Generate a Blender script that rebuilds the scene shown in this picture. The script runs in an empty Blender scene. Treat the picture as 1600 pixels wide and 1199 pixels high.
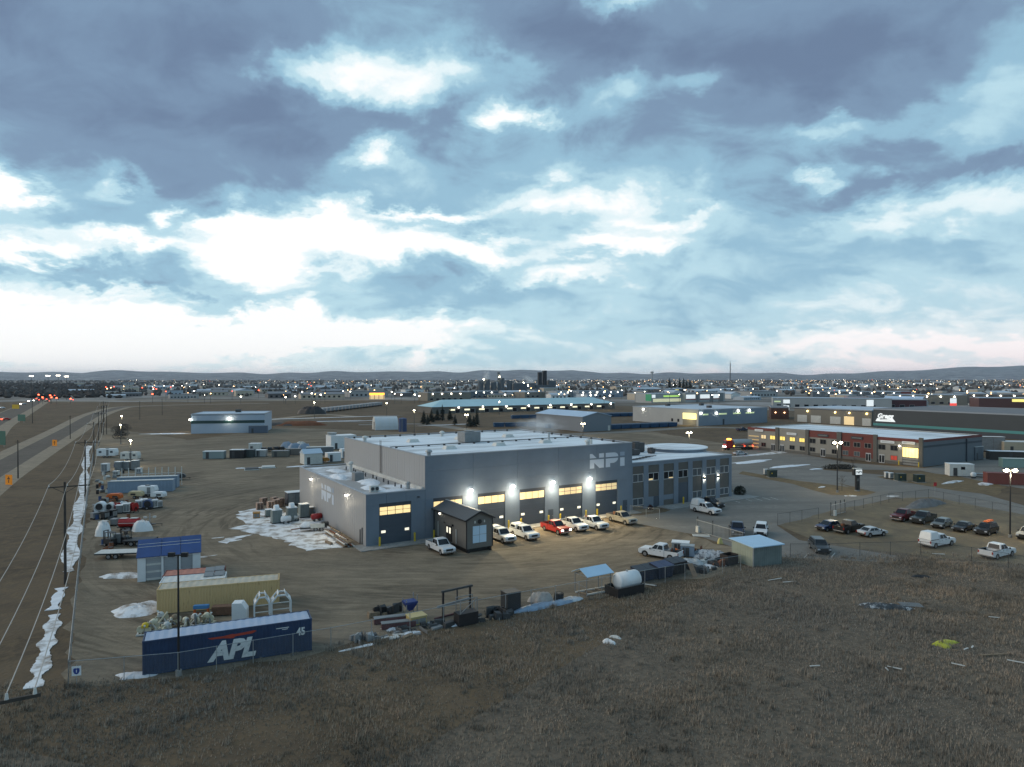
import bpy, bmesh, math, random
import numpy as np
from mathutils import Matrix, Vector
R = math.radians
SC = bpy.context.scene
COL = SC.collection
rng = random.Random(11)

# ------------------------------------------------------------------ camera
CAMH, FPX, HORY = 25.0, 1067.0, 590.0
cam = bpy.data.cameras.new('camera'); camo = bpy.data.objects.new('camera', cam); COL.objects.link(camo)
cam.sensor_fit = 'HORIZONTAL'; cam.sensor_width = 36.0; cam.lens = 24.0
cam.clip_start = 0.5; cam.clip_end = 60000
camo.location = (0, 0, CAMH)
camo.rotation_euler = (R(90 - math.degrees(math.atan((599.5 - HORY) / FPX))), 0, 0)
SC.camera = camo
SC.view_settings.view_transform = 'Standard'
try: SC.view_settings.look = 'None'
except Exception: pass
SC.view_settings.gamma = 1.0; SC.view_settings.exposure = 0.1
SC.view_settings.use_curve_mapping = False
SC.cycles.max_bounces = 5; SC.cycles.diffuse_bounces = 2; SC.cycles.glossy_bounces = 2
SC.cycles.transparent_max_bounces = 10; SC.cycles.volume_bounces = 1; SC.cycles.transmission_bounces = 2
SC.cycles.use_denoising = True
SC.cycles.sample_clamp_indirect = 4.0
SC.cycles.caustics_reflective = False; SC.cycles.caustics_refractive = False

# ------------------------------------------------------------------ sky
def srgb(r, g, b):
    f = lambda c: ((c / 255 + .055) / 1.055) ** 2.4 if c > 10.3 else c / 255 / 12.92
    return (f(r), f(g), f(b), 1)
W = bpy.data.worlds.new('World'); SC.world = W; W.use_nodes = True
SUN_AZ, SUN_EL = -80.0, 24.0          # degrees west of the camera's heading, above the horizon
def build_sky():
    nt = W.node_tree; nt.nodes.clear(); L = nt.links
    def N(t, **k):
        n = nt.nodes.new(t)
        for a, b in k.items(): setattr(n, a, b)
        return n
    def mth(op, a, b=None, c=None, clamp=False):
        n = N('ShaderNodeMath', operation=op); n.use_clamp = clamp
        for i, s in enumerate((a, b, c)):
            if s is None: continue
            if isinstance(s, (int, float)): n.inputs[i].default_value = s
            else: L.new(s, n.inputs[i])
        return n.outputs[0]
    tc = N('ShaderNodeTexCoord').outputs['Generated']
    sp = N('ShaderNodeSeparateXYZ'); L.new(tc, sp.inputs[0])
    x, y, z = sp.outputs
    zc = mth('MAXIMUM', z, 0.0)
    den = mth('ADD', zc, 0.42)
    cb = N('ShaderNodeCombineXYZ')
    L.new(mth('DIVIDE', x, den), cb.inputs[0]); L.new(mth('DIVIDE', y, den), cb.inputs[1])
    def noise(scale, detail, rough, dist, off, vec=None, sx=1, sy=1):
        mp = N('ShaderNodeMapping'); mp.inputs['Location'].default_value = off
        mp.inputs['Scale'].default_value = (sx, sy, 1)
        L.new(vec or cb.outputs[0], mp.inputs[0])
        n = N('ShaderNodeTexNoise'); n.inputs['Scale'].default_value = scale
        n.inputs['Detail'].default_value = detail; n.inputs['Roughness'].default_value = rough
        n.inputs['Distortion'].default_value = dist
        L.new(mp.outputs[0], n.inputs['Vector']); return n.outputs['Fac']
    n1 = noise(1.75, 7, .55, .3, (3.1, 7.7, 0), sx=.8)
    n2 = noise(7.5, 7, .6, .5, (9.3, 1.2, 4), sx=.8)
    # ragged edges for the openings in the cloud deck
    w1 = noise(4.2, 6, .62, .2, (4, 4, 9)); w2 = noise(4.2, 6, .62, .2, (14, 2, 5))
    az = mth('ADD', mth('ARCTAN2', x, y), mth('MULTIPLY', mth('SUBTRACT', w1, .5), .30))
    el = mth('ADD', mth('ARCSINE', z), mth('MULTIPLY', mth('SUBTRACT', w2, .5), .15))
    # (azimuth, elevation, half width, half height in degrees; + opens, - thickens the deck)
    spots = []
    for px, py, rx, ry, a in [(590,378,165,30,.46),(430,415,75,36,.62),(500,350,60,18,.3),(700,392,80,16,.3),(905,312,105,26,.50),(1020,345,70,14,.4),(955,384,95,17,.5),(890,432,95,15,.40),
        (812,195,46,17,.6),(580,248,55,20,.46),(430,112,80,22,.46),(520,100,60,28,.3),(650,125,100,28,.50),(940,140,55,30,.42),(1080,135,52,20,.34),(945,4,50,14,.42),
        (8,300,36,20,.8),(180,268,32,22,.34),(40,402,70,13,.55),(180,380,85,11,.5),(360,352,40,9,.4),(235,338,18,10,.42),(650,325,95,10,.48),(1310,268,26,9,.35),
        (110,526,270,34,.66),(20,470,140,16,.3),(200,450,90,10,.3),(530,520,190,24,.55),(440,505,60,22,.3),(1540,160,100,70,.30),(1450,330,150,24,.26),(1320,185,50,14,.25),(1430,540,300,22,.30),(1350,470,160,24,.14),
        (200,60,330,75,-.24),(120,200,230,60,-.20),(420,200,100,45,-.14),(1300,90,270,66,-.30),(1430,150,90,24,-.16),(880,60,110,60,-.20),(300,290,120,36,-.16),
        (1250,285,190,45,-.14),(1510,270,140,20,-.22),(620,190,110,28,-.14),(620,455,150,26,-.08),(1410,222,80,22,-.22),(120,425,140,14,-.16),(300,455,110,36,-.16),(800,440,120,16,-.08),(720,350,50,14,-.12),(1130,420,150,50,.04),(1000,500,300,36,.0),(130,545,130,4,-.28)]:
        spots.append((math.atan((px - 800) / FPX), math.atan((HORY - py) / FPX * math.cos(math.atan((px - 800) / FPX))),
                      rx / FPX, ry / FPX, a))
    acc = None
    for a0, e0, sa, se, amp in spots:
        da = mth('MULTIPLY', mth('SUBTRACT', az, a0), 1 / sa); de = mth('MULTIPLY', mth('SUBTRACT', el, e0), 1 / se)
        s = mth('ADD', mth('MULTIPLY', da, da), mth('MULTIPLY', de, de))
        g = mth('MULTIPLY', mth('EXPONENT', mth('MULTIPLY', s, -.8)), amp)
        acc = g if acc is None else mth('ADD', acc, g)
    base = mth('MULTIPLY_ADD', mth('SUBTRACT', n1, .5), .52, .43)
    base = mth('MULTIPLY_ADD', mth('SUBTRACT', n2, .5), .46, base)
    hz = mth('EXPONENT', mth('MULTIPLY', zc, -55.0))           # the paler air low over the horizon
    base = mth('MULTIPLY_ADD', hz, .30, base)
    lift = mth('MAXIMUM', mth('MULTIPLY', mth('SUBTRACT', .25, zc), .5), -.10)      # heavier deck higher up
    t = mth('ADD', mth('ADD', base, lift), acc)
    ramp = N('ShaderNodeValToRGB'); cr = ramp.color_ramp; cr.interpolation = 'EASE'
    stops = [(.04, srgb(106, 126, 154)), (.24, srgb(122, 147, 174)), (.42, srgb(148, 187, 209)), (.58, srgb(182, 216, 229)),
             (.72, srgb(226, 242, 246)), (.86, srgb(255, 255, 255))]
    cr.elements[0].position, cr.elements[0].color = stops[0]
    cr.elements[1].position, cr.elements[1].color = stops[-1]
    for p, c in stops[1:-1]:
        e = cr.elements.new(p); e.color = c
    L.new(t, ramp.inputs[0])
    # faint rose on the horizon away from the glow
    rose = N('ShaderNodeMix', data_type='RGBA', blend_type='MULTIPLY')
    azr = mth('MULTIPLY_ADD', mth('ARCTAN2', x, y), 1.3, .15, clamp=True)
    L.new(mth('MULTIPLY', mth('EXPONENT', mth('MULTIPLY', zc, -16.0)), mth('MULTIPLY_ADD', azr, 1.0, -.08, clamp=True)), rose.inputs[0])
    L.new(ramp.outputs[0], rose.inputs[6]); rose.inputs[7].default_value = (1.0, .84, .86, 1)
    sky = N('ShaderNodeTexSky', sky_type='NISHITA'); sky.sun_disc = False
    sky.sun_elevation = R(SUN_EL); sky.sun_rotation = R(SUN_AZ); sky.altitude = 600
    # cloud deck over the clear sky behind it; both go through one Background at strength 0.1
    g1 = N('ShaderNodeMix', data_type='RGBA', blend_type='MULTIPLY'); g1.inputs[0].default_value = 1
    L.new(rose.outputs[2], g1.inputs[6]); g1.inputs[7].default_value = (9.6, 9.6, 9.6, 1)
    g2 = N('ShaderNodeMix', data_type='RGBA', blend_type='ADD'); g2.inputs[0].default_value = .06
    L.new(g1.outputs[2], g2.inputs[6]); L.new(sky.outputs[0], g2.inputs[7])
    bg = N('ShaderNodeBackground'); bg.inputs[1].default_value = .10
    L.new(g2.outputs[2], bg.inputs[0])
    out = N('ShaderNodeOutputWorld'); L.new(bg.outputs[0], out.inputs[0])
build_sky()
W.cycles.sampling_method = 'MANUAL'; W.cycles.sample_map_resolution = 512

sun = bpy.data.lights.new('sun', 'SUN'); sun.energy = 1.5; sun.angle = R(60); sun.color = (1, .80, .58)
suno = bpy.data.objects.new('sun', sun); COL.objects.link(suno); suno.location = (-300, 100, 200)
suno.rotation_euler = (R(90 - SUN_EL), 0, R(180 - 90 + 90 - SUN_AZ))
d = Vector((math.sin(R(SUN_AZ)) * math.cos(R(SUN_EL)), math.cos(R(SUN_AZ)) * math.cos(R(SUN_EL)), math.sin(R(SUN_EL))))
suno.rotation_euler = d.to_track_quat('Z', 'Y').to_euler()

# ------------------------------------------------------------------ helpers
def G(x, y, z=0.0):
    "where a sight line of the photograph meets the height z: real world metres"
    D = (CAMH - z) * FPX / (y - HORY)
    return ((x - 800) * D / FPX, D)
TH = 31.9                                 # the bearing of the site's grid
U = (math.cos(R(TH)), math.sin(R(TH))); V = (-U[1], U[0])
A0 = G(571.5, 856)                        # front corner of the main building's low wing
def S(a, b):
    "site grid -> world"
    return (A0[0] + a * U[0] + b * V[0], A0[1] + a * U[1] + b * V[1])
def S_inv(p):
    dx, dy = p[0] - A0[0], p[1] - A0[1]
    return (dx * U[0] + dy * U[1], dx * V[0] + dy * V[1])
def along(px, O, ang):
    k = (px - 800) / FPX; c, s = math.cos(R(ang)), math.sin(R(ang))
    return (k * O[1] - O[0]) / (c - k * s)

MATS = {}
def mat(name, col, rough=.7, metal=0., var=.0, scale=1., emit=0., ecol=None, bump=0., bscale=None, spec=.5, dark=None, alpha=1., streak=None, pos=False, cover=.5, soft=.12):
    "procedural Principled material: base colour, mottled by noise towards `dark`"
    if name in MATS: return MATS[name]
    m = bpy.data.materials.new(name); m.use_nodes = True; MATS[name] = m
    nt = m.node_tree; L = nt.links; b = nt.nodes['Principled BSDF']
    c = tuple(col) + (1,) if len(col) == 3 else tuple(col)
    b.inputs['Base Color'].default_value = c
    b.inputs['Roughness'].default_value = rough; b.inputs['Metallic'].default_value = metal
    b.inputs['Specular IOR Level'].default_value = spec
    vec = None
    if var or bump or dark:
        if pos: vec = nt.nodes.new('ShaderNodeNewGeometry').outputs['Position']
        else: vec = nt.nodes.new('ShaderNodeTexCoord').outputs['Object']
        if streak:
            mp = nt.nodes.new('ShaderNodeMapping'); mp.inputs['Scale'].default_value = streak
            L.new(vec, mp.inputs[0]); vec = mp.outputs[0]
    if var or dark:
        n = nt.nodes.new('ShaderNodeTexNoise'); n.inputs['Scale'].default_value = scale; n.inputs['Detail'].default_value = 6
        n.inputs['Roughness'].default_value = .6
        L.new(vec, n.inputs['Vector'])
        r = nt.nodes.new('ShaderNodeValToRGB')
        if dark:
            r.color_ramp.elements[0].position = cover - soft; r.color_ramp.elements[1].position = cover + soft
            r.color_ramp.elements[0].color = tuple(dark) + (1,); r.color_ramp.elements[1].color = c
        else:
            r.color_ramp.elements[0].position = .3; r.color_ramp.elements[1].position = .7
            r.color_ramp.elements[0].color = tuple(v * (1 - var) for v in c[:3]) + (1,)
            r.color_ramp.elements[1].color = tuple(min(1, v * (1 + var)) for v in c[:3]) + (1,)
        L.new(n.outputs['Fac'], r.inputs[0]); L.new(r.outputs[0], b.inputs['Base Color'])
    if bump:
        n2 = nt.nodes.new('ShaderNodeTexNoise'); n2.inputs['Scale'].default_value = bscale or scale * 4; n2.inputs['Detail'].default_value = 5
        L.new(vec, n2.inputs['Vector'])
        bp = nt.nodes.new('ShaderNodeBump'); bp.inputs['Strength'].default_value = bump; bp.inputs['Distance'].default_value = .1
        L.new(n2.outputs['Fac'], bp.inputs['Height']); L.new(bp.outputs[0], b.inputs['Normal'])
    if emit:
        e = ecol or col
        b.inputs['Emission Color'].default_value = tuple(e)[:3] + (1,); b.inputs['Emission Strength'].default_value = emit
        m.cycles.emission_sampling = 'NONE'
    if alpha < 1:
        b.inputs['Alpha'].default_value = alpha
    return m

class MB:
    "collects shapes into one mesh"
    def __init__(s): s.v = []; s.f = []; s.m = []
    def add(s, vs, fs, mi=0):
        o = len(s.v); s.v += [tuple(p) for p in vs]
        s.f += [tuple(i + o for i in f) for f in fs]; s.m += [mi] * len(fs); return s
    def box(s, x0, x1, y0, y1, z0, z1, mi=0):
        return s.add([(x0,y0,z0),(x1,y0,z0),(x1,y1,z0),(x0,y1,z0),(x0,y0,z1),(x1,y0,z1),(x1,y1,z1),(x0,y1,z1)],
                     [(0,3,2,1),(4,5,6,7),(0,1,5,4),(1,2,6,5),(2,3,7,6),(3,0,4,7)], mi)
    def hexa(s, b, t, mi=0):
        "b, t: four corners each (ccw from above)"
        return s.add(list(b) + list(t), [(3,2,1,0),(4,5,6,7),(0,1,5,4),(1,2,6,5),(2,3,7,6),(3,0,4,7)], mi)
    def bar(s, p, q, r, mi=0, up=(0, 0, 1)):
        p, q = Vector(p), Vector(q); d = (q - p).normalized()
        a = d.cross(Vector(up))
        if a.length < 1e-3: a = d.cross(Vector((1, 0, 0)))
        a.normalize(); c = a.cross(d)
        o = [a * sx * r + c * sy * r for sx, sy in ((-1,-1),(1,-1),(1,1),(-1,1))]
        return s.add([p + k for k in o] + [q + k for k in o], [(0,1,2,3),(7,6,5,4),(0,4,5,1),(1,5,6,2),(2,6,7,3),(3,7,4,0)], mi)
    def cyl(s, p, q, r0, r1=None, n=10, mi=0, caps=True):
        r1 = r0 if r1 is None else r1
        p, q = Vector(p), Vector(q); d = (q - p).normalized()
        a = d.cross(Vector((0, 0, 1)))
        if a.length < 1e-3: a = Vector((1, 0, 0))
        a.normalize(); c = d.cross(a)
        vs = []
        for k in range(n):
            w = 2 * math.pi * k / n; e = a * math.cos(w) + c * math.sin(w)
            vs += [p + e * r0, q + e * r1]
        fs = [(2*k, (2*k+2) % (2*n), (2*k+3) % (2*n), 2*k+1) for k in range(n)]
        if caps: fs += [tuple(range(2*n-2, -1, -2)), tuple(range(1, 2*n, 2))]
        return s.add(vs, fs, mi)
    def poly(s, pts, z0, z1, mi=0):
        "prism over an xy outline (ccw)"
        n = len(pts)
        vs = [(p[0], p[1], z0) for p in pts] + [(p[0], p[1], z1) for p in pts]
        return s.add(vs, [tuple(range(n-1, -1, -1)), tuple(range(n, 2*n))] + [(k, (k+1) % n, n + (k+1) % n, n + k) for k in range(n)], mi)
    def side(s, pts, y0, y1, mi=0):
        "prism over an xz outline, from y0 to y1"
        n = len(pts)
        vs = [(p[0], y0, p[1]) for p in pts] + [(p[0], y1, p[1]) for p in pts]
        return s.add(vs, [tuple(range(n)), tuple(range(2*n-1, n-1, -1))] + [((k+1) % n, k, n + k, n + (k+1) % n) for k in range(n)], mi)
    def endo(s, pts, x0, x1, mi=0):
        "prism over a yz outline, from x0 to x1"
        n = len(pts)
        vs = [(x0, p[0], p[1]) for p in pts] + [(x1, p[0], p[1]) for p in pts]
        return s.add(vs, [tuple(range(n-1, -1, -1)), tuple(range(n, 2*n))] + [(k, (k+1) % n, n + (k+1) % n, n + k) for k in range(n)], mi)
    def ball(s, c, rx, ry, rz, n=12, m=7, mi=0, z0=-1.0):
        vs = []; lo = math.asin(max(-1, z0))
        for j in range(m + 1):
            la = lo + (math.pi / 2 - lo) * j / m
            for k in range(n):
                w = 2 * math.pi * k / n
                vs.append((c[0] + rx * math.cos(la) * math.cos(w), c[1] + ry * math.cos(la) * math.sin(w), c[2] + rz * math.sin(la)))
        fs = [(j*n + k, j*n + (k+1) % n, (j+1)*n + (k+1) % n, (j+1)*n + k) for j in range(m) for k in range(n)]
        return s.add(vs, fs, mi)
    def mesh(s, name, mats):
        me = bpy.data.meshes.new(name); me.from_pydata(s.v, [], s.f)
        for m in (mats if isinstance(mats, (list, tuple)) else [mats]): me.materials.append(m)
        if any(s.m): me.polygons.foreach_set('material_index', s.m)
        me.update(); return me
    def build(s, name, mats, parent=None, loc=(0, 0, 0), rz=0., smooth=False, bevel=0., fix=True):
        me = s.mesh(name, mats)
        if bevel or fix:
            bm = bmesh.new(); bm.from_mesh(me)
            if bevel:
                es = [e for e in bm.edges if len(e.link_faces) == 2 and e.calc_face_angle(0) > .6]
                bmesh.ops.bevel(bm, geom=es, offset=bevel, segments=2, affect='EDGES', clamp_overlap=True)
            bmesh.ops.recalc_face_normals(bm, faces=bm.faces[:])
            bm.to_mesh(me); bm.free()
        if smooth: me.polygons.foreach_set('use_smooth', [True] * len(me.polygons))
        return put(name, me, parent, loc, rz)
def put(name, me, parent=None, loc=(0, 0, 0), rz=0.):
    o = bpy.data.objects.new(name, me); COL.objects.link(o)
    o.location = loc if len(loc) == 3 else (loc[0], loc[1], 0); o.rotation_euler = (0, 0, R(rz)); o.parent = parent
    return o
def tag(o, label=None, cat=None, group=None, kind=None):
    if label: o['label'] = label
    if cat: o['category'] = cat
    if group: o['group'] = group
    if kind: o['kind'] = kind
    return o
def thing(name, label, cat, loc=(0, 0), rz=0., group=None):
    o = put(name, None, None, loc, rz); o.empty_display_size = .3
    return tag(o, label, cat, group)
def copy_tree(o, parent=None):
    c = o.copy(); COL.objects.link(c); c.parent = parent
    for ch in list(o.children): copy_tree(ch, c)
    return c
def glyphs(txt, size, mi_mat, shear=0., bold=.0, depth=.02, sx=1.):
    cu = bpy.data.curves.new('lettering', 'FONT'); cu.body = txt; cu.size = size; cu.shear = shear; cu.offset = bold; cu.extrude = depth
    cu.resolution_u = 3
    o = bpy.data.objects.new('lettering', cu); COL.objects.link(o)
    bpy.context.view_layer.update()
    me = bpy.data.meshes.new_from_object(o); bpy.data.objects.remove(o); bpy.data.curves.remove(cu)
    # stand the text up: x right, z up, facing -y
    me.transform(Matrix(((sx,0,0,0),(0,0,-1,0),(0,1,0,0),(0,0,0,1)))); me.materials.clear(); me.materials.append(mi_mat)
    return me
def light(name, parent, loc, energy, col=(1, .88, .66), r=.2, spot=None, rot=None):
    l = bpy.data.lights.new(name, 'SPOT' if spot else 'POINT'); l.energy = energy; l.color = col; l.shadow_soft_size = r
    if spot: l.spot_size = R(spot); l.spot_blend = .6
    o = bpy.data.objects.new(name, l); COL.objects.link(o); o.location = loc; o.parent = parent
    if rot: o.rotation_euler = rot
    return o
# ------------------------------------------------------------------ ground materials
def ground_mat(name, cols, scales, bump=.3, streaks=None, rot=0., rough=.95, mixw=None):
    "layered noise over world position; cols: base, patch, fine"
    m = bpy.data.materials.new(name); m.use_nodes = True; MATS[name] = m
    nt = m.node_tree; L = nt.links; b = nt.nodes['Principled BSDF']; b.inputs['Roughness'].default_value = rough
    b.inputs['Specular IOR Level'].default_value = .15
    pos = nt.nodes.new('ShaderNodeNewGeometry').outputs['Position']
    cur = None
    for i, (c, sc) in enumerate(zip(cols, scales)):
        if cur is None:
            rgb = nt.nodes.new('ShaderNodeRGB'); rgb.outputs[0].default_value = tuple(c) + (1,); cur = rgb.outputs[0]; continue
        mp = nt.nodes.new('ShaderNodeMapping'); mp.inputs['Rotation'].default_value = (0, 0, R(-rot)); mp.inputs['Location'].default_value = (i * 7.3, i * 3.1, 0)
        if streaks and streaks[i]: mp.inputs['Scale'].default_value = streaks[i]
        L.new(pos, mp.inputs[0])
        n = nt.nodes.new('ShaderNodeTexNoise'); n.inputs['Scale'].default_value = sc; n.inputs['Detail'].default_value = 7; n.inputs['Roughness'].default_value = .62
        n.inputs['Distortion'].default_value = .8
        L.new(mp.outputs[0], n.inputs['Vector'])
        r = nt.nodes.new('ShaderNodeMapRange'); r.inputs[1].default_value = .42; r.inputs[2].default_value = .66
        r.inputs[4].default_value = mixw[i] if mixw else .9
        L.new(n.outputs['Fac'], r.inputs[0])
        mx = nt.nodes.new('ShaderNodeMix'); mx.data_type = 'RGBA'
        L.new(r.outputs[0], mx.inputs[0]); L.new(cur, mx.inputs[6]); mx.inputs[7].default_value = tuple(c) + (1,)
        cur = mx.outputs[2]
    L.new(cur, b.inputs['Base Color'])
    if bump:
        n = nt.nodes.new('ShaderNodeTexNoise'); n.inputs['Scale'].default_value = 2.2; n.inputs['Detail'].default_value = 8
        L.new(pos, n.inputs['Vector'])
        bp = nt.nodes.new('ShaderNodeBump'); bp.inputs['Strength'].default_value = bump; bp.inputs['Distance'].default_value = .25
        L.new(n.outputs['Fac'], bp.inputs['Height']); L.new(bp.outputs[0], b.inputs['Normal'])
    return m
mEarth = ground_mat('dry_prairie', [(0.119,0.089,0.060),(0.169,0.124,0.080),(0.075,0.057,0.040),(0.147,0.105,0.064)], [1,.02,.09,.6], .5)
mField = ground_mat('field_soil', [(.150,.122,.092),(.200,.160,.118),(.095,.080,.064)], [1,.12,1.2], .8)
mGravel = ground_mat('yard_gravel', [(.222,.180,.128),(.298,.242,.174),(.118,.099,.075),(.130,.108,.082),(.310,.252,.180)], [1,.05,.075,.26,.9], .5,
                     streaks=[None,None,None,(.32,2.6,1),(.5,2.2,1)], rot=TH, mixw=[0,.8,.75,.75,.4])
def tyre_tracks(m, centre):
    "curved wheel tracks worn into the gravel round the workshop"
    nt = m.node_tree; L = nt.links; b = nt.nodes['Principled BSDF']; src = b.inputs['Base Color'].links[0].from_socket
    pos = nt.nodes.new('ShaderNodeNewGeometry').outputs['Position']
    def M(op, a, b=None):
        n = nt.nodes.new('ShaderNodeMath'); n.operation = op
        for q, v in enumerate((a, b)):
            if v is None: continue
            if isinstance(v, (int, float)): n.inputs[q].default_value = v
            else: L.new(v, n.inputs[q])
        return n.outputs[0]
    sp = nt.nodes.new('ShaderNodeSeparateXYZ'); L.new(pos, sp.inputs[0])
    dx, dy = M('SUBTRACT', sp.outputs[0], centre[0]), M('SUBTRACT', sp.outputs[1], centre[1])
    rad = M('SQRT', M('ADD', M('MULTIPLY', dx, dx), M('MULTIPLY', dy, dy))); ang = M('MULTIPLY', M('ARCTAN2', dy, dx), 7.0)
    cb = nt.nodes.new('ShaderNodeCombineXYZ'); L.new(rad, cb.inputs[0]); L.new(ang, cb.inputs[1])
    wv = nt.nodes.new('ShaderNodeTexNoise'); wv.inputs['Scale'].default_value = .55; wv.inputs['Detail'].default_value = 6; wv.inputs['Roughness'].default_value = .62; wv.inputs['Distortion'].default_value = 1.2; L.new(cb.outputs[0], wv.inputs['Vector'])
    n = nt.nodes.new('ShaderNodeTexNoise'); n.inputs['Scale'].default_value = .05; n.inputs['Detail'].default_value = 5; L.new(pos, n.inputs['Vector'])
    r = nt.nodes.new('ShaderNodeMapRange'); r.inputs[1].default_value = .36; r.inputs[2].default_value = .60; L.new(n.outputs['Fac'], r.inputs[0])
    w2 = nt.nodes.new('ShaderNodeMapRange'); w2.inputs[1].default_value = .46; w2.inputs[2].default_value = .60; w2.inputs[4].default_value = .88; L.new(wv.outputs['Fac'], w2.inputs[0])
    k = nt.nodes.new('ShaderNodeMath'); k.operation = 'MULTIPLY'; L.new(r.outputs[0], k.inputs[0]); L.new(w2.outputs[0], k.inputs[1])
    mx = nt.nodes.new('ShaderNodeMix'); mx.data_type = 'RGBA'; L.new(k.outputs[0], mx.inputs[0]); L.new(src, mx.inputs[6]); mx.inputs[7].default_value = (.100,.082,.060,1); L.new(mx.outputs[2], b.inputs['Base Color'])
tyre_tracks(mGravel, S(24, 14))
mLot = ground_mat('brown_lot_gravel', [(.205,.160,.100),(.245,.195,.125),(.125,.103,.075),(.155,.128,.092)], [1,.06,.2,.9], .4, rot=TH)
mAsphalt = ground_mat('worn_asphalt', [(.210,.198,.178),(.250,.236,.212),(.150,.143,.130),(.175,.166,.150)], [1,.04,.12,.8], .15, streaks=[None,None,(.4,1.8,1),None], rot=TH)
mRoad = ground_mat('road_asphalt', [(0.130,0.112,0.094),(0.153,0.130,0.106),(0.102,0.087,0.073)], [1,.05,.4], .1)
mShoulder = ground_mat('shoulder_gravel', [(0.282,0.231,0.172),(0.339,0.276,0.204),(0.215,0.175,0.130)], [1,.08,.5], .3)
mVerge = ground_mat('verge_grass', [(0.169,0.126,0.072),(0.209,0.150,0.084),(0.113,0.087,0.054)], [1,.1,.8], .5)
mTown = ground_mat('town_ground', [(.135,.118,.098),(.20,.18,.155),(.080,.070,.060),(.36,.35,.34)], [1,.004,.01,.012], 0)
mConc = ground_mat('concrete', [(.30,.295,.28),(.36,.35,.33),(.22,.215,.205)], [1,.3,1.5], .1)
mSnow = mat('snow', (.70,.73,.77), .6, var=.16, scale=.8, bump=.6, bscale=2.5, pos=True)
mSnowDirty = mat('dirty_snow', (.72,.74,.76), .7, dark=(.24,.20,.16), scale=.6, cover=.45, soft=.09, bump=.6, bscale=2.5, pos=True)

def sheet(name, pts, z, m, thick=0.0, kind='structure', label=None, cat=None, ragged=0., seed=1, step=2.5):
    "a flat sheet over a ground outline, edges roughened where the photo shows them loose"
    r = random.Random(seed)
    out = []
    n = len(pts)
    for i in range(n):
        p, q = pts[i], pts[(i + 1) % n]
        L_ = math.hypot(q[0]-p[0], q[1]-p[1]); k = max(1, int(L_ / step)) if ragged else 1
        nx, ny = -(q[1]-p[1]) / max(L_, .01), (q[0]-p[0]) / max(L_, .01)
        for j in range(k):
            t = j / k; o = r.gauss(0, ragged) if ragged else 0
            out.append((p[0] + (q[0]-p[0]) * t + nx * o, p[1] + (q[1]-p[1]) * t + ny * o))
    bm = bmesh.new(); vs = [bm.verts.new((p[0], p[1], z)) for p in out]
    f = bm.faces.new(vs); bm.normal_update()
    if f.normal.z < 0: f.normal_flip()
    bmesh.ops.triangulate(bm, faces=bm.faces[:])
    if thick:
        g = bmesh.ops.extrude_face_region(bm, geom=bm.faces[:])
        bmesh.ops.translate(bm, verts=[v for v in g['geom'] if isinstance(v, bmesh.types.BMVert)], vec=(0, 0, -thick))
        bmesh.ops.recalc_face_normals(bm, faces=bm.faces[:])
    me = bpy.data.meshes.new(name); bm.to_mesh(me); bm.free(); me.materials.append(m)
    o = put(name, me); tag(o, label, cat, kind=kind); return o
def strip(name, pts, w, z, m, kind='structure', ws=None):
    "a road ribbon along a centre line"
    L_, R_ = [], []
    for i, p in enumerate(pts):
        a = pts[max(0, i-1)]; b = pts[min(len(pts)-1, i+1)]
        dx, dy = b[0]-a[0], b[1]-a[1]; l = math.hypot(dx, dy); nx, ny = -dy/l, dx/l
        h = (ws[i] if ws else w) / 2
        L_.append((p[0]+nx*h, p[1]+ny*h, z)); R_.append((p[0]-nx*h, p[1]-ny*h, z))
    n = len(pts)
    me = bpy.data.meshes.new(name); me.from_pydata(L_ + R_, [], [(i, n+i, n+i+1, i+1) for i in range(n-1)])
    me.materials.append(m); o = put(name, me); tag(o, kind=kind); return o
def smooth_path(pts, k=8):
    out = []
    P_ = [pts[0]] + list(pts) + [pts[-1]]
    for i in range(1, len(P_) - 2):
        p0, p1, p2, p3 = [Vector(q) for q in P_[i-1:i+3]]
        for j in range(k):
            t = j / k
            out.append(tuple(.5 * ((2*p1) + (-p0+p2)*t + (2*p0-5*p1+4*p2-p3)*t*t + (-p0+3*p1-3*p2+p3)*t**3)))
    out.append(tuple(pts[-1])); return out
def mound(name, m, c, rx, ry, h, rz=0., seed=0, rag=.25, kind='stuff', label=None, cat=None, n=40, rings=6, group=None, z=0., full=2.2):
    r = random.Random(seed); ph = [r.uniform(0, 6.28) for _ in range(9)]
    vs = [(0, 0, h)]; 
    for j in range(1, rings + 1):
        for k in range(n):
            w = 2 * math.pi * k / n
            e = 1 + rag * (sum(math.sin((i + 2) * w + ph[i]) / (i + 1.5) for i in range(7)) * .6 + r.uniform(-.12, .12) * (j == rings))
            q = j / rings; hh = h * (1 - q ** full) * (1 + r.uniform(-.22, .22)) if j < rings else -.02
            vs.append((rx * q * e * math.cos(w), ry * q * e * math.sin(w), hh))
    fs = [(0, 1 + k, 1 + (k+1) % n) for k in range(n)]
    for j in range(rings - 1):
        fs += [(1 + j*n + k, 1 + (j+1)*n + k, 1 + (j+1)*n + (k+1) % n, 1 + j*n + (k+1) % n) for k in range(n)]
    me = bpy.data.meshes.new(name); me.from_pydata(vs, [], fs); me.materials.append(m)
    me.polygons.foreach_set('use_smooth', [True] * len(fs))
    o = put(name, me, None, (c[0], c[1], z), rz); tag(o, label, cat, group, kind); return o
def gp(*pts): return [G(*p) for p in pts]

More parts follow.
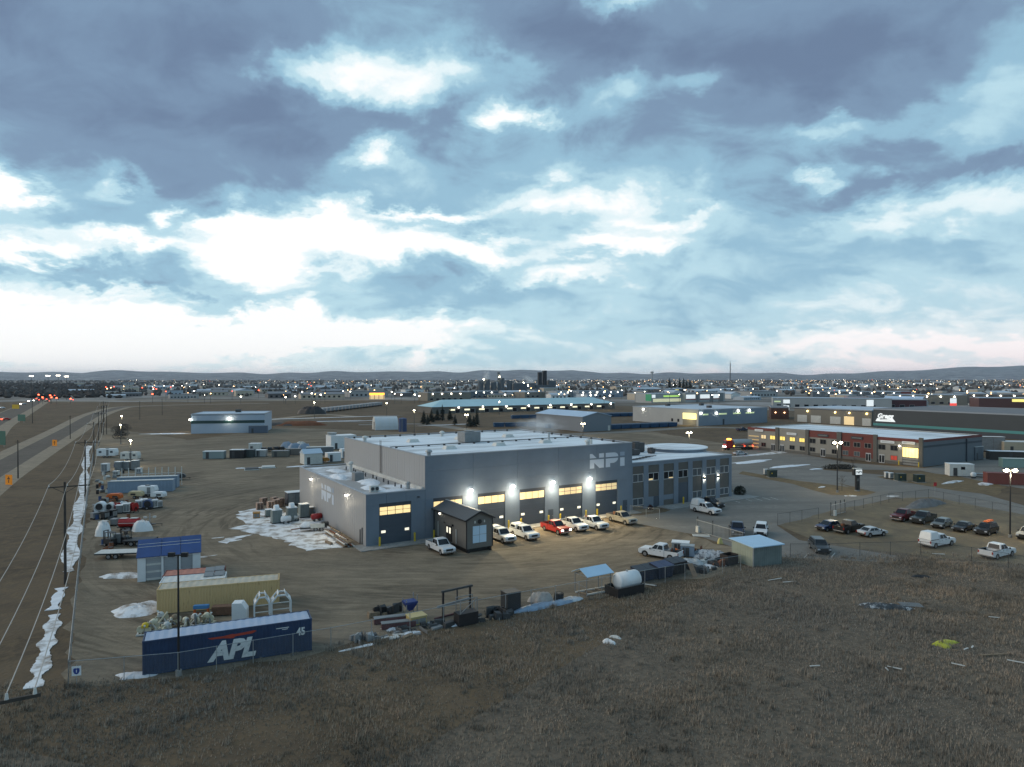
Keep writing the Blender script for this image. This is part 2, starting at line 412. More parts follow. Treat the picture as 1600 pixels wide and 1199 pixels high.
# ------------------------------------------------------------------ the ground and what lies flat on it
me = bpy.data.meshes.new('ground'); me.from_pydata([(-30000,-4000,0),(30000,-4000,0),(30000,40000,0),(-30000,40000,0)], [], [(0,1,2,3)])
me.materials.append(mEarth); tag(put('ground', me), kind='structure')
sheet('town_ground', [(-2600, 640), (-330, 700), (-140, 760), (60, 620), (330, 430), (900, 330), (3800, 600), (9000, 6500), (-7000, 6500)], .004, mTown)
sheet('gravel_yard', gp((104,1070),(125,850),(149,692),(160,668),(296,688),(440,668),(640,676),(800,688),(1002,672),(1170,700),(1150,770),(1060,790),(985,806),(935,800),(925,808),(1085,838),(1165,862),(1160,898),(1030,915),(900,938),(760,968),(640,990),(516,1017),(394,1038),(276,1062),(210,1066)), .008, mGravel, ragged=.5, seed=3)
sheet('asphalt_lot', gp((928,806),(1000,806),(1040,801),(1060,792),(1146,770),(1140,735),(1110,708),(1164,722),(1175,712),(1330,762),(1480,776),(1700,826),(1700,846),(1450,785),(1400,778),(1250,815),(1215,822),(1250,845),(1420,872),(1390,880),(1230,872),(1165,862),(1085,836)), .016, mAsphalt)
sheet('street', gp((1140,716),(1175,703),(1290,735),(1420,746),(1500,762),(1600,790),(1750,830),(1750,850),(1600,808),(1470,786),(1330,760),(1180,724)), .020, mAsphalt)
sheet('street_verge', gp((1160,737),(1250,752),(1340,763),(1372,770),(1350,775),(1300,774),(1283,770),(1240,757),(1155,741)), .028, mVerge, ragged=.15)
sheet('roadside_verge', gp((1372,746),(1440,738),(1500,745),(1570,760),(1560,775),(1500,768),(1430,757)), .030, mVerge, ragged=.3)
sheet('brown_parking_lot', gp((1222,822),(1290,800),(1390,782),(1455,777),(1600,805),(1720,826),(1720,890),(1590,884),(1440,870),(1330,856),(1262,842)), .024, mLot, ragged=.3)
sheet('shop_forecourt', gp((1150,706),(1200,700),(1330,724),(1445,732),(1540,716),(1600,720),(1640,770),(1520,752),(1440,736),(1290,733)), .012, mAsphalt)
sheet('field', [(-60, 20), (70, 20), (150, 90), (110, 96), S(62,-31), S(46,-34), S(20,-42), S(-12,-53), S(-24,-57), (-62, 54)], .006, mField)
# apron of concrete along the front of the main building
mb = MB(); mb.box(-.6, 52, -2.4, .0, .0, .10); mb.box(-1.6, .0, -2.4, 1.5, 0, .098)
tag(mb.build('concrete_apron', mConc, None, (A0[0], A0[1], .012), TH), kind='structure')
mb = MB(); mb.box(58.5, 84, -3.2, .5, 0, .14); mb.box(79.7, 84, .5, 24, 0, .139)
tag(mb.build('pavement', mConc, None, (A0[0], A0[1], .016), TH), kind='structure')
mLine = mat('worn_white_line', (.50,.49,.46), .8, var=.2, scale=2)
for a, b in (((1144,782),(1157,786)),((1163,780),(1176,784)),((1178,779),(1192,783)),((1192,778),(1205,782)),((1204,777.5),(1217,781.5)),((1258,872),(1265,865)),((1300,872),(1306,865))):
    strip('parking_line', [G(*a), G(*b)], .14, .021, mLine)
# roads in the west
hw = [(p[0]-10.5, p[1]-3) for p in smooth_path(gp((-60,760),(0,697),(8,685),(22,666),(45,650),(60,640),(73,631),(88,621),(112,610),(140,602)))]
strip('highway', hw, 20, .012, mShoulder); strip('highway_lane', [(p[0]-3, p[1]) for p in hw], 13, .016, mRoad)
sr = smooth_path([G(-110,800), G(-40,754), G(0,731), G(50,703), G(107,672), G(145,650), G(175,640), G(205,635.5), G(300,632.5), G(420,630.5)])
strip('service_road_shoulder', sr, 17, .020, mShoulder); strip('service_road', sr, 7.5, .024, mRoad)
strip('cross_road', smooth_path([G(70,627.5), G(200,626.5), G(400,626), G(600,625), G(760,619)]), 16, .028, mShoulder)
strip('back_lane', smooth_path([G(560,664), G(660,663), G(740,673), G(820,680), G(960,676), G(1100,668), G(1200,672)]), 8, .020, mAsphalt)
strip('access_lane', smooth_path([G(405,668), G(450,656), G(560,660), G(600,662)]), 9, .024, mRoad)
strip('rail_path', smooth_path([G(415,657), G(500,648), G(560,652)]), 8, .012, mShoulder)

# snow left lying
def snow_line(path, w, seed, m=mSnow):
    r = random.Random(seed); pts = smooth_path(path, 26); Lp, Rp = [], []
    for i, p in enumerate(pts):
        a = pts[max(0, i-1)]; b = pts[min(len(pts)-1, i+1)]; dx, dy = b[0]-a[0], b[1]-a[1]; l = math.hypot(dx, dy)
        h = w / 2 * (.8 + .3 * math.sin(i * .23 + seed) + .12 * math.sin(i * .41)) + r.uniform(-.06, .06)
        if i in (0, len(pts)-1): h = .05
        Lp.append((p[0]-dy/l*h, p[1]+dx/l*h)); Rp.append((p[0]+dy/l*h, p[1]-dx/l*h))
    return sheet('snow', Lp + Rp[::-1], .07, m, thick=.06, kind='stuff', ragged=.0, seed=seed)
snow_line(gp((137,697),(134,720),(131,745),(125,785),(118,820),(111,850),(105,895)), 2.0, 1, mSnowDirty)
snow_line(gp((94,920),(88,935),(80,955)), 1.2, 2); snow_line(gp((83,962),(78,985),(70,1010),(62,1045),(48,1078)), 1.35, 3, mSnowDirty)
for k, (px, py, rx, ry, h, m_) in enumerate([(190,902,2.9,1.0,.45,mSnowDirty),(214,955,2.9,2.0,.6,mSnowDirty),(210,1058,1.5,.8,.25,mSnow),
        (1285,762,1.2,.4,.2,mSnow),(1120,884,4.2,1.1,.12,mSnowDirty),(618,982,1.5,.9,.25,mSnow),(642,991,.9,.5,.15,mSnow),(712,978,1.2,.5,.15,mSnow),(742,968,.9,.8,.15,mSnow),
        (560,1013,1.8,.3,.06,mSnowDirty),(1175,722,9,2.2,.2,mSnow),(1232,729,7,2.0,.2,mSnow),(1276,733.5,2.5,.8,.2,mSnow),(1222,707,22,3.0,.1,mSnowDirty),
        (1330,775,2.4,1.2,.03,mSnowDirty),(1540,757,3,1.4,.3,mSnowDirty),(1490,754,4.5,1.0,.3,mSnowDirty),(310,872,2.2,.5,.05,mSnowDirty),(465,729,3.8,1.2,.1,mSnow),
        (260,678,12,2.6,.1,mSnow),(340,841,1.0,.3,.03,mSnowDirty),(360,846,2.0,.5,.03,mSnowDirty),(375,732,1.5,1,.1,mSnow),(404,731,1.2,.9,.1,mSnow),
        (470,654,60,2.0,.1,mSnow),(500,659,24,1.6,.1,mSnow),(560,658,18,1.2,.1,mSnow),(596,671,5,1.2,.08,mSnow),(1170,872,2.2,1.4,.06,mSnowDirty),(1395,776,2.2,1.0,.03,mSnowDirty),(700,664,18,1.2,.1,mSnow)]):
    mound('snow', m_, G(px, py), rx, ry, h, TH if px > 300 else 10, seed=k + 5, rag=.45)
sheet('snow', gp((372,800),(395,796),(440,800),(470,806),(500,815),(520,830),(536,848),(534,856),(510,859),(480,862),(455,852),(425,842),(395,835),(362,828),(390,820),(372,812)), .05, mSnowDirty, thick=.05, kind='stuff', ragged=.35, seed=77, step=1.0)
sheet('snow', gp((340,848),(362,840),(392,836),(372,843),(355,850)), .045, mSnowDirty, thick=.03, kind='stuff', ragged=.3, seed=78, step=1.0)

# hills on the skyline
def hills():
    vs, fs = [], []; n = 220; r = random.Random(4); ph = [r.uniform(0, 6.28) for _ in range(12)]
    for i in range(n + 1):
        a = R(-62 + 124 * i / n); px = 800 + FPX * math.tan(a) if abs(a) < 1.2 else 0
        top = 7.5 + 1.6 * math.sin(a * 9 + ph[0]) + 1.0 * math.sin(a * 23 + ph[1]) + .6 * math.sin(a * 51 + ph[2]) + .35 * math.sin(a * 117 + ph[3])
        if px > 1300: top += (px - 1300) / 300 * 9
        if 130 < px < 900: top += 1.5
        for D, q in ((6200, .0), (7000, .34), (7800, .45), (8600, .62), (9500, .85), (10500, 1.0), (12500, .6)):
            hgt = -5 if q == 0 else 25 + q * top * D / FPX - (1 - q) * 20 + 8 * math.sin(i * .9 + D) * q
            vs.append((D * math.tan(a), D, hgt))
    for i in range(n):
        for j in range(6): fs.append((i*7+j, (i+1)*7+j, (i+1)*7+j+1, i*7+j+1))
    me = bpy.data.meshes.new('hills'); me.from_pydata(vs, [], fs)
    me.materials.append(ground_mat('hill_cover', [(.075,.08,.095),(.15,.145,.14),(.045,.05,.062),(.50,.52,.55)], [1,.003,.008,.009], 0, streaks=[None,(1,3,1),(1,3,1),(1,4,1)], mixw=[0,.8,.8,.9]))
    me.polygons.foreach_set('use_smooth', [True] * len(fs)); tag(put('hills', me), kind='structure')
hills()
# ------------------------------------------------------------------ materials of things
mWallBlue = mat('blue_grey_steel_panel', (.165,.205,.255), .55, var=.10, scale=.25, spec=.4)
mWallPale = mat('pale_steel_panel', (.36,.36,.365), .5, var=.05, scale=.2, spec=.4)
mDoor = mat('slate_door', (.062,.080,.104), .5, var=.05, scale=.4)
mHeader = mat('dark_header', (.045,.055,.070), .6)
mLit = mat('lit_glazing', (.7,.55,.3), .3, emit=.95, ecol=(1.0,.74,.34), var=.2, scale=.8)
mLit2 = mat('lit_glazing_dim', (.6,.5,.3), .3, emit=.55, ecol=(1.0,.72,.36))
mPane = mat('small_lit_pane', (.8,.8,.7), .3, emit=.9, ecol=(1.0,.92,.70))
mGlass = mat('dark_glass', (.014,.017,.022), .16, spec=.35)
mGlassB = mat('grey_glass', (.085,.10,.115), .1, spec=.8)
mFrame = mat('pale_frame', (.45,.46,.47), .5)
mRoofSnow = mat('snowy_roof', (.74,.80,.84), .7, dark=(.42,.44,.46), scale=.22, cover=.42, soft=.12, bump=.25, bscale=1.2, streak=(.35,1.5,1))
mRoofGrey = mat('gravel_roof', (.33,.325,.32), .9, dark=(.72,.77,.82), scale=.11, cover=.46, soft=.06, bump=.3, bscale=3)
mTrim = mat('steel_trim', (.30,.33,.37), .5)
mWhite = mat('white_paint', (.72,.74,.75), .45, var=.05, scale=1.2)
mOff = mat('off_white_paint', (.58,.58,.55), .6, var=.12, scale=1.5)
mBlack = mat('black_paint', (.016,.016,.018), .5, var=.2, scale=2)
mDark = mat('dark_steel', (.05,.052,.055), .6, var=.3, scale=2)
mGrey = mat('grey_steel', (.20,.21,.215), .55, var=.15, scale=1.5)
mGalv = mat('galvanised', (.36,.38,.39), .45, metal=.5, var=.12, scale=3)
mYellow = mat('safety_yellow', (.62,.44,.03), .6, var=.12, scale=3)
mOrange = mat('orange_paint', (.62,.13,.02), .55, var=.15, scale=2)
mRed = mat('red_paint', (.36,.018,.018), .35, var=.1, scale=2)
mRust = mat('rust', (.18,.07,.035), .9, var=.4, scale=4)
mWood = mat('weathered_wood', (.24,.18,.12), .9, var=.3, scale=5)
mTyre = mat('rubber', (.012,.012,.012), .85)
mRim = mat('wheel_rim', (.28,.28,.29), .4, metal=.6)
mHeadOff = mat('headlamp_lens', (.55,.57,.6), .15, spec=.8)
mHeadOn = mat('headlamp_lit', (1,.97,.9), .2, emit=14, ecol=(1,.95,.85))
mTail = mat('tail_lens', (.30,.012,.01), .25)
mTailOn = mat('tail_lit', (.8,.02,.01), .3, emit=7, ecol=(1,.06,.02))
mLamp = mat('lamp_lens', (1,.95,.8), .3, emit=38, ecol=(1,.87,.58))
mLampW = mat('lamp_lens_white', (1,.98,.9), .3, emit=30, ecol=(1,.93,.76))
mLogo = mat('logo_paint', (.56,.62,.70), .5)
mLogoDim = mat('logo_paint_faded', (.30,.37,.46), .5)
mSteam = None
NPI = thing('workshop_building', 'blue grey steel workshop with five lit bay doors, a low wing and an office block', 'building', (A0[0], A0[1], 0), TH)
def part(name, m, parent, fn, **k):
    mb = MB(); fn(mb); return mb.build(name, m, parent, **k)
def shared_panels(name, parent, m, me_fn, positions, rz=0.):
    me = None
    for p in positions:
        if me is None: o = me_fn(); me = o
        c = put(name, me, parent, p, rz)
# --- cores
TW, TD, TZ, WZ, WD, OZ, OX = 51.7, 39.0, 12.85, 7.75, 37.0, 8.9, 79.7
part('workshop_core', [mWallBlue, mRoofSnow], NPI, lambda b: (b.box(9.62, TW-.02, .24, TD, 0, TZ-.35), b.box(9.65, TW-.05, .15, TD-.05, TZ-.34, TZ-.22, 1)))
part('wing_core', [mWallBlue, mRoofGrey], NPI, lambda b: (b.box(.12, 9.62, .24, WD, 0, WZ-.4), b.box(.15, 9.6, .15, WD-.05, WZ-.39, WZ-.28, 1)))
# --- wall panels, each one its own sheet
def panel_mesh(name, w, h, t, m):
    mb = MB(); mb.box(0, w, 0, t, 0, h); me = mb.mesh(name, m); return me
def panels_front(parent, x0, x1, z0, z1, pitch, m, y=0., cuts=()):
    n = max(1, round((x1 - x0) / pitch)); p = (x1 - x0) / n
    me = panel_mesh('wall_panel', p - .04, z1 - z0, .11, m)
    for i in range(n): put('wall_panel', me, parent, (x0 + i * p, y, z0))
def panels_left(parent, x, y0, y1, z0, z1, pitch, m):
    n = max(1, round((y1 - y0) / pitch)); p = (y1 - y0) / n
    mb = MB(); mb.box(0, .11, .03, p - .03, 0, z1 - z0); me = mb.mesh('wall_panel', m)
    for i in range(n): put('wall_panel', me, parent, (x, y0 + i * p, z0))
panels_left(NPI, 0, .11, WD, 0, WZ-.1, 1.0, mWallPale)
panels_left(NPI, 9.505, .11, TD, WZ-.2, TZ-.06, 1.0, mWallPale)
DOORS = [2.07, 10.9, 18.85, 26.85, 34.95, 43.1]; DW, DH = 5.1, 6.17
# front: piers between the doors and bands above them
edges = [(0, 2.07), (7.17, 9.5)]
for a, b in edges: panels_front(NPI, a, b, 0, DH, 2.4, mWallBlue)
panels_front(NPI, 0, 9.5, DH + .01, WZ - .06, 3.2, mWallBlue)
xs = [9.5] + sum([[d, d + DW] for d in DOORS[1:]], []) + [TW]
for i in range(0, len(xs), 2): panels_front(NPI, xs[i] + .005, xs[i+1], 0, DH, 3.4, mWallBlue)
for za, zb in ((DH + .012, 8.2), (8.215, 10.4), (10.415, TZ - .04)): panels_front(NPI, 9.51, TW, za, zb, 8.1, mWallBlue)
part('wall_panel', mWallBlue, NPI, lambda b: b.box(TW-.02, TW+.08, 0, TD, OZ-.3, TZ-.05))
# --- parapet caps
def cap_ring(parent, x0, x1, y0, y1, z, m, w=.28, h=.14, name='parapet_cap', ws=None):
    for q in ((x0-.06, x1+.06, y0-.06, y0+w), (x0-.06, x1+.06, y1-w, y1+.06)):
        part(name, m, parent, lambda b: b.box(q[0], q[1], q[2], q[3], z-h, z))
    for q in ((x0-.055, x0+w), (x1-w, x1+.055)):
        part(name, m, parent, lambda b: b.box(q[0], q[1], y0+w, y1-w, z-h, z-.002))
cap_ring(NPI, 9.5, TW, 0, TD, TZ + .05, mTrim); cap_ring(NPI, 0, 9.45, 0, WD, WZ + .05, mTrim, w=.35)
part('roof_upstand', mOff, NPI, lambda b: b.box(9.05, 9.46, .4, WD-.4, WZ-.3, WZ+.25))
# --- overhead doors
def bay_door(x, lit, cols=4, rows=2):
    d = part('overhead_door', mDoor, NPI, lambda b: [b.box(x+.02, x+DW-.02, .13, .16+.015*(k % 2), .02+k*.88, .02+k*.88+.87) for k in range(5)] and b.box(x+.02, x+DW-.02, .165, .2, 0.02, DH-.02))
    part('door_header', mHeader, d, lambda b: b.box(x, x+DW, .035, .13, DH-.52, DH-.002))
    w = (DW - .12) / cols; z0, z1 = 4.42, 5.64
    if rows == 1: z0, z1 = 4.42, 5.64
    for c in range(cols):
        for r_ in range(rows):
            h = (z1 - z0) / rows
            part('pane', lit, d, lambda b: b.box(x+.06+c*w+.05, x+.06+(c+1)*w-.05, .10, .128, z0+r_*h+.035, z0+(r_+1)*h-.035))
    for fx in (.32, DW - 1.0):
        part('pane', mPane, d, lambda b: b.box(x+fx, x+fx+.68, .10, .127, 1.75, 2.12))
for i, x in enumerate(DOORS): bay_door(x, mLit if i in (0, 1, 2, 3) else mLit2, 4 if i != 3 else 4, 2 if i in (0, 4, 5) else 1)
for x, m_ in ((32.65, mDoor), (49.5, mDoor)):
    dr = part('personnel_door', m_, NPI, lambda b: b.box(x, x+1.05, -.03, .03, .1, 2.2))
    part('door_handle', mGalv, dr, lambda b: b.box(x+.85, x+.95, -.09, -.03, 1.05, 1.12))
# --- the lettering
LOGO = [[(0,0),(.12,0),(.12,.38),(.265,0),(.394,0),(.394,.60),(0,.60)], [(0,.70),(.185,.70),(.065,1),(0,1)], [(.26,.70),(.394,.70),(.394,1),(.26,1)],
        [(.45,0),(.575,0),(.575,.27),(.68,.27),(.74,.33),(.79,.44),(.81,.60),(.45,.60)], [(.45,.70),(.815,.70),(.80,.85),(.76,.95),(.70,1),(.45,1)],
        [(.87,0),(1,0),(1,.60),(.87,.60)]]
DOT = [(.87,.73),(1,.73),(1,1),(.87,1)]
def logo(parent, x, z, w, h, y, left=False):
    for i, pg in enumerate(LOGO + [DOT]):
        mb = MB()
        if left: mb.endo([(y - p[0] * w, z + p[1] * h) for p in pg], x - .03, x)
        else: mb.side([(x + p[0] * w, z + p[1] * h) for p in pg], y - .03, y)
        mb.build('logo_letter', mLogoDim if i == 6 else mLogo, parent)
logo(NPI, 41.75, 8.62, 8.15, 2.62, -.004)
logo(NPI, -.004, 3.75, 6.9, 2.75, 22.4, left=True)
# --- wall lamps
def wall_lamp(x, y, z, nx, ny, e, big=1.):
    o = part('wall_lamp', [mBlack, mLampW], NPI, lambda b: (b.box(x-.22*big+min(0,nx)*.05, x+.22*big, y-.22*big, y+.22*big, z, z+.16),
                                                       b.ball((x, y, z-.02), .3*big, .3*big, .2*big, 10, 6, 1)))
    light('wall_wash', NPI, (x + nx * 1.1, y + ny * 1.1, z - 1.3), e * .11, (1, .88, .66), r=.4); light('lamp_light', NPI, (x + nx * .5, y + ny * .5, z - .2), e, (1, .82, .48), r=.3, spot=140, rot=Vector((-nx * .8, -ny * .8, .6)).to_track_quat('Z', 'Y').to_euler())
for x in (17.44, 25.4, 33.57, 41.63): wall_lamp(x, -.26, 6.9, 0, -1, 3600, 1.1)
for y in (28.4, 8.6): wall_lamp(-.26, y, 6.5, -1, 0, 500, .7)
for x in (5.0,): part('camera_box', mDark, NPI, lambda b: b.box(8.2, 8.5, -.3, 0, 6.6, 6.75))
part('downpipe', mDark, NPI, lambda b: (b.box(-.12, -.005, 1.5, 1.62, 0, 2.6), b.box(-.12, -.005, 2.4, 2.5, 0, 2.2)))
# --- roof ladder
def ladder(b):
    for q in (0, .55): b.bar((9.38, 18.3+q, WZ), (9.38, 18.3+q, TZ+1.0), .03)
    for k in range(18): b.bar((9.38, 18.3, WZ+.2+k*.33), (9.38, 18.85, WZ+.2+k*.33), .02)
part('ladder', mDark, NPI, ladder)
# --- roof gear
def rtu(b, x, y, z, w, d_, h): b.box(x, x+w, y, y+d_, z+.25, z+h); b.box(x+.1, x+w-.1, y+.1, y+d_-.1, z, z+.25); b.cyl((x+w*.5, y+d_*.5, z+h), (x+w*.5, y+d_*.5, z+h+.18), min(w, d_)*.33, n=12)
for x, y in ((27.5, 9), (17.3, 8.6), (37.6, 8.8), (17, 23.5), (27.5, 24), (38.3, 23.5)):
    c = part('skylight_curb', mOff, NPI, lambda b: b.hexa([(x,y,TZ-.24),(x+2.2,y,TZ-.24),(x+2.2,y+1.6,TZ-.24),(x,y+1.6,TZ-.24)], [(x+.3,y+.25,TZ+.35),(x+1.9,y+.25,TZ+.35),(x+1.9,y+1.35,TZ+.35),(x+.3,y+1.35,TZ+.35)]))
part('rooftop_unit', mGrey, NPI, lambda b: rtu(b, 25.6, 17.3, TZ-.22, 3.4, 3.0, 2.0))
part('gas_pipe', mDark, NPI, lambda b: [b.bar((10, 15.6, TZ+.02), (50, 15.6, TZ+.02), .07)] + [b.box(x, x+.3, 15.4, 15.8, TZ-.22, TZ+.1) for x in [11+3.1*k for k in range(13)]])
for x, y, m_ in ((10.5, .8, mGalv), (10.6, 30, mOff), (42.0, 1.0, mOff), (28.5, 33, mOff)):
    part('exhaust_fan', m_, NPI, lambda b: (b.cyl((x, y, TZ-.2), (x, y, TZ+.55), .32, n=12), b.ball((x, y, TZ+.55), .55, .55, .4, 12, 5, z0=-.2)))
part('flue', mGalv, NPI, lambda b: (b.cyl((41.2, 12, TZ-.2), (41.2, 12, TZ+1.3), .18), b.cyl((41.2, 12, TZ+1.3), (41.2, 12, TZ+1.5), .3)))
part('flue', mOff, NPI, lambda b: (b.cyl((43.5, 2.5, TZ-.2), (43.5, 2.5, TZ+.9), .25), b.cyl((44.7, 3.3, TZ-.2), (44.7, 3.3, TZ+.7), .22)))
part('roof_edge_weight', mDark, NPI, lambda b: [b.box(x, x+.35, y, y+.35, TZ-.22, TZ+.16) for x, y in [(11+3.3*k, 37.6) for k in range(12)] + [(50.6, 4+3.4*k) for k in range(9)]])
for x, y, rx, ry, h in ((3.4, 6.6, 1.6, 2.6, .45), (2.6, 21, 1.5, 2.6, .6), (5.2, 12.6, 1.9, 3.2, .5), (4.8, 29, 1.6, 2.4, .4), (5.5, 3.2, 2.2, 1.5, .2)):
    o = mound('snow_drift', mSnow, (x, y), rx, ry, h, 0, seed=int(x*10), rag=.35, z=WZ-.30); o.parent = NPI
part('rooftop_unit', mGrey, NPI, lambda b: b.box(3.6, 5.2, 15.4, 17, WZ-.3, WZ+1.05))
part('condenser', [mOff, mDark], NPI, lambda b: (b.box(1.9, 3.3, 3.3, 3.8, WZ-.3, WZ+.65), b.cyl((2.25, 3.28, WZ+.2), (2.25, 3.2, WZ+.2), .27, mi=1), b.cyl((2.95, 3.28, WZ+.2), (2.95, 3.2, WZ+.2), .27, mi=1)) and None)
part('exhaust_fan', mOff, NPI, lambda b: (b.cyl((6.8, 27, WZ-.3), (6.8, 27, WZ+1.3), .3), b.ball((6.8, 27, WZ+1.3), .5, .5, .4, 10, 5)))
part('exhaust_fan', mGalv, NPI, lambda b: (b.cyl((8.0, 3.2, WZ-.3), (8.0, 3.2, WZ+.6), .35), b.ball((8.0, 3.2, WZ+.6), .45, .45, .3, 10, 5)))
part('vent_pipe', mDark, NPI, lambda b: [b.cyl((7.2+.3*math.sin(k*3), 4+k*2.6, WZ-.3), (7.2+.3*math.sin(k*3), 4+k*2.6, WZ+.35), .12) for k in range(11)])
# --- office block
part('office_core', [mWallBlue, mRoofSnow], NPI, lambda b: (b.box(TW+.1, OX, .62, 28, 0, OZ-.3), b.box(TW+.12, OX-.02, .65, 27.9, OZ-.29, OZ-.18, 1)))
cap_ring(NPI, TW+.16, OX, .4, 28, OZ + .05, mTrim)
mInfill = mat('taupe_infill', (.105,.10,.092), .7, var=.08, scale=1)
px0 = 52.3; pitch = 3.97
for k in range(8):
    x0 = TW + .1 if k == 0 else px0 + (k - 1) * pitch + 2.75; x1 = px0 + k * pitch if k < 7 else OX
    part('pier', mWallBlue, NPI, lambda b: b.box(x0, x1, .38, .62, 0, OZ-.06))
for k in range(7): part('fascia', mWallBlue, NPI, lambda b: b.box(px0+k*pitch+.002, px0+k*pitch+2.748, .39, .62, 8.2, OZ-.06))
for k in range(7):
    x0 = px0 + k * pitch; x1 = x0 + 2.75
    part('infill_panel', mInfill, NPI, lambda b: b.box(x0, x1, .5, .62, 6.72, 8.2))
    part('infill_panel', mInfill, NPI, lambda b: b.box(x0, x1, .5, .62, 2.15, 5.15))
    def window(z0, z1, glass):
        w = part('window', mFrame, NPI, lambda b: (b.box(x0+.02, x1-.02, .44, .6, z0, z0+.1), b.box(x0+.02, x1-.02, .44, .6, z1-.1, z1), b.box(x0+.02, x0+.12, .44, .6, z0+.1, z1-.1), b.box(x1-.12, x1-.02, .44, .6, z0+.1, z1-.1), b.box((x0+x1)/2-.05, (x0+x1)/2+.05, .44, .6, z0+.1, z1-.1)))
        for q in (x0+.13, (x0+x1)/2+.06): part('pane', glass, w, lambda b: b.box(q, q+1.18, .52, .58, z0+.1, z1-.1))
    window(5.16, 6.7, [mGlassB, mGlass, mGlass, mGlass, mGlassB, mGlassB, mGlassB][k])
    if k == 1 : part('window_glow', mLit2, NPI, lambda b: b.box(x0+.2, x0+1.25, .505, .518, 5.3, 5.6))
    if k == 2: part('window_glow', mLit2, NPI, lambda b: b.box(x0+1.5, x0+2.6, .505, .518, 5.3, 5.48))
    if k in (0, 4, 5, 6):
        window(.72, 2.12, mGlassB); part('infill_panel', mInfill, NPI, lambda b: b.box(x0, x1, .5, .62, 0, .7))
    elif k in (1, 3):
        dr = part('entrance_door', mDoor, NPI, lambda b: b.box(x0+ (1.5 if k == 1 else .1), x1-.1, .46, .6, .1, 2.12 if k == 1 else 4.2))
        part('infill_panel', mWallBlue if k == 1 else mInfill, NPI, lambda b: b.box(x0, x0+(1.45 if k == 1 else .08), .5, .62, 0, 2.14))
    else:
        part('infill_panel', mWallBlue, NPI, lambda b: b.box(x0, x1, .49, .62, 1.2, 2.14)); part('infill_panel', mInfill, NPI, lambda b: b.box(x0, x1, .5, .62, 0, 1.19))
for x in (71.47, 75.5):
    part('wall_sconce', [mDark, mLamp], NPI, lambda b: (b.box(x-.12, x+.12, .18, .38, 4.3, 4.9), b.box(x-.08, x+.08, .2, .36, 4.24, 4.298, 1), b.box(x-.08, x+.08, .2, .36, 4.902, 4.95, 1)))
    light('sconce_light', NPI, (x, .15, 4.0), 14, r=.05); light('sconce_light', NPI, (x, .15, 5.2), 9, r=.05)
drum = MB(); drum.cyl((77.8, 14.2, 0), (77.8, 14.2, 9.35), 6.4, n=48); drum.build('round_lobby', mWallBlue, NPI)
drum = MB(); drum.cyl((77.8, 14.2, 9.355), (77.8, 14.2, 9.55), 6.75, n=48); drum.build('lobby_roof', mRoofSnow, NPI)
for x, y, w, d_, h in ((54.2, 15, 4.2, 2.2, 2.0), (56.5, 20, 4.5, 2, 2.0), (61.2, 16, 3.0, 2.4, 1.6), (65.6, 14.5, 2.8, 2.6, 2.1), (63.6, 20.5, 3, 2, 1.9), (60.2, 10.6, 3.3, 1.6, 1.2), (67.2, 11.2, 1.2, 1.2, 1.1), (53.0, 6.3, 1.9, 1.4, 1.2)):
    part('rooftop_unit', mDark, NPI, lambda b: rtu(b, x, y, OZ-.2, w, d_, h))
part('roof_pipe', mDark, NPI, lambda b: [b.bar((54+k*1.3, 4.2+k*.5, OZ), (57+k*1.3, 4.2+k*.5, OZ), .06) for k in range(7)])
# ------------------------------------------------------------------ vehicles (x forward, y left, origin on the ground between the wheels)
PAINT = {n: mat('car_paint_' + n, c, .28, var=.05, scale=1.5, spec=.6) for n, c in dict(white=(.68,.70,.72), red=(.36,.014,.016), tan=(.36,.33,.27), black=(.012,.013,.015),
    navy=(.022,.035,.075), maroon=(.11,.012,.02), green=(.022,.032,.035), grey=(.12,.14,.145), silver=(.46,.48,.50), blue=(.03,.05,.12), slate=(.055,.065,.075), beige=(.44,.41,.35)).items()}
mBedliner = mat('bed_liner', (.014,.014,.015), .9)
mChrome = mat('chrome', (.5,.5,.52), .2, metal=.8)
mTrimBlk = mat('black_trim', (.012,.012,.013), .5)
WHEELS = {}
def wheel_meshes(r):
    if r not in WHEELS:
        t = MB(); t.cyl((0,-.12,0), (0,.12,0), r, n=20); a = t.mesh('tyre', mTyre)
        q = MB(); q.cyl((0,-.135,0), (0,.135,0), r*.62, n=14); WHEELS[r] = (a, q.mesh('rim', mRim))
    return WHEELS[r]
def arch(x, r, z0, n=7):
    "points of a wheel arch, from the front edge to the rear edge, along the sill at z0"
    return [(x + r * math.cos(a), max(z0, .36 + r * math.sin(a))) for a in [math.pi * k / n * .98 + .03 for k in range(n + 1)]]
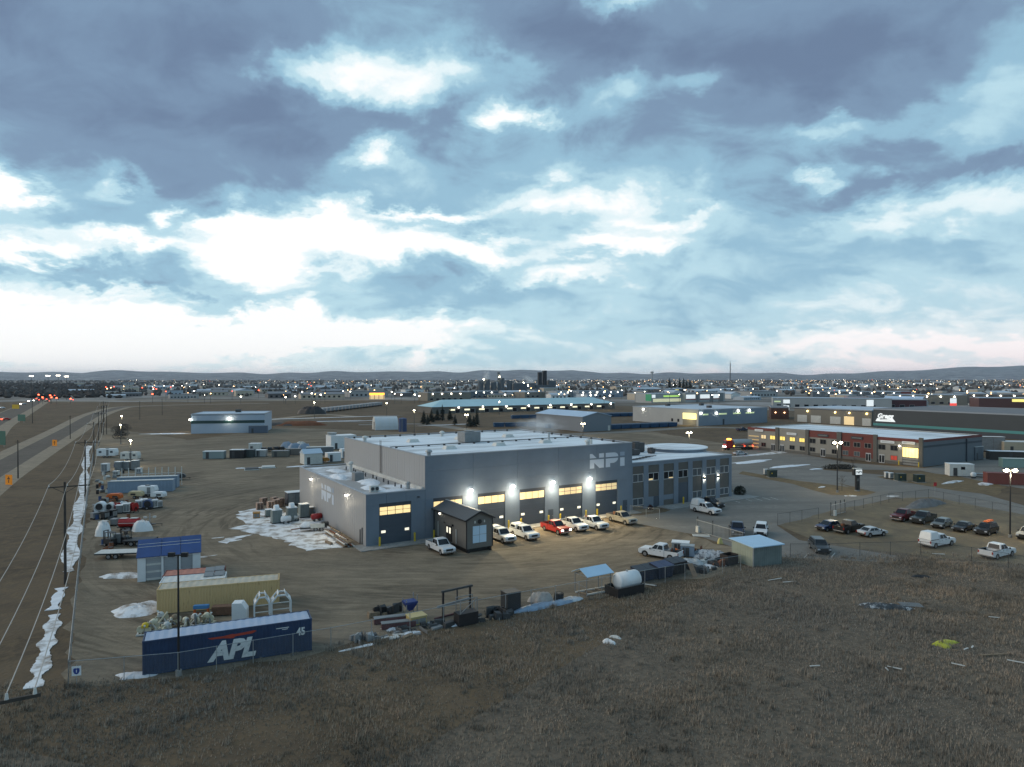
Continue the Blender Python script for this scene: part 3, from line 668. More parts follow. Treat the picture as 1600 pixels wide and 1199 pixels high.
def vehicle(kind, paint, pos, heading, label, group=None, cap=None, lit=False, cat=None, load=None, plate=False, rack=None):
    p = dict(pickup=dict(L=5.85, W=1.98, ax=(1.92,-1.82), hood=1.14, belt=1.22, roof=1.93, cab=(1.25,-.92), rf=(.50,-.72), r=.40),
             suv=dict(L=4.75, W=1.9, ax=(1.45,-1.38), hood=1.05, belt=1.12, roof=1.75, cab=(1.05,-2.25), rf=(.35,-1.95), r=.37),
             sedan=dict(L=4.7, W=1.82, ax=(1.42,-1.35), hood=.86, belt=.95, roof=1.44, cab=(1.0,-1.75), rf=(.22,-1.0), r=.33),
             hatch=dict(L=4.2, W=1.78, ax=(1.3,-1.25), hood=.92, belt=1.0, roof=1.52, cab=(1.05,-1.95), rf=(.25,-1.5), r=.33))[kind]
    name = {'pickup': 'pickup_truck', 'suv': 'sport_utility_car', 'sedan': 'sedan_car', 'hatch': 'hatchback_car'}[kind]
    t = thing(name, label, cat or {'pickup': 'pickup', 'suv': 'suv'}.get(kind, 'car'), (pos[0], pos[1], .03), heading, group)
    L2, w = p['L'] / 2, p['W'] / 2; fx, rx = p['ax']; r = p['r']; ar = r + .09; z0 = .36; m = PAINT[paint]
    pick = kind == 'pickup'
    back = -.95 if pick else -L2 + .04
    # body side profile, going round from the front bottom
    pts = [(L2-.12, z0+.05), (L2, z0+.25), (L2, p['hood']-.22), (L2-.16, p['hood']-.03), (p['cab'][0]+.05, p['hood']+.05), (p['cab'][0]-.05, p['belt'])]
    if pick: pts += [(back, p['belt']), (back, z0)]
    else:
        dk = p['belt'] - (.02 if kind == 'sedan' else 0)
        pts += [(p['cab'][1], p['belt']), (-L2+.12, dk), (-L2, dk-.2), (-L2, z0+.2), (-L2+.1, z0)]
        pts += arch(rx, ar, z0)[::-1]
    pts += arch(fx, ar, z0)[::-1]
    mb = MB(); mb.side(pts[::-1], -w, w); mb.build('body', m, t, bevel=.05)
    part('underbody', mTrimBlk, t, lambda b: b.box(-L2+.25, L2-.25, -w+.12, w-.12, .28, .62))
    if pick:
        bp = [(-1.0, z0), (-1.0, p['belt']+.03), (-L2, p['belt']+.03), (-L2, z0+.12)] + arch(rx, ar, z0)[::-1]
        bed = MB()
        for s in (-1, 1): bed.side(bp, s*w - (.09 if s > 0 else 0), s*w + (.09 if s < 0 else 0))
        bed.box(-1.08, -1.0, -w+.09, w-.09, .62, p['belt']+.03)
        b_ = bed.build('bed', m, t)
        part('bed_floor', mBedliner, b_, lambda b: (b.box(-L2+.06, -1.08, -w+.09, w-.09, .66, .74), b.box(-L2+.06, -1.08, -w+.092, -w+.11, .74, p['belt']), b.box(-L2+.06, -1.08, w-.11, w-.092, .74, p['belt'])))
        part('bed_rail', mBedliner, b_, lambda b: (b.box(-L2+.02, -1.0, -w-.005, -w+.095, p['belt']+.031, p['belt']+.06), b.box(-L2+.02, -1.0, w-.095, w+.005, p['belt']+.031, p['belt']+.06), b.box(-1.085, -.99, -w+.096, w-.096, p['belt']+.031, p['belt']+.06)))
        part('tailgate', m, t, lambda b: b.box(-L2-.02, -L2+.06, -w+.092, w-.092, .6, p['belt']+.02))
    # cabin
    zb, zr = p['belt'] - .02, p['roof']; (c0, c1), (f0, f1) = p['cab'], p['rf']; i0, i1 = .04, .20
    B = [(c1, -w+i0, zb), (c0, -w+i0, zb), (c0, w-i0, zb), (c1, w-i0, zb)]; T = [(f1, -w+i1, zr), (f0, -w+i1, zr), (f0, w-i1, zr), (f1, w-i1, zr)]
    mb = MB(); mb.hexa(B, T); mb.build('cabin', m, t, bevel=.07)
    def pane(q, off):
        n = (Vector(q[1]) - Vector(q[0])).cross(Vector(q[3]) - Vector(q[0])).normalized() * off
        mb = MB(); mb.add([Vector(a) + n for a in q] + [Vector(a) - n * .5 for a in q], [(0,1,2,3),(0,4,5,1),(1,5,6,2),(2,6,7,3),(3,7,4,0)]); return mb.build('window', mGlass, t)
    lerp = lambda a, b, k: tuple(a[i] + (b[i] - a[i]) * k for i in range(3))
    def face(bl, br, tl, tr, u0, u1, v0=.12, v1=.86):
        q = lambda u, v: lerp(lerp(bl, br, u), lerp(tl, tr, u), v)
        return [q(u0, v0), q(u1, v0), q(u1, v1), q(u0, v1)]
    pane(face(B[1], B[2], T[1], T[2], .07, .93, .06, .92), .015)
    pane(face(B[3], B[0], T[3], T[0], .10, .90), .015)
    n_win = {'pickup': ((.08,.47),(.52,.88)), 'suv': ((.05,.30),(.34,.62),(.66,.93)), 'sedan': ((.10,.46),(.50,.86)), 'hatch': ((.06,.38),(.42,.82))}[kind]
    for u0, u1 in n_win:
        pane(face(B[0], B[1], T[0], T[1], u0, u1), .015); pane(face(B[2], B[3], T[2], T[3], 1-u1, 1-u0), .015)
    # ends
    part('grille', mTrimBlk, t, lambda b: b.box(L2-.02, L2+.025, -w*.55, w*.55, p['hood']-.46, p['hood']-.17))
    part('front_bumper', mChrome if pick and paint not in ('black', 'green') else mTrimBlk, t, lambda b: b.box(L2-.1, L2+.06, -w*.93, w*.93, .40, .60), bevel=.03)
    part('rear_bumper', mChrome if pick else mTrimBlk, t, lambda b: b.box(-L2-.12, -L2+.05, -w*.9, w*.9, .44, .60), bevel=.03)
    for s in (-1, 1):
        part('headlight', mHeadOn if lit else mHeadOff, t, lambda b: b.box(L2-.10, L2+.035, s*w*.78-.17, s*w*.78+.17, p['hood']-.38, p['hood']-.20))
        part('tail_light', mTail, t, lambda b: b.box(-L2-.035, -L2+.06, s*(w-.10)-.085, s*(w-.10)+.085, p['belt']-.42, p['belt']-.08))
        part('mirror', mTrimBlk, t, lambda b: b.box(c0-.22, c0-.10, s*(w+.10)-.11, s*(w+.10)+.11, zb-.02, zb+.20), bevel=.03)
        for h_ in (c0-.75, c0-1.65):
            part('door_handle', mTrimBlk, t, lambda b: b.box(h_-.1, h_+.1, s*(w+.006)-.012, s*(w+.006)+.012, p['belt']-.16, p['belt']-.11))
        for x in (fx, rx):
            a, q = wheel_meshes(r); o = put('wheel', a, t, (x, s*(w-.13), r)); put('rim', q, o)
    if cap:
        hh = zr + (.02 if cap == 'low' else .42); e = .05 if cap == 'low' else .02
        mb = MB(); cb0 = (-L2+.02, -w+.02, p['belt']+.03); x1 = -1.0
        mb.hexa([(-L2+.02,-w+.02,p['belt']+.032),(x1,-w+.02,p['belt']+.032),(x1,w-.02,p['belt']+.032),(-L2+.02,w-.02,p['belt']+.032)],
                [(-L2+.22,-w+.2,hh),(x1-e,-w+.2,hh),(x1-e,w-.2,hh),(-L2+.22,w-.2,hh)])
        c_ = mb.build('bed_cap', m, t, bevel=.08)
        if cap == 'low':
            for s in (-1, 1):
                part('cap_window', mGlass, c_, lambda b: b.hexa([(-L2+.35, s*(w-.055), 1.42),(-1.3, s*(w-.055), 1.42),(-1.3, s*(w-.035), 1.42),(-L2+.35, s*(w-.035), 1.42)], [(-L2+.45, s*(w-.135), 1.74),(-1.35, s*(w-.135), 1.74),(-1.35, s*(w-.115), 1.74),(-L2+.45, s*(w-.115), 1.74)]))
    if load:
        rr = random.Random(int(pos[0]*10))
        for k in range(load):
            x, y = rr.uniform(-L2+.5, -1.4), rr.uniform(-.5, .5)
            part('cargo', [mDark, mRust, mGrey, mOrange][k % 4], t, lambda b: b.hexa([(x-.3,y-.25,.75),(x+.3,y-.2,.75),(x+.3,y+.25,.75),(x-.3,y+.2,.75)], [(x-.25,y-.2,1.35+.2*(k%3)),(x+.25,y-.2,1.3+.2*(k%2)),(x+.2,y+.2,1.3),(x-.2,y+.2,1.45)]))
    if rack:
        part('roof_rack', mBlack, t, lambda b: [b.bar((f1+.2, -.6+.4*k, zr+.08), (f0-.1, -.6+.4*k, zr+.08), .025) for k in range(4)])
        part('roof_load', mOrange, t, lambda b: b.hexa([(f1+.1,-.3,zr+.12),(f0-.2,-.5,zr+.12),(f0-.2,.2,zr+.12),(f1+.1,.4,zr+.12)], [(f1+.3,-.2,zr+.35),(f0-.4,-.3,zr+.33),(f0-.4,.1,zr+.3),(f1+.3,.3,zr+.4)]))
    return t
HV = TH - 90.0                       # nose out from the workshop
def from_wheel(px, py, heading, side=-1, axle=1.92, w=.86):
    "centre of a vehicle whose front wheel stands at the photo point"
    g = G(px, py); c, s = math.cos(R(heading)), math.sin(R(heading))
    rx, ry = (s, -c) if side < 0 else (-s, c)
    return (g[0] - axle*c - w*rx, g[1] - axle*s - w*ry)
vehicle('pickup', 'white', from_wheel(688.75, 868.7, HV), HV, 'white pickup with an open black bed parked beside the grey cabin', load=0)
vehicle('pickup', 'white', from_wheel(785.6, 850.5, HV), HV, 'white pickup with a bed canopy, half hidden by the grey cabin', cap='low')
vehicle('pickup', 'white', from_wheel(822.5, 845.8, HV), HV, 'white pickup with a windowed bed canopy, next to the red truck', cap='low')
vehicle('pickup', 'red', from_wheel(872.5, 837, HV), HV, 'bright red pickup with its headlights on', lit=True)
vehicle('pickup', 'white', from_wheel(900.6, 832, HV), HV, 'white pickup with dark wheels just beside the red truck, scrap in its bed', load=3)
vehicle('pickup', 'white', from_wheel(932.5, 829.5, HV), HV, 'white pickup with gear piled in the bed, next to the tan truck', load=7)
vehicle('pickup', 'tan', from_wheel(977.5, 821.5, HV), HV, 'tan two tone pickup at the end of the row by the office', load=2)
vehicle('pickup', 'white', from_wheel(1111, 806, HV), HV, 'white pickup with a tall enclosed service cap by the office', cap='tall')
vehicle('pickup', 'black', from_wheel(1116.5, 796.5, HV - 2), HV - 2, 'black pickup parked against the office, behind the white service truck')
vehicle('pickup', 'white', from_wheel(1008.5, 870.5, 143, side=1), 143, 'dirty white pickup among the scrap in the yard, scrap in its bed', load=5)
vehicle('pickup', 'navy', G(1153, 835), TH + 222, 'dark blue pickup standing in front of the rolling gate')
vehicle('suv', 'white', G(1190, 836), TH + 215, 'white car with a sunroof behind the small metal shed')
vehicle('suv', 'slate', G(1281.5, 862), -98, 'dark grey suv facing the field in a marked bay')
vehicle('hatch', 'blue', G(1295, 829), TH + 176, 'small blue hatchback beside the black flatbed pickup')
vehicle('pickup', 'black', G(1328, 832), TH, 'black flatbed pickup parked between the blue and the silver car', load=2)
vehicle('sedan', 'silver', G(1364, 838), TH - 12, 'silver two door car beside the black flatbed pickup')
HU = TH + 180 + 4
vehicle('pickup', 'maroon', G(1413, 813), HU, 'dark red pickup at the end of the row in the brown lot')
vehicle('pickup', 'green', G(1444, 817), HU, 'dark green black pickup next to the dark red one')
vehicle('hatch', 'grey', G(1473, 825), HU, 'grey green hatchback between the dark pickup and the black sedan')
vehicle('sedan', 'black', G(1507, 830), HU, 'black sedan with bright headlights in the row of the brown lot')
vehicle('suv', 'black', G(1543, 835), HU, 'black suv with an orange load on its roof rack', rack=True)
vehicle('suv', 'beige', G(1609, 842), HU, 'beige suv parked beside the tall lamp post')
vehicle('pickup', 'white', G(1466, 854), TH - 6, 'white pickup with a bulky white service box facing the brown lot', cap='tall')
vehicle('pickup', 'white', G(1560, 871), TH - 4, 'white pickup with an empty open bed at the edge of the field')
# far traffic on the highway: small cars with their lights on
def far_car(px, py, heading, paint, head, label, group):
    t = thing('distant_car', label, 'car', (*G(px, py), .05), heading, group)
    mb = MB(); mb.side([(-2.2,.4),(2.2,.4),(2.25,.8),(1.1,.95),(.4,1.45),(-1.2,1.45),(-1.9,.98),(-2.25,.9)][::-1], -.9, .9); mb.build('body', PAINT[paint], t)
    for s in (-1, 1):
        part('wheel', mTyre, t, lambda b: (b.cyl((1.35, s*.8, .33), (1.35, s*.92, .33), .33), b.cyl((-1.35, s*.8, .33), (-1.35, s*.92, .33), .33)))
        part('light', mHeadOn if head else mTailOn, t, lambda b: b.box(2.2 if head else -2.5, 2.5 if head else -2.2, s*.6-.35, s*.6+.35, .5, 1.0))
for i, (px, py, hd, pt, hl) in enumerate([(48,628,-118,'white',1),(56,627,-118,'grey',1),(64,626,62,'black',0),(70,624,62,'grey',0),(76,625,62,'maroon',0),(82,622,62,'silver',0),(88,619,62,'black',0),
        (36,632.5,-118,'silver',1),(72,628,-118,'black',0),(60,624,62,'navy',0),(110,626,200,'white',0),(116,610,60,'black',0),(125,607,60,'grey',0),(134,604.5,60,'black',0),(104,614,60,'red',0)]):
    far_car(px, py, hd, pt, hl, 'tiny car with red tail lights on the far highway' if not hl else 'tiny car with its headlights on, on the far highway', 'cars on the far highway')
far_car(9, 657, 58, 'red', 0, 'red car driving away on the highway past the green road sign', None)
far_car(2, 639, -122, 'white', 1, 'white car on the far side of the highway', None)
# ------------------------------------------------------------------ containers
def corr(mb, x0, x1, z0, z1, y, out, pitch=.28, dep=.045, mi=0):
    "trapezoid-corrugated wall in the xz plane at y; `out` is the outward sign along y"
    n = max(1, int((x1 - x0) / pitch)); p = (x1 - x0) / n; vs = []; 
    for i in range(n):
        a = x0 + i * p
        for f, d_ in ((0, 0), (.3, 0), (.5, -dep), (.8, -dep)): vs += [(a + f*p, y + out*d_, z0), (a + f*p, y + out*d_, z1)]
    vs += [(x1, y, z0), (x1, y, z1)]
    k = len(vs) // 2; mb.add(vs, [(2*i, 2*i+2, 2*i+3, 2*i+1) for i in range(k-1)], mi)
def container(label, c, rz, L, H, mside, mroof, mend=None, Wd=2.44, group=None, z=.05):
    t = thing('shipping_container', label, 'container', (c[0], c[1], z), rz, group)
    mb = MB(); corr(mb, .12, L-.12, .16, H-.12, .03, -1); mb.build('side_panel', mside, t, fix=False)
    mb = MB(); corr(mb, .12, L-.12, .16, H-.12, Wd-.03, 1); mb.build('side_panel', mside, t, fix=False)
    mb = MB(); n = int((L-.3)/.34)
    vs = []
    for i in range(n+1):
        a = .15 + (L-.3) * i / n; h = H - (.05 if i % 2 else .012)
        vs += [(a, .08, h), (a, Wd-.08, h)]
    mb.add(vs, [(2*i, 2*i+2, 2*i+3, 2*i+1) for i in range(n)]); mb.build('roof', mroof, t)
    part('frame', mside, t, lambda b: ([b.box(x, x+.14, y, y+.14, 0, H) for x in (0, L-.14) for y in (0, Wd-.14)], [b.box(.14, L-.14, y, y+.09, zz, zz+.14) for y in (0, Wd-.09) for zz in (.02, H-.14)], [b.box(x, x+.1, .14, Wd-.14, zz, zz+.14) for x in (0, L-.1) for zz in (.02, H-.14)]))
    part('floor', mDark, t, lambda b: b.box(.1, L-.1, .1, Wd-.1, .06, .16))
    mb = MB(); mb.box(.04, .09, .15, Wd/2-.01, .17, H-.15); mb.box(.04, .09, Wd/2+.01, Wd-.15, .17, H-.15)
    for y in (.5, .95, 1.5, 1.95): mb.bar((.02, y, .2), (.02, y, H-.18), .022)
    mb.build('door', mend or mside, t)
    part('end_wall', mend or mside, t, lambda b: b.box(L-.08, L-.05, .14, Wd-.14, .16, H-.14))
    part('corner_casting', mside, t, lambda b: [b.box(x, x+.18, y, y+.17, zz, zz+.13) for x in (-.012, L-.168) for y in (-.012, Wd-.158) for zz in (-.01, H-.105)])
    return t
mNavy = mat('container_navy', (.026,.055,.125), .5, dark=(.018,.032,.07), scale=.6, cover=.35, soft=.25)
mNavyRoof = mat('faded_blue_roof', (.28,.38,.54), .6, dark=(.38,.44,.54), scale=.7, cover=.5, soft=.2)
mTanBox = mat('container_ochre', (.62,.43,.21), .6, dark=(.22,.11,.05), scale=1.1, cover=.33, soft=.05, streak=(2.2,1,.5))
mTanRoof = mat('container_cream_roof', (.50,.46,.37), .7, dark=(.36,.30,.22), scale=.8, cover=.4, soft=.2)
mBlueGrey = mat('container_pale_blue', (.23,.30,.39), .55, var=.1, scale=.4)
mRedBox = mat('container_oxide', (.19,.055,.045), .65, dark=(.18,.06,.045), scale=.9, cover=.4, soft=.2)
def box_heading(pa, pb): return math.degrees(math.atan2(pb[1]-pa[1], pb[0]-pa[0]))
pa, pb = G(220, 1060), G(495, 1017); ang = box_heading(pa, pb)
ct = container('long navy shipping container with white APL lettering, behind the wire fence', pa, ang, 13.7, 2.9, mNavy, mNavyRoof)
mLet = mat('white_lettering', (.72,.75,.75), .6, dark=(.45,.48,.5), scale=2.5, cover=.38, soft=.1)
me = glyphs('APL', 2.2, mLet, shear=.28, bold=.11, depth=.012, sx=.98); o = put('lettering', me, ct, (5.15, -.022, .42))
o = put('lettering', glyphs('45', .95, mLet, bold=.03, depth=.012, sx=.8), ct, (12.35, -.022, 1.55))
part('swoosh_mark', mat('faded_red_print', (.40,.055,.03), .6), ct, lambda b: b.side([(5.0,2.42),(5.25,2.27),(6.2,2.24),(6.8,2.14),(7.1,2.14),(7.15,2.26),(8.6,2.32),(8.95,2.48),(8.8,2.56),(7.2,2.46),(6.9,2.5),(6.3,2.42)], -.03, -.006))
part('print_line', mLet, ct, lambda b: (b.box(10.6, 11.7, -.024, -.01, 2.38, 2.44), b.box(11.1, 11.6, -.024, -.01, 2.24, 2.30)))
pa, pb = G(243, 962.5), G(438, 944); ang = box_heading(pa, pb)
container('rust streaked ochre shipping container with a cream roof', pa, ang, 12.2, 2.6, mTanBox, mTanRoof)
c, s = math.cos(R(ang)), math.sin(R(ang))
off = lambda p, a, x, y: (p[0] + x*math.cos(R(a)) - y*math.sin(R(a)), p[1] + x*math.sin(R(a)) + y*math.cos(R(a)))
wb = container('short white shipping container tight behind the ochre one', off(pa, ang, -.2, 2.62), ang, 6.6, 2.6, mWhite, mOff)
rb = container('short faded red shipping container behind the white one', off(pa, ang, -.35, 5.3), ang, 6.4, 2.6, mRedBox, mat('faded_red_roof', (.42,.17,.12), .7, var=.15, scale=1))
for k, (x, y) in enumerate(((4.1, 3.5), (5.2, 3.6), (4.0, 5.6), (5.0, 5.8))):
    q = off(pa, ang, x, y); o = part('roof_sheet', mGrey, None, lambda b: b.hexa([(0,0,0),(1.0,0,0),(1.0,1.3,0),(0,1.3,0)], [(0,0,.06),(1.0,0,.06),(1.0,1.3,.22),(0,1.3,.22)]), loc=(q[0], q[1], 2.66), rz=ang)
    o.name = 'panel_sheet'; tag(o, 'grey panel sheet lying on the container roofs', 'panel', 'panel sheets on the container roofs')
# two pale blue containers and the pipe rack behind them
pa2, pb2 = G(167, 772), G(269, 768.5); ang2 = box_heading(pa2, pb2)
c1 = container('pale blue long container with a white top rail, nearer the orange machine', pa2, ang2, 12.9, 2.5, mBlueGrey, mOff)
part('top_rail', mOff, c1, lambda b: b.box(0, 12.9, -.06, .2, 2.5, 2.6))
c2 = container('pale blue long container with a white top rail, in front of the pipe rack', off(pa2, ang2, .2, 5.2), ang2, 12.3, 2.6, mBlueGrey, mOff)
part('top_rail', mOff, c2, lambda b: b.box(0, 12.3, -.06, .2, 2.6, 2.7))
q = off(pa2, ang2, 0, 9.2); t = thing('pipe_rack', 'white steel rack of thin uprights behind the pale blue containers', 'rack', (*q, 0), ang2)
for k in range(10): part('upright', mOff, t, lambda b: b.bar((k*1.4, 0, 0), (k*1.4, 0, 4.3), .07))
for zz in (1.4, 2.9): part('rail', mOff, t, lambda b: b.bar((0, .12, zz), (12.6, .12, zz), .05))
# ------------------------------------------------------------------ trailers and yard machines
def wheels(t, xs, w, r=.36):
    a, q = wheel_meshes(r)
    for x in xs:
        for s in (-1, 1): o = put('wheel', a, t, (x, s*w, r)); put('rim', q, o)
def flat_trailer(label, pos, rz, L, m, dark=False, w=1.15):
    t = thing('flatbed_trailer', label, 'trailer', (*pos, .02), rz)
    for k in range(6): part('deck_board', m, t, lambda b: b.box(-L/2, L/2, -w + k*w/3 + .01, -w + (k+1)*w/3 - .01, .82, .88))
    part('frame', mBlack, t, lambda b: (b.box(-L/2, L/2, -w, -w+.1, .66, .81), b.box(-L/2, L/2, w-.1, w, .66, .81), b.box(-L/2, -L/2+.1, -w+.1, w-.1, .66, .81), b.bar((L/2, -.5, .7), (L/2+1.3, 0, .6), .05), b.bar((L/2, .5, .7), (L/2+1.3, 0, .6), .05)))
    wheels(t, (-.9, .0), w - .16); part('jack_leg', mBlack, t, lambda b: b.bar((L/2+1.1, 0, 0), (L/2+1.1, 0, .8), .04)); return t
flat_trailer('pale wooden flatbed trailer with two axles beside the blue roofed store', G(184, 872), 8, 5.4, mOff)
flat_trailer('dark flatbed trailer behind the blue roofed store', G(218, 852), 8, 4.2, mDark)
flat_trailer('empty flatbed trailer with a bare steel frame across the road, by the white office unit', G(1520, 745), -40, 10.0, mGrey)
def box_trailer(label, pos, rz, L, H, m, w=1.2, win=(), name='white_trailer', cat='trailer'):
    t = thing(name, label, cat, (*pos, .02), rz)
    mb = MB(); mb.side([(-L/2,.55),(L/2,.55),(L/2+.15,H*.6),(L/2-.1,H),(-L/2,H)][::-1], -w, w); mb.build('body', m, t, bevel=.06)
    for x, z in win:
        for s in (-1, 1): part('window', mGlassB, t, lambda b: b.box(x, x+.8, s*(w+.01)-.02, s*(w+.01)+.02, z, z+.6))
    part('door', mGrey, t, lambda b: b.box(.2, .9, -w-.03, -w+.01, .7, min(2.5, H-.2)))
    part('roof_vent', mGrey, t, lambda b: b.box(-.4, .4, -.3, .3, H, H+.2)); wheels(t, (-.5, .45), w-.13)
    part('drawbar', mBlack, t, lambda b: (b.bar((L/2, -.4, .5), (L/2+1.2, 0, .5), .05), b.bar((L/2, .4, .5), (L/2+1.2, 0, .5), .05), b.bar((L/2+1, 0, 0), (L/2+1, 0, .55), .05))); return t
box_trailer('white travel trailer nearest the western fence, under the yellow yard lamp', G(167, 715), 6, 5.4, 2.7, mWhite, win=((-2, 1.5), (1.3, 1.5)))
box_trailer('cream travel trailer with dark panels beside the yellow yard lamp', G(203, 720), 4, 4.9, 2.6, mOff, win=((-1.8, 1.4), (1.2, 1.4)))
def cabinet(label, pos, rz, w, d_, h, m, cat='unit', name='equipment_cabinet', group=None, roof=None, legs=.25):
    t = thing(name, label, cat, (*pos, 0), rz, group)
    part('case', m, t, lambda b: b.box(-w/2, w/2, -d_/2, d_/2, legs, h), bevel=.03)
    part('lid', roof or mWhite, t, lambda b: b.box(-w/2-.06, w/2+.06, -d_/2-.06, d_/2+.06, h, h+.1))
    part('door', mGrey, t, lambda b: (b.box(-w/2+.1, -.03, -d_/2-.02, -d_/2, legs+.15, h-.15), b.box(.03, w/2-.1, -d_/2-.02, -d_/2, legs+.15, h-.15)))
    part('skid', mBlack, t, lambda b: (b.box(-w/2, w/2, -d_/2, -d_/2+.15, 0, legs), b.box(-w/2, w/2, d_/2-.15, d_/2, 0, legs))); return t
for i, (px, py, w, h) in enumerate(((164,738,1.6,2.2),(185,736,1.6,2.4),(198,735,1.6,2.3),(211,735,1.6,2.6))):
    cabinet(['white boxy heater standing alone by the dark pallets', 'white roofed equipment cabinet behind the pipe rack, next to the heater', 'white roofed equipment cabinet behind the pipe rack, middle of three', 'white roofed equipment cabinet behind the pipe rack, far end of three'][i], G(px, py), 5, w, 1.5, h, mWhite if i == 0 else mGrey)
cabinet('low white generator case with a blue door behind the pipe rack', G(217, 740), 5, 1.2, 1.0, 1.3, mWhite)
cabinet('low white tool case behind the pipe rack', G(181, 744), 5, 1.3, 1.0, 1.2, mOff)
def compressor(label, pos, rz, m, L=2.8, name='towable_compressor', cat='compressor'):
    t = thing(name, label, cat, (*pos, .0), rz)
    mb = MB(); mb.side([(-L/2,.5),(L/2,.5),(L/2,1.0),(L/2-.35,1.45),(-L/2+.3,1.5),(-L/2,1.1)][::-1], -.72, .72); mb.build('hood', m, t, bevel=.08)
    part('grille', mBlack, t, lambda b: b.box(-L*.3, L*.05, -.74, .74, .75, 1.1)); wheels(t, (0,), .82, .33)
    part('drawbar', mBlack, t, lambda b: (b.bar((L/2, 0, .5), (L/2+1.1, 0, .45), .05), b.bar((L/2+.9, 0, 0), (L/2+.9, 0, .5), .04))); return t
compressor('orange towable machine in front of the pale blue container', G(178, 783), 185, mOrange)
compressor('cream towable compressor in front of the pale blue container', G(212, 779), 5, mat('cream_paint', (.55,.45,.26), .5, var=.1))
compressor('white towable light plant at the end of the pale blue container', G(247, 780), 178, mWhite)
box_trailer('white box trailer on dark wheels against the pale blue container', G(230, 776), 4, 3.4, 2.2, mWhite, w=.9)
def dome_heater(label, pos, rz, m, h=2.0, r=.8, group=None):
    t = thing('domed_heater', label, 'heater', (*pos, 0), rz, group)
    mb = MB(); mb.cyl((0,-.7,h-r), (0,.7,h-r), r, n=18); mb.box(-r, r, -.7, .7, .5, h-r); mb.build('hood', m, t)
    part('opening', mBlack, t, lambda b: b.cyl((0,-.72,h-r), (0,-.705,h-r), r*.72, n=16)); part('base', mBlack, t, lambda b: b.box(-r, r, -.9, .9, .12, .5)); wheels(t, (0,), r, .28); return t
dome_heater('white arched heater nearest the western fence in the machine row', G(156, 803), 10, mWhite, 2.2, .85)
dome_heater('white arched heater beside the red hose reel', G(171, 801), 10, mOff, 1.8, .7)
dome_heater('blue fronted round heater with a white hood at the end of the machine row', G(231, 796), 10, mat('mid_blue', (.06,.10,.2), .5), 1.9, .85)
def reel(label, pos, rz, m, r=.75):
    t = thing('hose_reel', label, 'reel', (*pos, 0), rz)
    part('drum', m, t, lambda b: b.cyl((0,-.3,r+.2), (0,.3,r+.2), r*.6, n=16))
    for s in (-1, 1):
        part('flange', m, t, lambda b: b.cyl((0,s*.36-.03,r+.2), (0,s*.36+.03,r+.2), r, n=20))
        part('stand', mBlack, t, lambda b: (b.bar((-.6,s*.48,0), (0,s*.48,r+.25), .05), b.bar((.6,s*.48,0), (0,s*.48,r+.25), .05)))
    return t
reel('dark red hose reel in the middle of the machine row', G(181, 800), 80, mRed); reel('dark red hose reel beside the white pump cases', G(208, 801), 75, mRed, .8)
reel('white hose reel with a thin frame in the machine row', G(192, 797), 80, mWhite, .7)
for i, (px, py, h, m_, lb) in enumerate(((186,803,1.5,mGrey,'grey pump case between the two red reels'),(197,802,1.7,mOff,'off white pump case between the two red reels'),(216,796,1.6,mWhite,'white pump case behind the round blue heater'),(224,793,1.5,mWhite,'tall white pump case near the cream compressor'),(240,795,1.6,mWhite,'white pump case beside the round blue heater'),(247,794,1.2,mGalv,'small galvanised case at the very end of the machine row'),(150,800,1.3,mGrey,'low grey case against the western fence'),(147,812,1.1,mGrey,'pale grey bin against the western fence'),(163,812,1.3,mBlack,'black crate in front of the arched heaters'),(175,810,1.4,mBlack,'black burner case in front of the arched heaters'),(160,825,1.0,mOff,'pallet of pale hoses by the western fence'),(178,822,1.1,mGrey,'grey skip next to the red tank trailer'))):
    cabinet(lb, G(px, py), 12 + i*7, 1.1, .95, h, m_, name='pump_case', roof=m_ if i > 4 else mWhite)
t = thing('tank_trailer', 'red tank on a two axle trailer in the machine yard', 'trailer', (*G(201, 829), 0), 6)
part('tank', mRed, t, lambda b: b.cyl((-1.5,0,1.25), (1.5,0,1.25), .72, n=20), smooth=False); part('frame', mBlack, t, lambda b: (b.box(-1.7, 1.7, -.6, .6, .5, .62), b.bar((1.7,0,.55), (2.8,0,.5), .05), b.bar((2.6,0,0),(2.6,0,.5),.04)))
part('stripe', mOff, t, lambda b: b.box(-1.4, 1.4, -.735, -.715, 1.22, 1.3)); part('walkway', mOff, t, lambda b: (b.box(-1.4,-.3,-.4,.4,1.95,2.0), b.box(.2,1.3,-.4,.4,1.95,2.0)))
wheels(t, (-.55, .3), .75, .34)
def tarp(label, pos, rx, ry, h, m, seed, name='tarped_load', cat='tarp', rz=0., group=None, rag=.3):
    return mound(name, m, pos, rx, ry, h, rz, seed, rag, kind=None, label=label, cat=cat, n=28, rings=7, group=group, full=4.0)
tarp('white tarped machine by the western fence, beside the black forklift mast', G(161, 838), 1.2, .9, 2.0, mWhite, 3)
tarp('white tarped trailer load just right of the red tank trailer', G(220, 830), 1.5, 1.1, 1.5, mWhite, 4)
t = thing('light_tower', 'small folded light tower trailer behind the white tarped load', 'light tower', (*G(233, 824), 0), 20)
part('frame', mBlack, t, lambda b: (b.box(-.9,.9,-.4,.4,.4,.5), b.bar((.9,0,.45),(1.9,0,.4),.04), b.bar((1.8,0,0),(1.8,0,.4),.03))); part('mast', mGalv, t, lambda b: b.bar((0,0,.5),(0,0,2.3),.06)); wheels(t, (0,), .55, .3)
for s in (-1, 1): part('lamp_head', mOff, t, lambda b: b.box(s*.7-.25, s*.7+.25, -.1, .1, 1.5, 1.8)); part('arm', mGalv, t, lambda b: b.bar((0,0,1.65),(s*.5,0,1.65),.03))
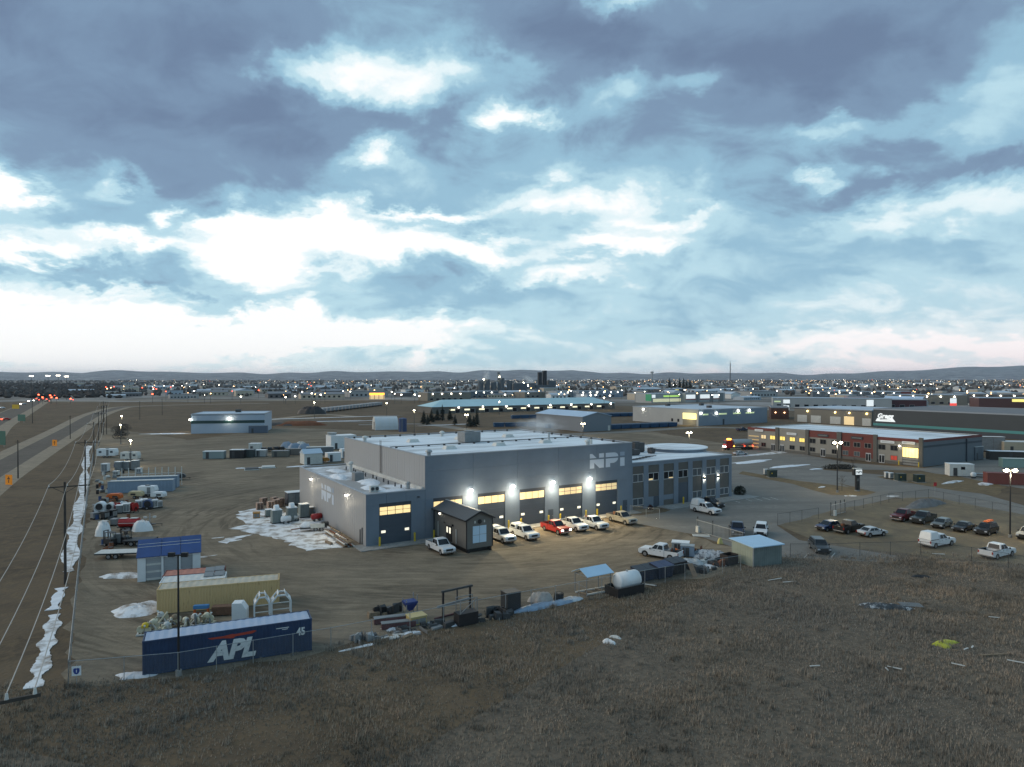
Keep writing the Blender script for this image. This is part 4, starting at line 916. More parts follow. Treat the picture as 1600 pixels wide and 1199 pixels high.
def forklift(label, pos, rz):
    t = thing('forklift', label, 'forklift', (*pos, 0), rz)
    part('body', mBlack, t, lambda b: b.box(-.9,.6,-.5,.5,.35,1.1), bevel=.06); part('mast', mBlack, t, lambda b: (b.bar((.75,-.35,.1),(.75,-.35,2.3),.06), b.bar((.75,.35,.1),(.75,.35,2.3),.06), b.bar((.75,-.35,2.25),(.75,.35,2.25),.05)))
    part('cage', mDark, t, lambda b: [b.bar((x,y,1.1),(x,y,2.05),.035) for x in (-.7,.4) for y in (-.42,.42)] + [b.box(-.75,.45,-.46,.46,2.03,2.09)]); part('fork', mGrey, t, lambda b: [b.box(.8,1.8,y-.06,y+.06,.1,.16) for y in (-.25,.25)])
    part('seat', mGrey, t, lambda b: b.box(-.45,.0,-.25,.25,1.1,1.35)); wheels(t, (-.6,.4), .45, .27); return t
forklift('black forklift nearer the western fence', G(170, 854), 160); forklift('black forklift in front of the dark flatbed trailer', G(195, 851), 150)
cabinet('grey upright bin between the two forklifts', G(183, 851), 8, 1.0, .8, 1.5, mGrey, name='bin', roof=mGrey)
compressor('dark skid machine parked at the end of the pale blue containers', G(281, 750), 20, mDark, 2.4, 'skid_machine', 'machine')
# drums, pallets and crates strewn between the machines
dr_ = MB(); dr_.cyl((0,0,0),(0,0,.88),.29,n=12); dme = [dr_.mesh('drum', m_) for m_ in (mRust, mat('drum_blue', (.03,.07,.18), .5), mBlack, mOff)]
dl_ = MB(); dl_.cyl((0,0,.88),(0,0,.92),.30,n=12); dlm = dl_.mesh('lid', mDark)
pl_ = MB(); [pl_.box(-.6,.6,-.5+.22*k,-.36+.22*k,.1,.13) for k in range(5)]; [pl_.box(x,x+.1,-.5,.52,0,.1) for x in (-.6,-.05,.5)]; plm = pl_.mesh('boards', mWood)
kr = random.Random(40)
for i in range(46):
    px, py = kr.choice(((kr.uniform(150,168), kr.uniform(735,775)), (kr.uniform(150,250), kr.uniform(782,792)), (kr.uniform(150,205), kr.uniform(806,846)), (kr.uniform(172,222), kr.uniform(730,748)), (kr.uniform(150,190), kr.uniform(845,868))))
    if i % 3:
        t = thing('steel_drum', ['rusty drum standing among the yard machines','blue drum standing among the yard machines','black drum standing among the yard machines','pale drum standing among the yard machines'][i % 4], 'drum', (*G(px, py), 0), kr.uniform(0, 90), ['rusty drums','blue drums','black drums','pale drums'][i % 4] + ' in the machine yard'); put('drum', dme[i % 4], t); put('lid', dlm, t)
    else:
        t = thing('wooden_pallet', 'low wooden pallet left among the yard machines', 'pallet', (*G(px, py), 0), kr.uniform(0, 90), 'loose pallets in the machine yard'); put('boards', plm, t); part('load', [mDark, mOff, mGrey, mRust][(i//3) % 4], t, lambda b: b.hexa([(-.5,-.4,.131),(.5,-.4,.131),(.5,.4,.131),(-.5,.4,.131)], [(-.4,-.35,.5+.1*(i%5)),(.45,-.3,.55),(.4,.35,.6),(-.45,.3,.5)]))
# ------------------------------------------------------------------ the blue roofed store
pa3, pb3 = G(213, 911), G(300, 901.5); ang3 = box_heading(pa3, pb3)
t = thing('storage_shed', 'white storage shed with three grey roll up doors and a bright blue roof', 'shed', (*pa3, 0), ang3)
mBlueRoof = mat('bright_blue_roof', (.020,.062,.20), .55, var=.18, scale=.6)
part('wall', mWhite, t, lambda b: (b.box(0,.9,0,5.6,0,2.95), b.box(6.1,7.0,0,5.6,0,2.95), b.box(.9,6.1,.25,5.6,0,2.95), b.box(2.6,2.85,0,.25,0,2.95), b.box(4.5,4.75,0,.25,0,2.95)))
for x0, x1 in ((.9,2.6),(2.85,4.5),(4.75,6.1)):
    dd = part('roll_door', mat('roll_grey', (.34,.36,.38), .5), t, lambda b: b.box(x0,x1,.19,.25,0,2.7))
    for k in range(9): part('slat', mat('roll_grey', (.34,.36,.38)) if (k % 3 or x0 > 1) else mOff, dd, lambda b: b.box(x0+.03,x1-.03,.15,.19,.05+k*.3,.31+k*.3))
for i, (x0, x1) in enumerate(((-.1,2.55),(2.6,4.7),(4.75,7.1))):
    part('roof_panel', mBlueRoof, t, lambda b: b.hexa([(x0,-.25,2.96),(x1,-.25,2.96),(x1,2.8,4.5),(x0,2.8,4.5)], [(x0,-.25,3.04),(x1,-.25,3.04),(x1,2.8,4.58),(x0,2.8,4.58)]))
    part('roof_panel', mBlueRoof, t, lambda b: b.hexa([(x0,2.805,4.5),(x1,2.805,4.5),(x1,5.85,2.96),(x0,5.85,2.96)], [(x0,2.805,4.58),(x1,2.805,4.58),(x1,5.85,3.04),(x0,5.85,3.04)]))
for zz, y in ((4.1,1.95),(3.85,1.45)): part('roof_rail', mOff, t, lambda b: b.bar((0,y,zz+.05),(7,y,zz+.05),.03))
part('gable', mWhite, t, lambda b: (b.endo([(0,2.955),(2.8,4.45),(5.6,2.955)], 0,.1), b.endo([(0,2.955),(2.8,4.45),(5.6,2.955)], 6.9,7.0)))
# ------------------------------------------------------------------ between the containers
mCream = mat('pale_yellow_metal', (.58,.54,.40), .6, var=.2, scale=3)
for i, (px, py, k) in enumerate(((224,993,0),(237,987,1),(258,992,2),(288,984,3),(303,978,4),(322,976,5),(250,975,6),(272,979,7))):
    t = thing('valve_stand', ['pale yellow valve frame with a bright yellow cap at the container corner','pale frame with twin hand wheels behind the navy container','low pale pipe frame behind the navy container','pale pipe frame beside the lamp post','small pale bracket behind the navy container','pale bracket next to the blue and orange stand','white bench like frame behind the navy container','tan crate with a white lid behind the navy container'][i], 'equipment', (*G(px, py), 0), 20 + 31*i)
    rr = random.Random(100+i); mA = mWood if i == 7 else (mCream if i % 2 else mOff)
    part('base_frame', mA, t, lambda b: (b.bar((-.7,-.4,.12),(.7,-.4,.12),.07), b.bar((-.7,.4,.12),(.7,.4,.12),.07), b.bar((-.6,-.4,.12),(-.6,.4,.12),.07), b.bar((.6,-.4,.12),(.6,.4,.12),.07)))
    for q in range(3): part('pipe', [mCream, mOff, mGrey][q], t, lambda b: b.cyl((rr.uniform(-.5,.5),rr.uniform(-.4,.4),.15),(rr.uniform(-.6,.6),rr.uniform(-.4,.4),rr.uniform(.7,1.25)),.10,n=8))
    part('flange', mCream, t, lambda b: (b.cyl((-.35,-.12,.55),(-.35,.0,.55),.34,n=14), b.cyl((.3,-.2,.45),(.3,-.1,.45),.28,n=14)))
    part('valve_cap', mYellow if i == 0 else mA, t, lambda b: (b.box(-.25,.35,-.3,.25,.7,.95), b.ball((.05,0,.95),.3,.28,.22,10,4,z0=0)))
t = thing('steel_stand', 'blue panel on an orange rusted stand against the ochre container', 'stand', (*G(313, 967), 0), 10)
part('panel', mat('sky_blue_panel', (.05,.19,.40), .5), t, lambda b: b.box(-.75,.75,-.25,.25,1.0,1.35), bevel=.02)
for q in range(4): part('leg', mOrange, t, lambda b: b.bar(((-.65,.65)[q%2],(-.2,.2)[q//2],0),((-.65,.65)[q%2],(-.2,.2)[q//2],1.0), .06))
part('crossbar', mRust, t, lambda b: (b.bar((-.65,-.2,.5),(.65,-.2,.5),.05), b.bar((-.65,.2,.5),(.65,.2,.5),.05)))
t = thing('wooden_crate', 'long brown wooden crate against the ochre container', 'crate', (*G(347, 962), 0), 10)
for k in range(4): part('plank', mat('brown_wood', (.17,.095,.06), .9, var=.2, scale=4), t, lambda b: b.box(-1.05,1.05,-.45,.45,.12+k*.22,.32+k*.22))
part('skid', mDark, t, lambda b: [b.box(x-.08,x+.08,-.45,.45,0,.115) for x in (-.85,0,.85)])
def hood(label, pos, rz, w, h, d_, name='engine_hood', solid=True):
    t = thing(name, label, 'hood', (*pos, 0), rz)
    pg = [(-w/2,0),(w/2,0),(w/2,h*.66),(w*.18,h),(-w/2,h)]
    if solid: part('shell', mWhite, t, lambda b: b.side(pg[::-1], -d_/2, d_/2), bevel=.03); part('louvre', mBlack, t, lambda b: [b.box(-w/2+.15+k*.22,-w/2+.27+k*.22,-d_/2-.02,-d_/2,.08,.22) for k in range(int(w/.25))])
    else:
        ps = [(-w/2,0),(-w/2,h*.7),(-w*.22,h),(w*.22,h),(w/2,h*.7),(w/2,0)]
        for y in (-d_/2, d_/2):
            for k in range(5): part('rib', mWhite, t, lambda b: b.bar((ps[k][0],y,ps[k][1]),(ps[k+1][0],y,ps[k+1][1]),.07))
        for k in range(1,5): part('skin', mWhite, t, lambda b: b.hexa([(ps[k][0]-.01,-d_/2,ps[k][1]),(ps[k][0]+.05,-d_/2,ps[k][1]),(ps[k][0]+.05,d_/2,ps[k][1]),(ps[k][0]-.01,d_/2,ps[k][1])], [(ps[k][0]*.78,-d_/2,ps[k][1]+.25),(ps[k][0]*.78+.06,-d_/2,ps[k][1]+.25),(ps[k][0]*.78+.06,d_/2,ps[k][1]+.25),(ps[k][0]*.78,d_/2,ps[k][1]+.25)]))
        for zz in (h*.35, h*.66): part('tie_bar', mOff, t, lambda b: b.bar((-w/2,-d_/2,zz),(w/2,-d_/2,zz),.04))
    return t
hood('solid white engine hood with a cut off corner behind the navy container', G(374, 972), 8, 1.4, 2.0, 1.2)
hood('white ribbed hood frame standing open behind the navy container, next to the solid hood', G(408, 966), 22, 1.5, 2.3, 1.6, solid=False); hood('square white ribbed hood frame at the end of the ochre container', G(438, 961), 22, 1.9, 2.2, 1.4, solid=False)
# ------------------------------------------------------------------ fences
mMesh = bpy.data.materials.new('chain_link'); mMesh.use_nodes = True
def _mesh_mat():
    nt = mMesh.node_tree; b = nt.nodes['Principled BSDF']; b.inputs['Base Color'].default_value = (.22,.23,.235,1); b.inputs['Roughness'].default_value = .6; b.inputs['Metallic'].default_value = .2
    b.inputs['Alpha'].default_value = .13                    # woven wire, far finer than a pixel: the share of the view it covers
_mesh_mat()
def wire_fence(label, path, h=2.0, step=3.2, name='chain_link_fence', post=mGalv, group=None):
    o = path[0]; t = thing(name, label, 'fence', (*o, 0), 0, group)
    acc = []
    for (a, b) in zip(path[:-1], path[1:]):
        L = math.hypot(b[0]-a[0], b[1]-a[1]); n = max(1, round(L / step))
        for k in range(n + (b == path[-1])): acc.append((a[0]+(b[0]-a[0])*k/n - o[0], a[1]+(b[1]-a[1])*k/n - o[1]))
    pm = MB(); pm.cyl((0,0,0),(0,0,h+.05),.035,n=6); pme = pm.mesh('post', post)
    for p in acc: put('post', pme, t, (p[0], p[1], 0))
    for a, b in zip(acc[:-1], acc[1:]):
        mb = MB(); mb.add([(a[0],a[1],.05),(b[0],b[1],.05),(b[0],b[1],h),(a[0],a[1],h)], [(0,1,2,3)]); mb.build('wire_panel', mMesh, t, fix=False)
        mb = MB(); mb.cyl((a[0],a[1],h),(b[0],b[1],h),.024,n=5); mb.build('top_rail', post, t)
    return t
corner = G(104, 1074)
wire_fence('tall wire fence running north along the western edge of the yard', [corner, G(119, 925), G(133, 800), G(142, 735), G(149, 693)], 2.1, 3.4)
wire_fence('long wire fence between the yard and the dry field, ending at the metal shed', [corner, G(276, 1059), G(394, 1038), G(516, 1016.5), G(640, 991), G(790, 960), G(905, 938), G(1040, 912.5), G(1158, 893)], 2.0, 3.3)
wire_fence('low wire fence from the metal shed along the edge of the brown lot', [G(1236, 872), G(1297, 872), G(1345, 870), G(1440, 868), G(1520, 878), G(1640, 900)], 1.9, 4.2, post=mDark)
wire_fence('wire fence along the far side of the brown lot beside the street', [G(1322, 801), G(1390, 786), G(1452, 779), G(1500, 789), G(1610, 812)], 1.8, 3.6, post=mDark)
wire_fence('short wire fence between the lot entrance and the brown lot', [G(1216, 822), G(1254, 816), G(1280, 812)], 2.0, 3.5, post=mDark)
wire_fence('short wire fence between the office and the yard', [G(985, 806), G(1010, 809), G(1031, 812)], 1.8, 3.0)
def bar_gate(label, a, b, h=1.9, pit=.28):
    L = math.hypot(b[0]-a[0], b[1]-a[1]); t = thing('rolling_gate', label, 'gate', (*a, 0), box_heading(a, b))
    part('frame', mGalv, t, lambda q: (q.bar((0,0,.12),(L,0,.12),.04), q.bar((0,0,h),(L,0,h),.04)))
    m_ = MB(); m_.bar((0,0,.12),(0,0,h),.018); me = m_.mesh('picket', mGalv)
    for k in range(int(L/pit)+1): put('picket', me, t, (k*pit, 0, 0))
    for x in (.1, L*.35, L*.7, L-.1): part('gate_post', mDark, t, lambda q: (q.cyl((x,.15,0),(x,.15,h+.35),.06), q.ball((x,.15,h+.42),.12,.12,.12,6,4)))
    part('motor_box', mOff, t, lambda q: q.box(.35,.95,-.5,-.15,0,1.0)); return t
bar_gate('picket rolling gate with a motor box at the yard entrance beside the dark blue pickup', G(1089, 831), G(1162, 853))
bar_gate('picket rolling gate with a motor box at the brown lot entrance', G(1300, 807), G(1322, 801.5))
t = thing('warning_sign', 'white sign with a blue shield on the fence corner', 'sign', (corner[0] + .35, corner[1] - .12, 0), 15)
part('board', mWhite, t, lambda b: b.box(0,.68,-.02,.0,.85,1.62))
part('shield', mat('shield_blue', (.02,.05,.24), .5), t, lambda b: b.side([(.12,1.42),(.25,1.47),(.34,1.44),(.43,1.47),(.56,1.42),(.57,1.2),(.48,1.02),(.34,.95),(.2,1.02),(.11,1.2)][::-1], -.03,-.021))
part('emblem', mWhite, t, lambda b: b.side([(.31,1.33),(.38,1.33),(.37,1.1),(.32,1.1)][::-1], -.036,-.031)); part('post', mGalv, t, lambda b: b.cyl((.34,.03,0),(.34,.03,1.7),.025))
# ------------------------------------------------------------------ power line along the road
mPole = mat('pole_wood', (.055,.048,.042), .9, var=.2, scale=2)
mWire = mat('wire', (.34,.32,.29), .5)
P0 = G(100, 914); step_ = 65.8
LD = (-32.25, 55.5)
LINE = [(P0[0] + LD[0]*k, P0[1] + LD[1]*k) for k in range(-1, 6)]
WO = (-1.6, .25, 1.45, 2.4)
for k, p in enumerate(LINE):
    t = thing('power_pole', ['wooden power pole whose crossarm shows at the foot of the snowy ditch','dark wooden power pole beside the snowy ditch, nearest the blue roofed store','dark power pole between the ditch snow and the pale blue containers','power pole beside the start of the ditch snow','power pole of the line beyond the travel trailers','power pole of the line beside the curving service road','power pole of the line where the service road turns'][k], 'power pole', (*p, 0), TH, 'power poles along the ditch')
    part('pole', mPole, t, lambda b: b.cyl((0,0,0),(0,0,12.4),.17,.12,n=10)); part('crossarm', mPole, t, lambda b: (b.bar((-1.8,.14,11.8),(2.6,.14,11.8),.07), b.bar((-1.2,.1,11.75),(0,.1,11.0),.03), b.bar((1.2,.1,11.75),(0,.1,11.0),.03)))
    for x in WO: part('insulator', mOff, t, lambda b: b.cyl((x,.14,11.87),(x,.14,12.12),.08,.05,n=8))
for j, x in enumerate(WO):
    t = thing('power_line', ['power wire on the roadside end of the crossarms','second power wire from the road','third power wire from the road','power wire on the yard end of the crossarms'][j], 'wire', (0,0,0), 0, 'power wires along the ditch')
    for a, b in zip(LINE[:-1], LINE[1:]):
        mb = MB(); n = 14; prev = None
        for i in range(n+1):
            f = i/n; q = (a[0]+(b[0]-a[0])*f + U[0]*x + V[0]*.14, a[1]+(b[1]-a[1])*f + U[1]*x + V[1]*.14, 12.12 - 1.25*4*f*(1-f))
            if prev: mb.cyl(prev, q, .026, n=5, caps=False)
            prev = q
        mb.build('span', mWire, t, fix=False)
for i, (px, py, h, lb) in enumerate(((27,748,9.5,'thin bare pole between the orange road signs'),(109,686,9.5,'thin bare pole beside the service road bend'),(50,662,14,'tall dark pole standing in the grass between the roads'),(161,680,13,'tall thin pole beyond the travel trailers'),(166,679,13,'tall thin pole beside its twin beyond the travel trailers'),(218,656,11,'thin pole on the slope before the white building'),(253,649,11,'thin pole above the dark slope'))):
    t = thing('utility_pole', lb, 'pole', (*G(px, py), 0)); part('shaft', mPole, t, lambda b: b.cyl((0,0,0),(0,0,h),.16,.1,n=8)); part('arm', mPole, t, lambda b: b.bar((-.6,0,h-.5),(.6,0,h-.5),.05))
# ------------------------------------------------------------------ road signs
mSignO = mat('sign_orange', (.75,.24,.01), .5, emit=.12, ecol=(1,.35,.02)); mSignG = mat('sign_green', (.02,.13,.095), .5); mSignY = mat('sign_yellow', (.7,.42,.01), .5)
def road_sign(label, px, py, w, h, zz, m_, rz, mark=True, legs=2):
    t = thing('road_sign', label, 'road sign', (*G(px, py), 0), rz)
    part('board', m_, t, lambda b: b.box(-w/2,w/2,-.04,.04,zz,zz+h), bevel=.02)
    if mark: part('symbol', mBlack, t, lambda b: (b.box(-w*.18,w*.18,-.06,-.042,zz+h*.55,zz+h*.66), b.box(-w*.05,w*.05,-.06,-.042,zz+h*.2,zz+h*.5), b.ball((0,-.05,zz+h*.75),w*.09,.02,w*.09,8,4)))
    for x in ((-w*.3, w*.3) if legs == 2 else (0,)): part('leg', mGalv, t, lambda b: b.cyl((x,.07,0),(x,.07,zz+h*.8),.05,n=6))
    return t
road_sign('big orange roadworks sign nearest the ditch', 12.5, 760, 1.9, 2.3, .3, mSignO, -12); road_sign('orange roadworks sign farther along the service road', 84.5, 698, 2.0, 2.2, .2, mSignO, -12)
road_sign('wide green direction sign beside the highway', 33, 661, 6, 3.6, 1.0, mSignG, -20, False); road_sign('green road sign cut off by the picture edge', 1, 699, 4.5, 5.0, .8, mSignG, -20, False)
road_sign('yellow sign board beside the distant highway', 24, 641, 7, 3.2, 1, mSignY, -15, False)
road_sign('red and white stop sign at the street', 1462.5, 775, .8, .8, 2.0, mat('sign_red', (.45,.02,.025), .5), 20, False, 1)
# ------------------------------------------------------------------ lamp posts
def lamp_post(label, pos, h, heads=2, e=700, col=(1,.85,.58), m_=mBlack, rz=0., s=1., lit=True, name='lamp_post'):
    t = thing(name, label, 'lamp post', (*pos, 0), rz)
    part('pole', m_, t, lambda b: b.cyl((0,0,0),(0,0,h),.11*s,.07*s,n=8)); part('footing', mConc, t, lambda b: b.cyl((0,0,0),(0,0,.5),.25,n=10))
    for k in range(heads):
        x = (k - (heads-1)/2) * 1.1 * s
        part('lamp_head', [m_, mLamp if lit else mOff], t, lambda b: (b.box(x-.36*s,x+.36*s,-.2*s,.2*s,h-.02,h+.16*s), b.ball((x,-.05,h-.05),.36*s,.26*s,.22*s,10,6,1)) if lit else b.box(x-.25,x+.25,-.15,.15,h-.1,h+.25))
    if heads > 1: part('arm', m_, t, lambda b: b.bar((-.55*s*(heads-1),0,h+.02),(.55*s*(heads-1),0,h+.02),.05))
    if lit and e: light('lamp_light', t, (0,-.3,h-.9), e, col, .4)
    return t
lamp_post('tall black unlit lamp post in front of the navy container', G(277, 1058), 10.1, 2, 0, lit=False)
lamp_post('lit black lamp post on the grassy island by the sign tower', G(1309, 770), 10.9, 2, 1100, s=1.2)
lamp_post('lit black lamp post standing in the brown lot at the right edge', G(1580, 841), 10.6, 2, 1300, s=1.2)
def yard_lamp(label, px, py, D, e, heads=1, s=1.0, col=(1,.85,.55)):
    z = CAMH - (py - HORY) * D / FPX; return lamp_post(label, ((px-800)*D/FPX, D), max(3, z), heads, e, col, mDark, 0, s)
yard_lamp('yellow lit yard lamp above the travel trailers', 203.5, 688, 190, 700)
yard_lamp('yellow lit lamp standing beyond the travel trailers, lower of two', 188, 664, 255, 500); yard_lamp('yellow lit lamp standing beyond the travel trailers, upper of two', 190, 650, 290, 500)
yard_lamp('double lit lamp beyond the office roof', 1077, 676, 215, 900, 2, 1.0); yard_lamp('lit lamp in front of the grey gable barn', 911, 662, 280, 900, 2, 1.0)
yard_lamp('lit lamp above the small spruces', 729, 648, 330, 700, 2, 1.0); yard_lamp('lit lamp beside the blue tank', 647, 641, 300, 600, 1, 1.2)
yard_lamp('small lit lamp above the row of parked rail cars', 491, 629, 420, 500, 1, 1.1); yard_lamp('small lit lamp by the distant field road', 604, 630, 420, 500, 1, 1.1)
yard_lamp('bright lit lamp in front of the long teal roofed building', 780, 628, 450, 500, 1, 1.4); yard_lamp('bright lamp at the end of the long teal roofed building', 944, 621.5, 520, 500, 1, 1.5)
# ------------------------------------------------------------------ yellow bollards and bits at the doors
bm_ = None
for i, d_ in enumerate(DOORS):
    for x in (d_ - .25, d_ + DW + .25):
        q = S(x, -.75); t = thing('bollard', 'yellow steel bollard guarding a bay door', 'bollard', (*q, .1), TH, 'bollards at the bay doors')
        if bm_ is None:
            b_ = MB(); b_.cyl((0,0,0),(0,0,1.25),.15,n=12); b_.ball((0,0,1.25),.15,.15,.1,12,4,z0=0); bm_ = b_.mesh('post', mYellow)
            b_ = MB(); b_.cyl((0,0,-.1),(0,0,.02),.25,n=12); bf_ = b_.mesh('foot', mConc)
        put('post', bm_, t); put('foot', bf_, t)
t = thing('bollard', 'yellow steel bollard standing by the office entrance', 'bollard', (*S(64.8, -.4), .15), TH); put('post', bm_, t); put('foot', bf_, t)
# ------------------------------------------------------------------ the cabin on skids
cb = G(728.5, 866); t = thing('cabin', 'grey gabled cabin on black skids in front of the bay doors', 'cabin', (*cb, 0), TH)
mCabin = mat('taupe_cladding', (.150,.142,.130), .6, var=.05, scale=.6); mCabRoof = mat('charcoal_metal_roof', (.13,.135,.14), .45, var=.05, scale=.4)
cw, cl, ce, cp = 4.25, 10.4, 4.75, 5.75
part('core', mCabin, t, lambda b: b.endo([(0,.6),(cl,.6),(cl,ce-.05),(0,ce-.05)], .06, cw-.06))
nb = 26
cm = MB(); cm.box(0, cl/nb-.02, 0, .05, 0, ce-.62); cme = cm.mesh('board', mCabin)
for k in range(nb):
    o = put('board', cme, t, (0.055, k*cl/nb+cl/nb, .6), -90)
nf = 12; cm2 = MB(); cm2.box(0, cw/nf-.015, 0, .05, 0, ce-.62); cme2 = cm2.mesh('board', mCabin)
for k in range(nf): put('board', cme2, t, (k*cw/nf, -.05, .6))
part('gable', mCabin, t, lambda b: (b.side([(0,ce-.02),(cw,ce-.02),(cw/2,cp-.05)][::-1], -.05, .06), b.side([(0,ce-.02),(cw,ce-.02),(cw/2,cp-.05)][::-1], cl-.06, cl)))
for s in (0, 1):
    part('roof_slope', mCabRoof, t, lambda b: b.hexa(*( [[(-.3,-.3,ce-.12),(cw/2,-.3,cp),(cw/2,cl+.3,cp),(-.3,cl+.3,ce-.12)], [(-.3,-.3,ce),(cw/2,-.3,cp+.12),(cw/2,cl+.3,cp+.12),(-.3,cl+.3,ce)]] if s == 0 else
        [[(cw/2+.003,-.3,cp),(cw+.3,-.3,ce-.12),(cw+.3,cl+.3,ce-.12),(cw/2+.003,cl+.3,cp)], [(cw/2+.003,-.3,cp+.12),(cw+.3,-.3,ce),(cw+.3,cl+.3,ce),(cw/2+.003,cl+.3,cp+.12)]])))
sl = (cp - ce + .12) / (cw/2 + .3)
for k in range(22):
    y = -.2 + k*.5; part('roof_seam', mCabRoof, t, lambda b: b.bar((-.28,y,ce+.03),(cw/2,y,cp+.14),.02))
part('fascia', mBlack, t, lambda b: (b.bar((-.3,-.33,ce-.08),(cw/2,-.33,cp+.04),.1), b.bar((cw/2,-.33,cp+.04),(cw+.3,-.33,ce-.08),.1), b.bar((-.33,-.3,ce-.08),(-.33,cl+.3,ce-.08),.09), b.box(-.08,.08,-.09,-.04,.6,ce-.1), b.box(cw-.08,cw+.08,-.09,-.04,.6,ce-.1)))
part('ridge_cap', mOff, t, lambda b: b.box(cw/2-.12,cw/2+.12,-.3,cl+.3,cp+.1,cp+.16))
part('skid', mBlack, t, lambda b: (b.box(.15,.5,-.1,cl,0,.58), b.box(cw-.5,cw-.15,-.1,cl,0,.58), b.box(.5,cw-.5,.2,.5,.1,.58), b.box(0,cw,-.02,cl,.50,.6)))
wd = part('shutter', mat('pale_blue_panel', (.50,.66,.80), .4), t, lambda b: (b.box(1.0,2.06,-.12,-.055,1.35,3.75), b.box(2.12,3.2,-.12,-.055,1.35,3.75)))
part('shutter_bar', mGrey, wd, lambda b: (b.box(1.0,2.06,-.135,-.121,2.45,2.49), b.box(2.12,3.2,-.135,-.121,2.5,2.54)))
part('round_vent', mBlack, t, lambda b: b.cyl((cw/2,-.14,4.35),(cw/2,-.05,4.35),.32,n=18))
for x in (cw/2-.85, cw/2+.7): part('wall_plate', mOff, t, lambda b: b.box(x,x+.18,-.08,-.055,4.15,4.5))
dr = part('door', mat('dark_brown_door', (.03,.026,.024), .4), t, lambda b: b.box(-.06,.0,4.6,6.4,.75,3.0))
for y in (4.75, 5.65): part('pane', mPane, dr, lambda b: b.box(-.085,-.062,y+.05,y+.5,1.9,2.75))
part('wall_lamp', [mBlack, mLampW], t, lambda b: (b.box(-.15,.0,8.3,8.5,4.35,4.5), b.ball((-.12,8.4,4.3),.1,.1,.1,8,4,1))); part('lamp_box', mBlack, t, lambda b: (b.box(-.18,0,4.1,4.3,3.1,3.4), b.box(-.18,0,6.8,6.95,3.1,3.3)))
part('conduit', mOff, t, lambda b: (b.box(-.1,-.02,3.0,3.1,.8,2.9), b.box(-.1,-.02,9.0,9.1,.8,3.0)))
# ------------------------------------------------------------------ gear on the snow beside the wing
def scrubber(label, px, py, w, h, m_, dome, rz=TH):
    t = thing('dust_collector', label, 'machine', (*G(px, py), 0), rz)
    part('case', m_, t, lambda b: b.box(-w/2,w/2,-w/2,w/2,.2,h), bevel=.03); part('base', mDark, t, lambda b: b.box(-w/2-.08,w/2+.08,-w/2-.08,w/2+.08,0,.2))
    if dome: part('fan_housing', mWhite, t, lambda b: (b.cyl((-.35,0,h+.1),(.35,0,h+.1),.75,n=18)))
    part('lid', mWhite, t, lambda b: b.box(-w/2-.03,w/2+.03,-w/2-.03,w/2+.03,h,h+.08)); part('rib', mGrey, t, lambda b: [b.box(x,x+.05,-w/2-.04,-w/2,.3,h-.2) for x in (-w*.3,0,w*.3)]); return t
mGreen = mat('grey_green_paint', (.16,.20,.20), .5, var=.1, scale=1.5)
scrubber('grey green machine case with a white round fan housing, farthest from the wing wall', 431, 818, 1.6, 2.3, mGreen, True); scrubber('grey green machine case with a white round fan housing, middle of three', 455, 815, 1.6, 2.4, mGreen, True)
scrubber('grey green machine case with a snowy flat lid against the wing wall', 474, 809, 1.6, 2.4, mGreen, False); scrubber('small grey green case with a dark opening behind the fan housings', 419, 808, 1.1, 1.3, mGreen, False)
cabinet('ochre crate with a snowy lid beside the wing wall', G(486, 806), TH, 1.1, 1.1, 1.5, mat('ochre_crate', (.25,.17,.06), .8)); cabinet('orange brown cube left on the snow', G(400, 810), 20, 1.15, 1.1, .95, mat('ochre_cube', (.36,.19,.05), .8, var=.2), name='crate', roof=mat('ochre_cube'  , (.36,.19,.05)), legs=.06)
def htank(label, px, py, L, r, m_, rz, name='tank', base=mDark):
    t = thing(name, label, 'tank', (*G(px, py), 0), rz)
    part('shell', m_, t, lambda b: (b.cyl((-L/2,0,r+.35),(L/2,0,r+.35),r,n=20), b.ball((-L/2,0,r+.35),r*.35,r,r,14,8), b.ball((L/2,0,r+.35),r*.35,r,r,14,8)), smooth=True)
    part('saddle', base, t, lambda b: [b.box(x-.1,x+.1,-r*.8,r*.8,0,.5) for x in (-L*.3,L*.3)]); part('fitting', mGalv, t, lambda b: b.cyl((0,0,2*r+.33),(0,0,2*r+.5),.12)); return t
htank('white horizontal tank in front of the fan housings', 446, 819, 1.4, .5, mWhite, TH); htank('small white drum beside the snowy trailer', 462, 815, .9, .42, mOff, TH + 20); htank('red horizontal tank between the trailer and the wing wall', 494, 815, 1.6, .5, mRed, TH + 10)
t = thing('utility_trailer', 'loaded utility trailer with a snowy tarp beside the wing', 'trailer', (*G(490, 830), 0), TH - 12)
part('bed', mDark, t, lambda b: b.box(-2.2,2.0,-.8,.8,.5,.75)); part('side_board', mOff, t, lambda b: b.box(-.6,1.6,-.86,-.8,.6,1.25)); wheels(t, (.2,1.1), .7, .33); part('snowy_load', mSnow, t, lambda b: b.ball((-1.2,0,.75),1.0,.7,.85,12,6,z0=0)); part('drawbar', mRust, t, lambda b: b.bar((-2.2,0,.55),(-3.6,0,.45),.06)); part('crate', mBlack, t, lambda b: b.box(1.2,2.3,-.5,.6,.76,1.3))
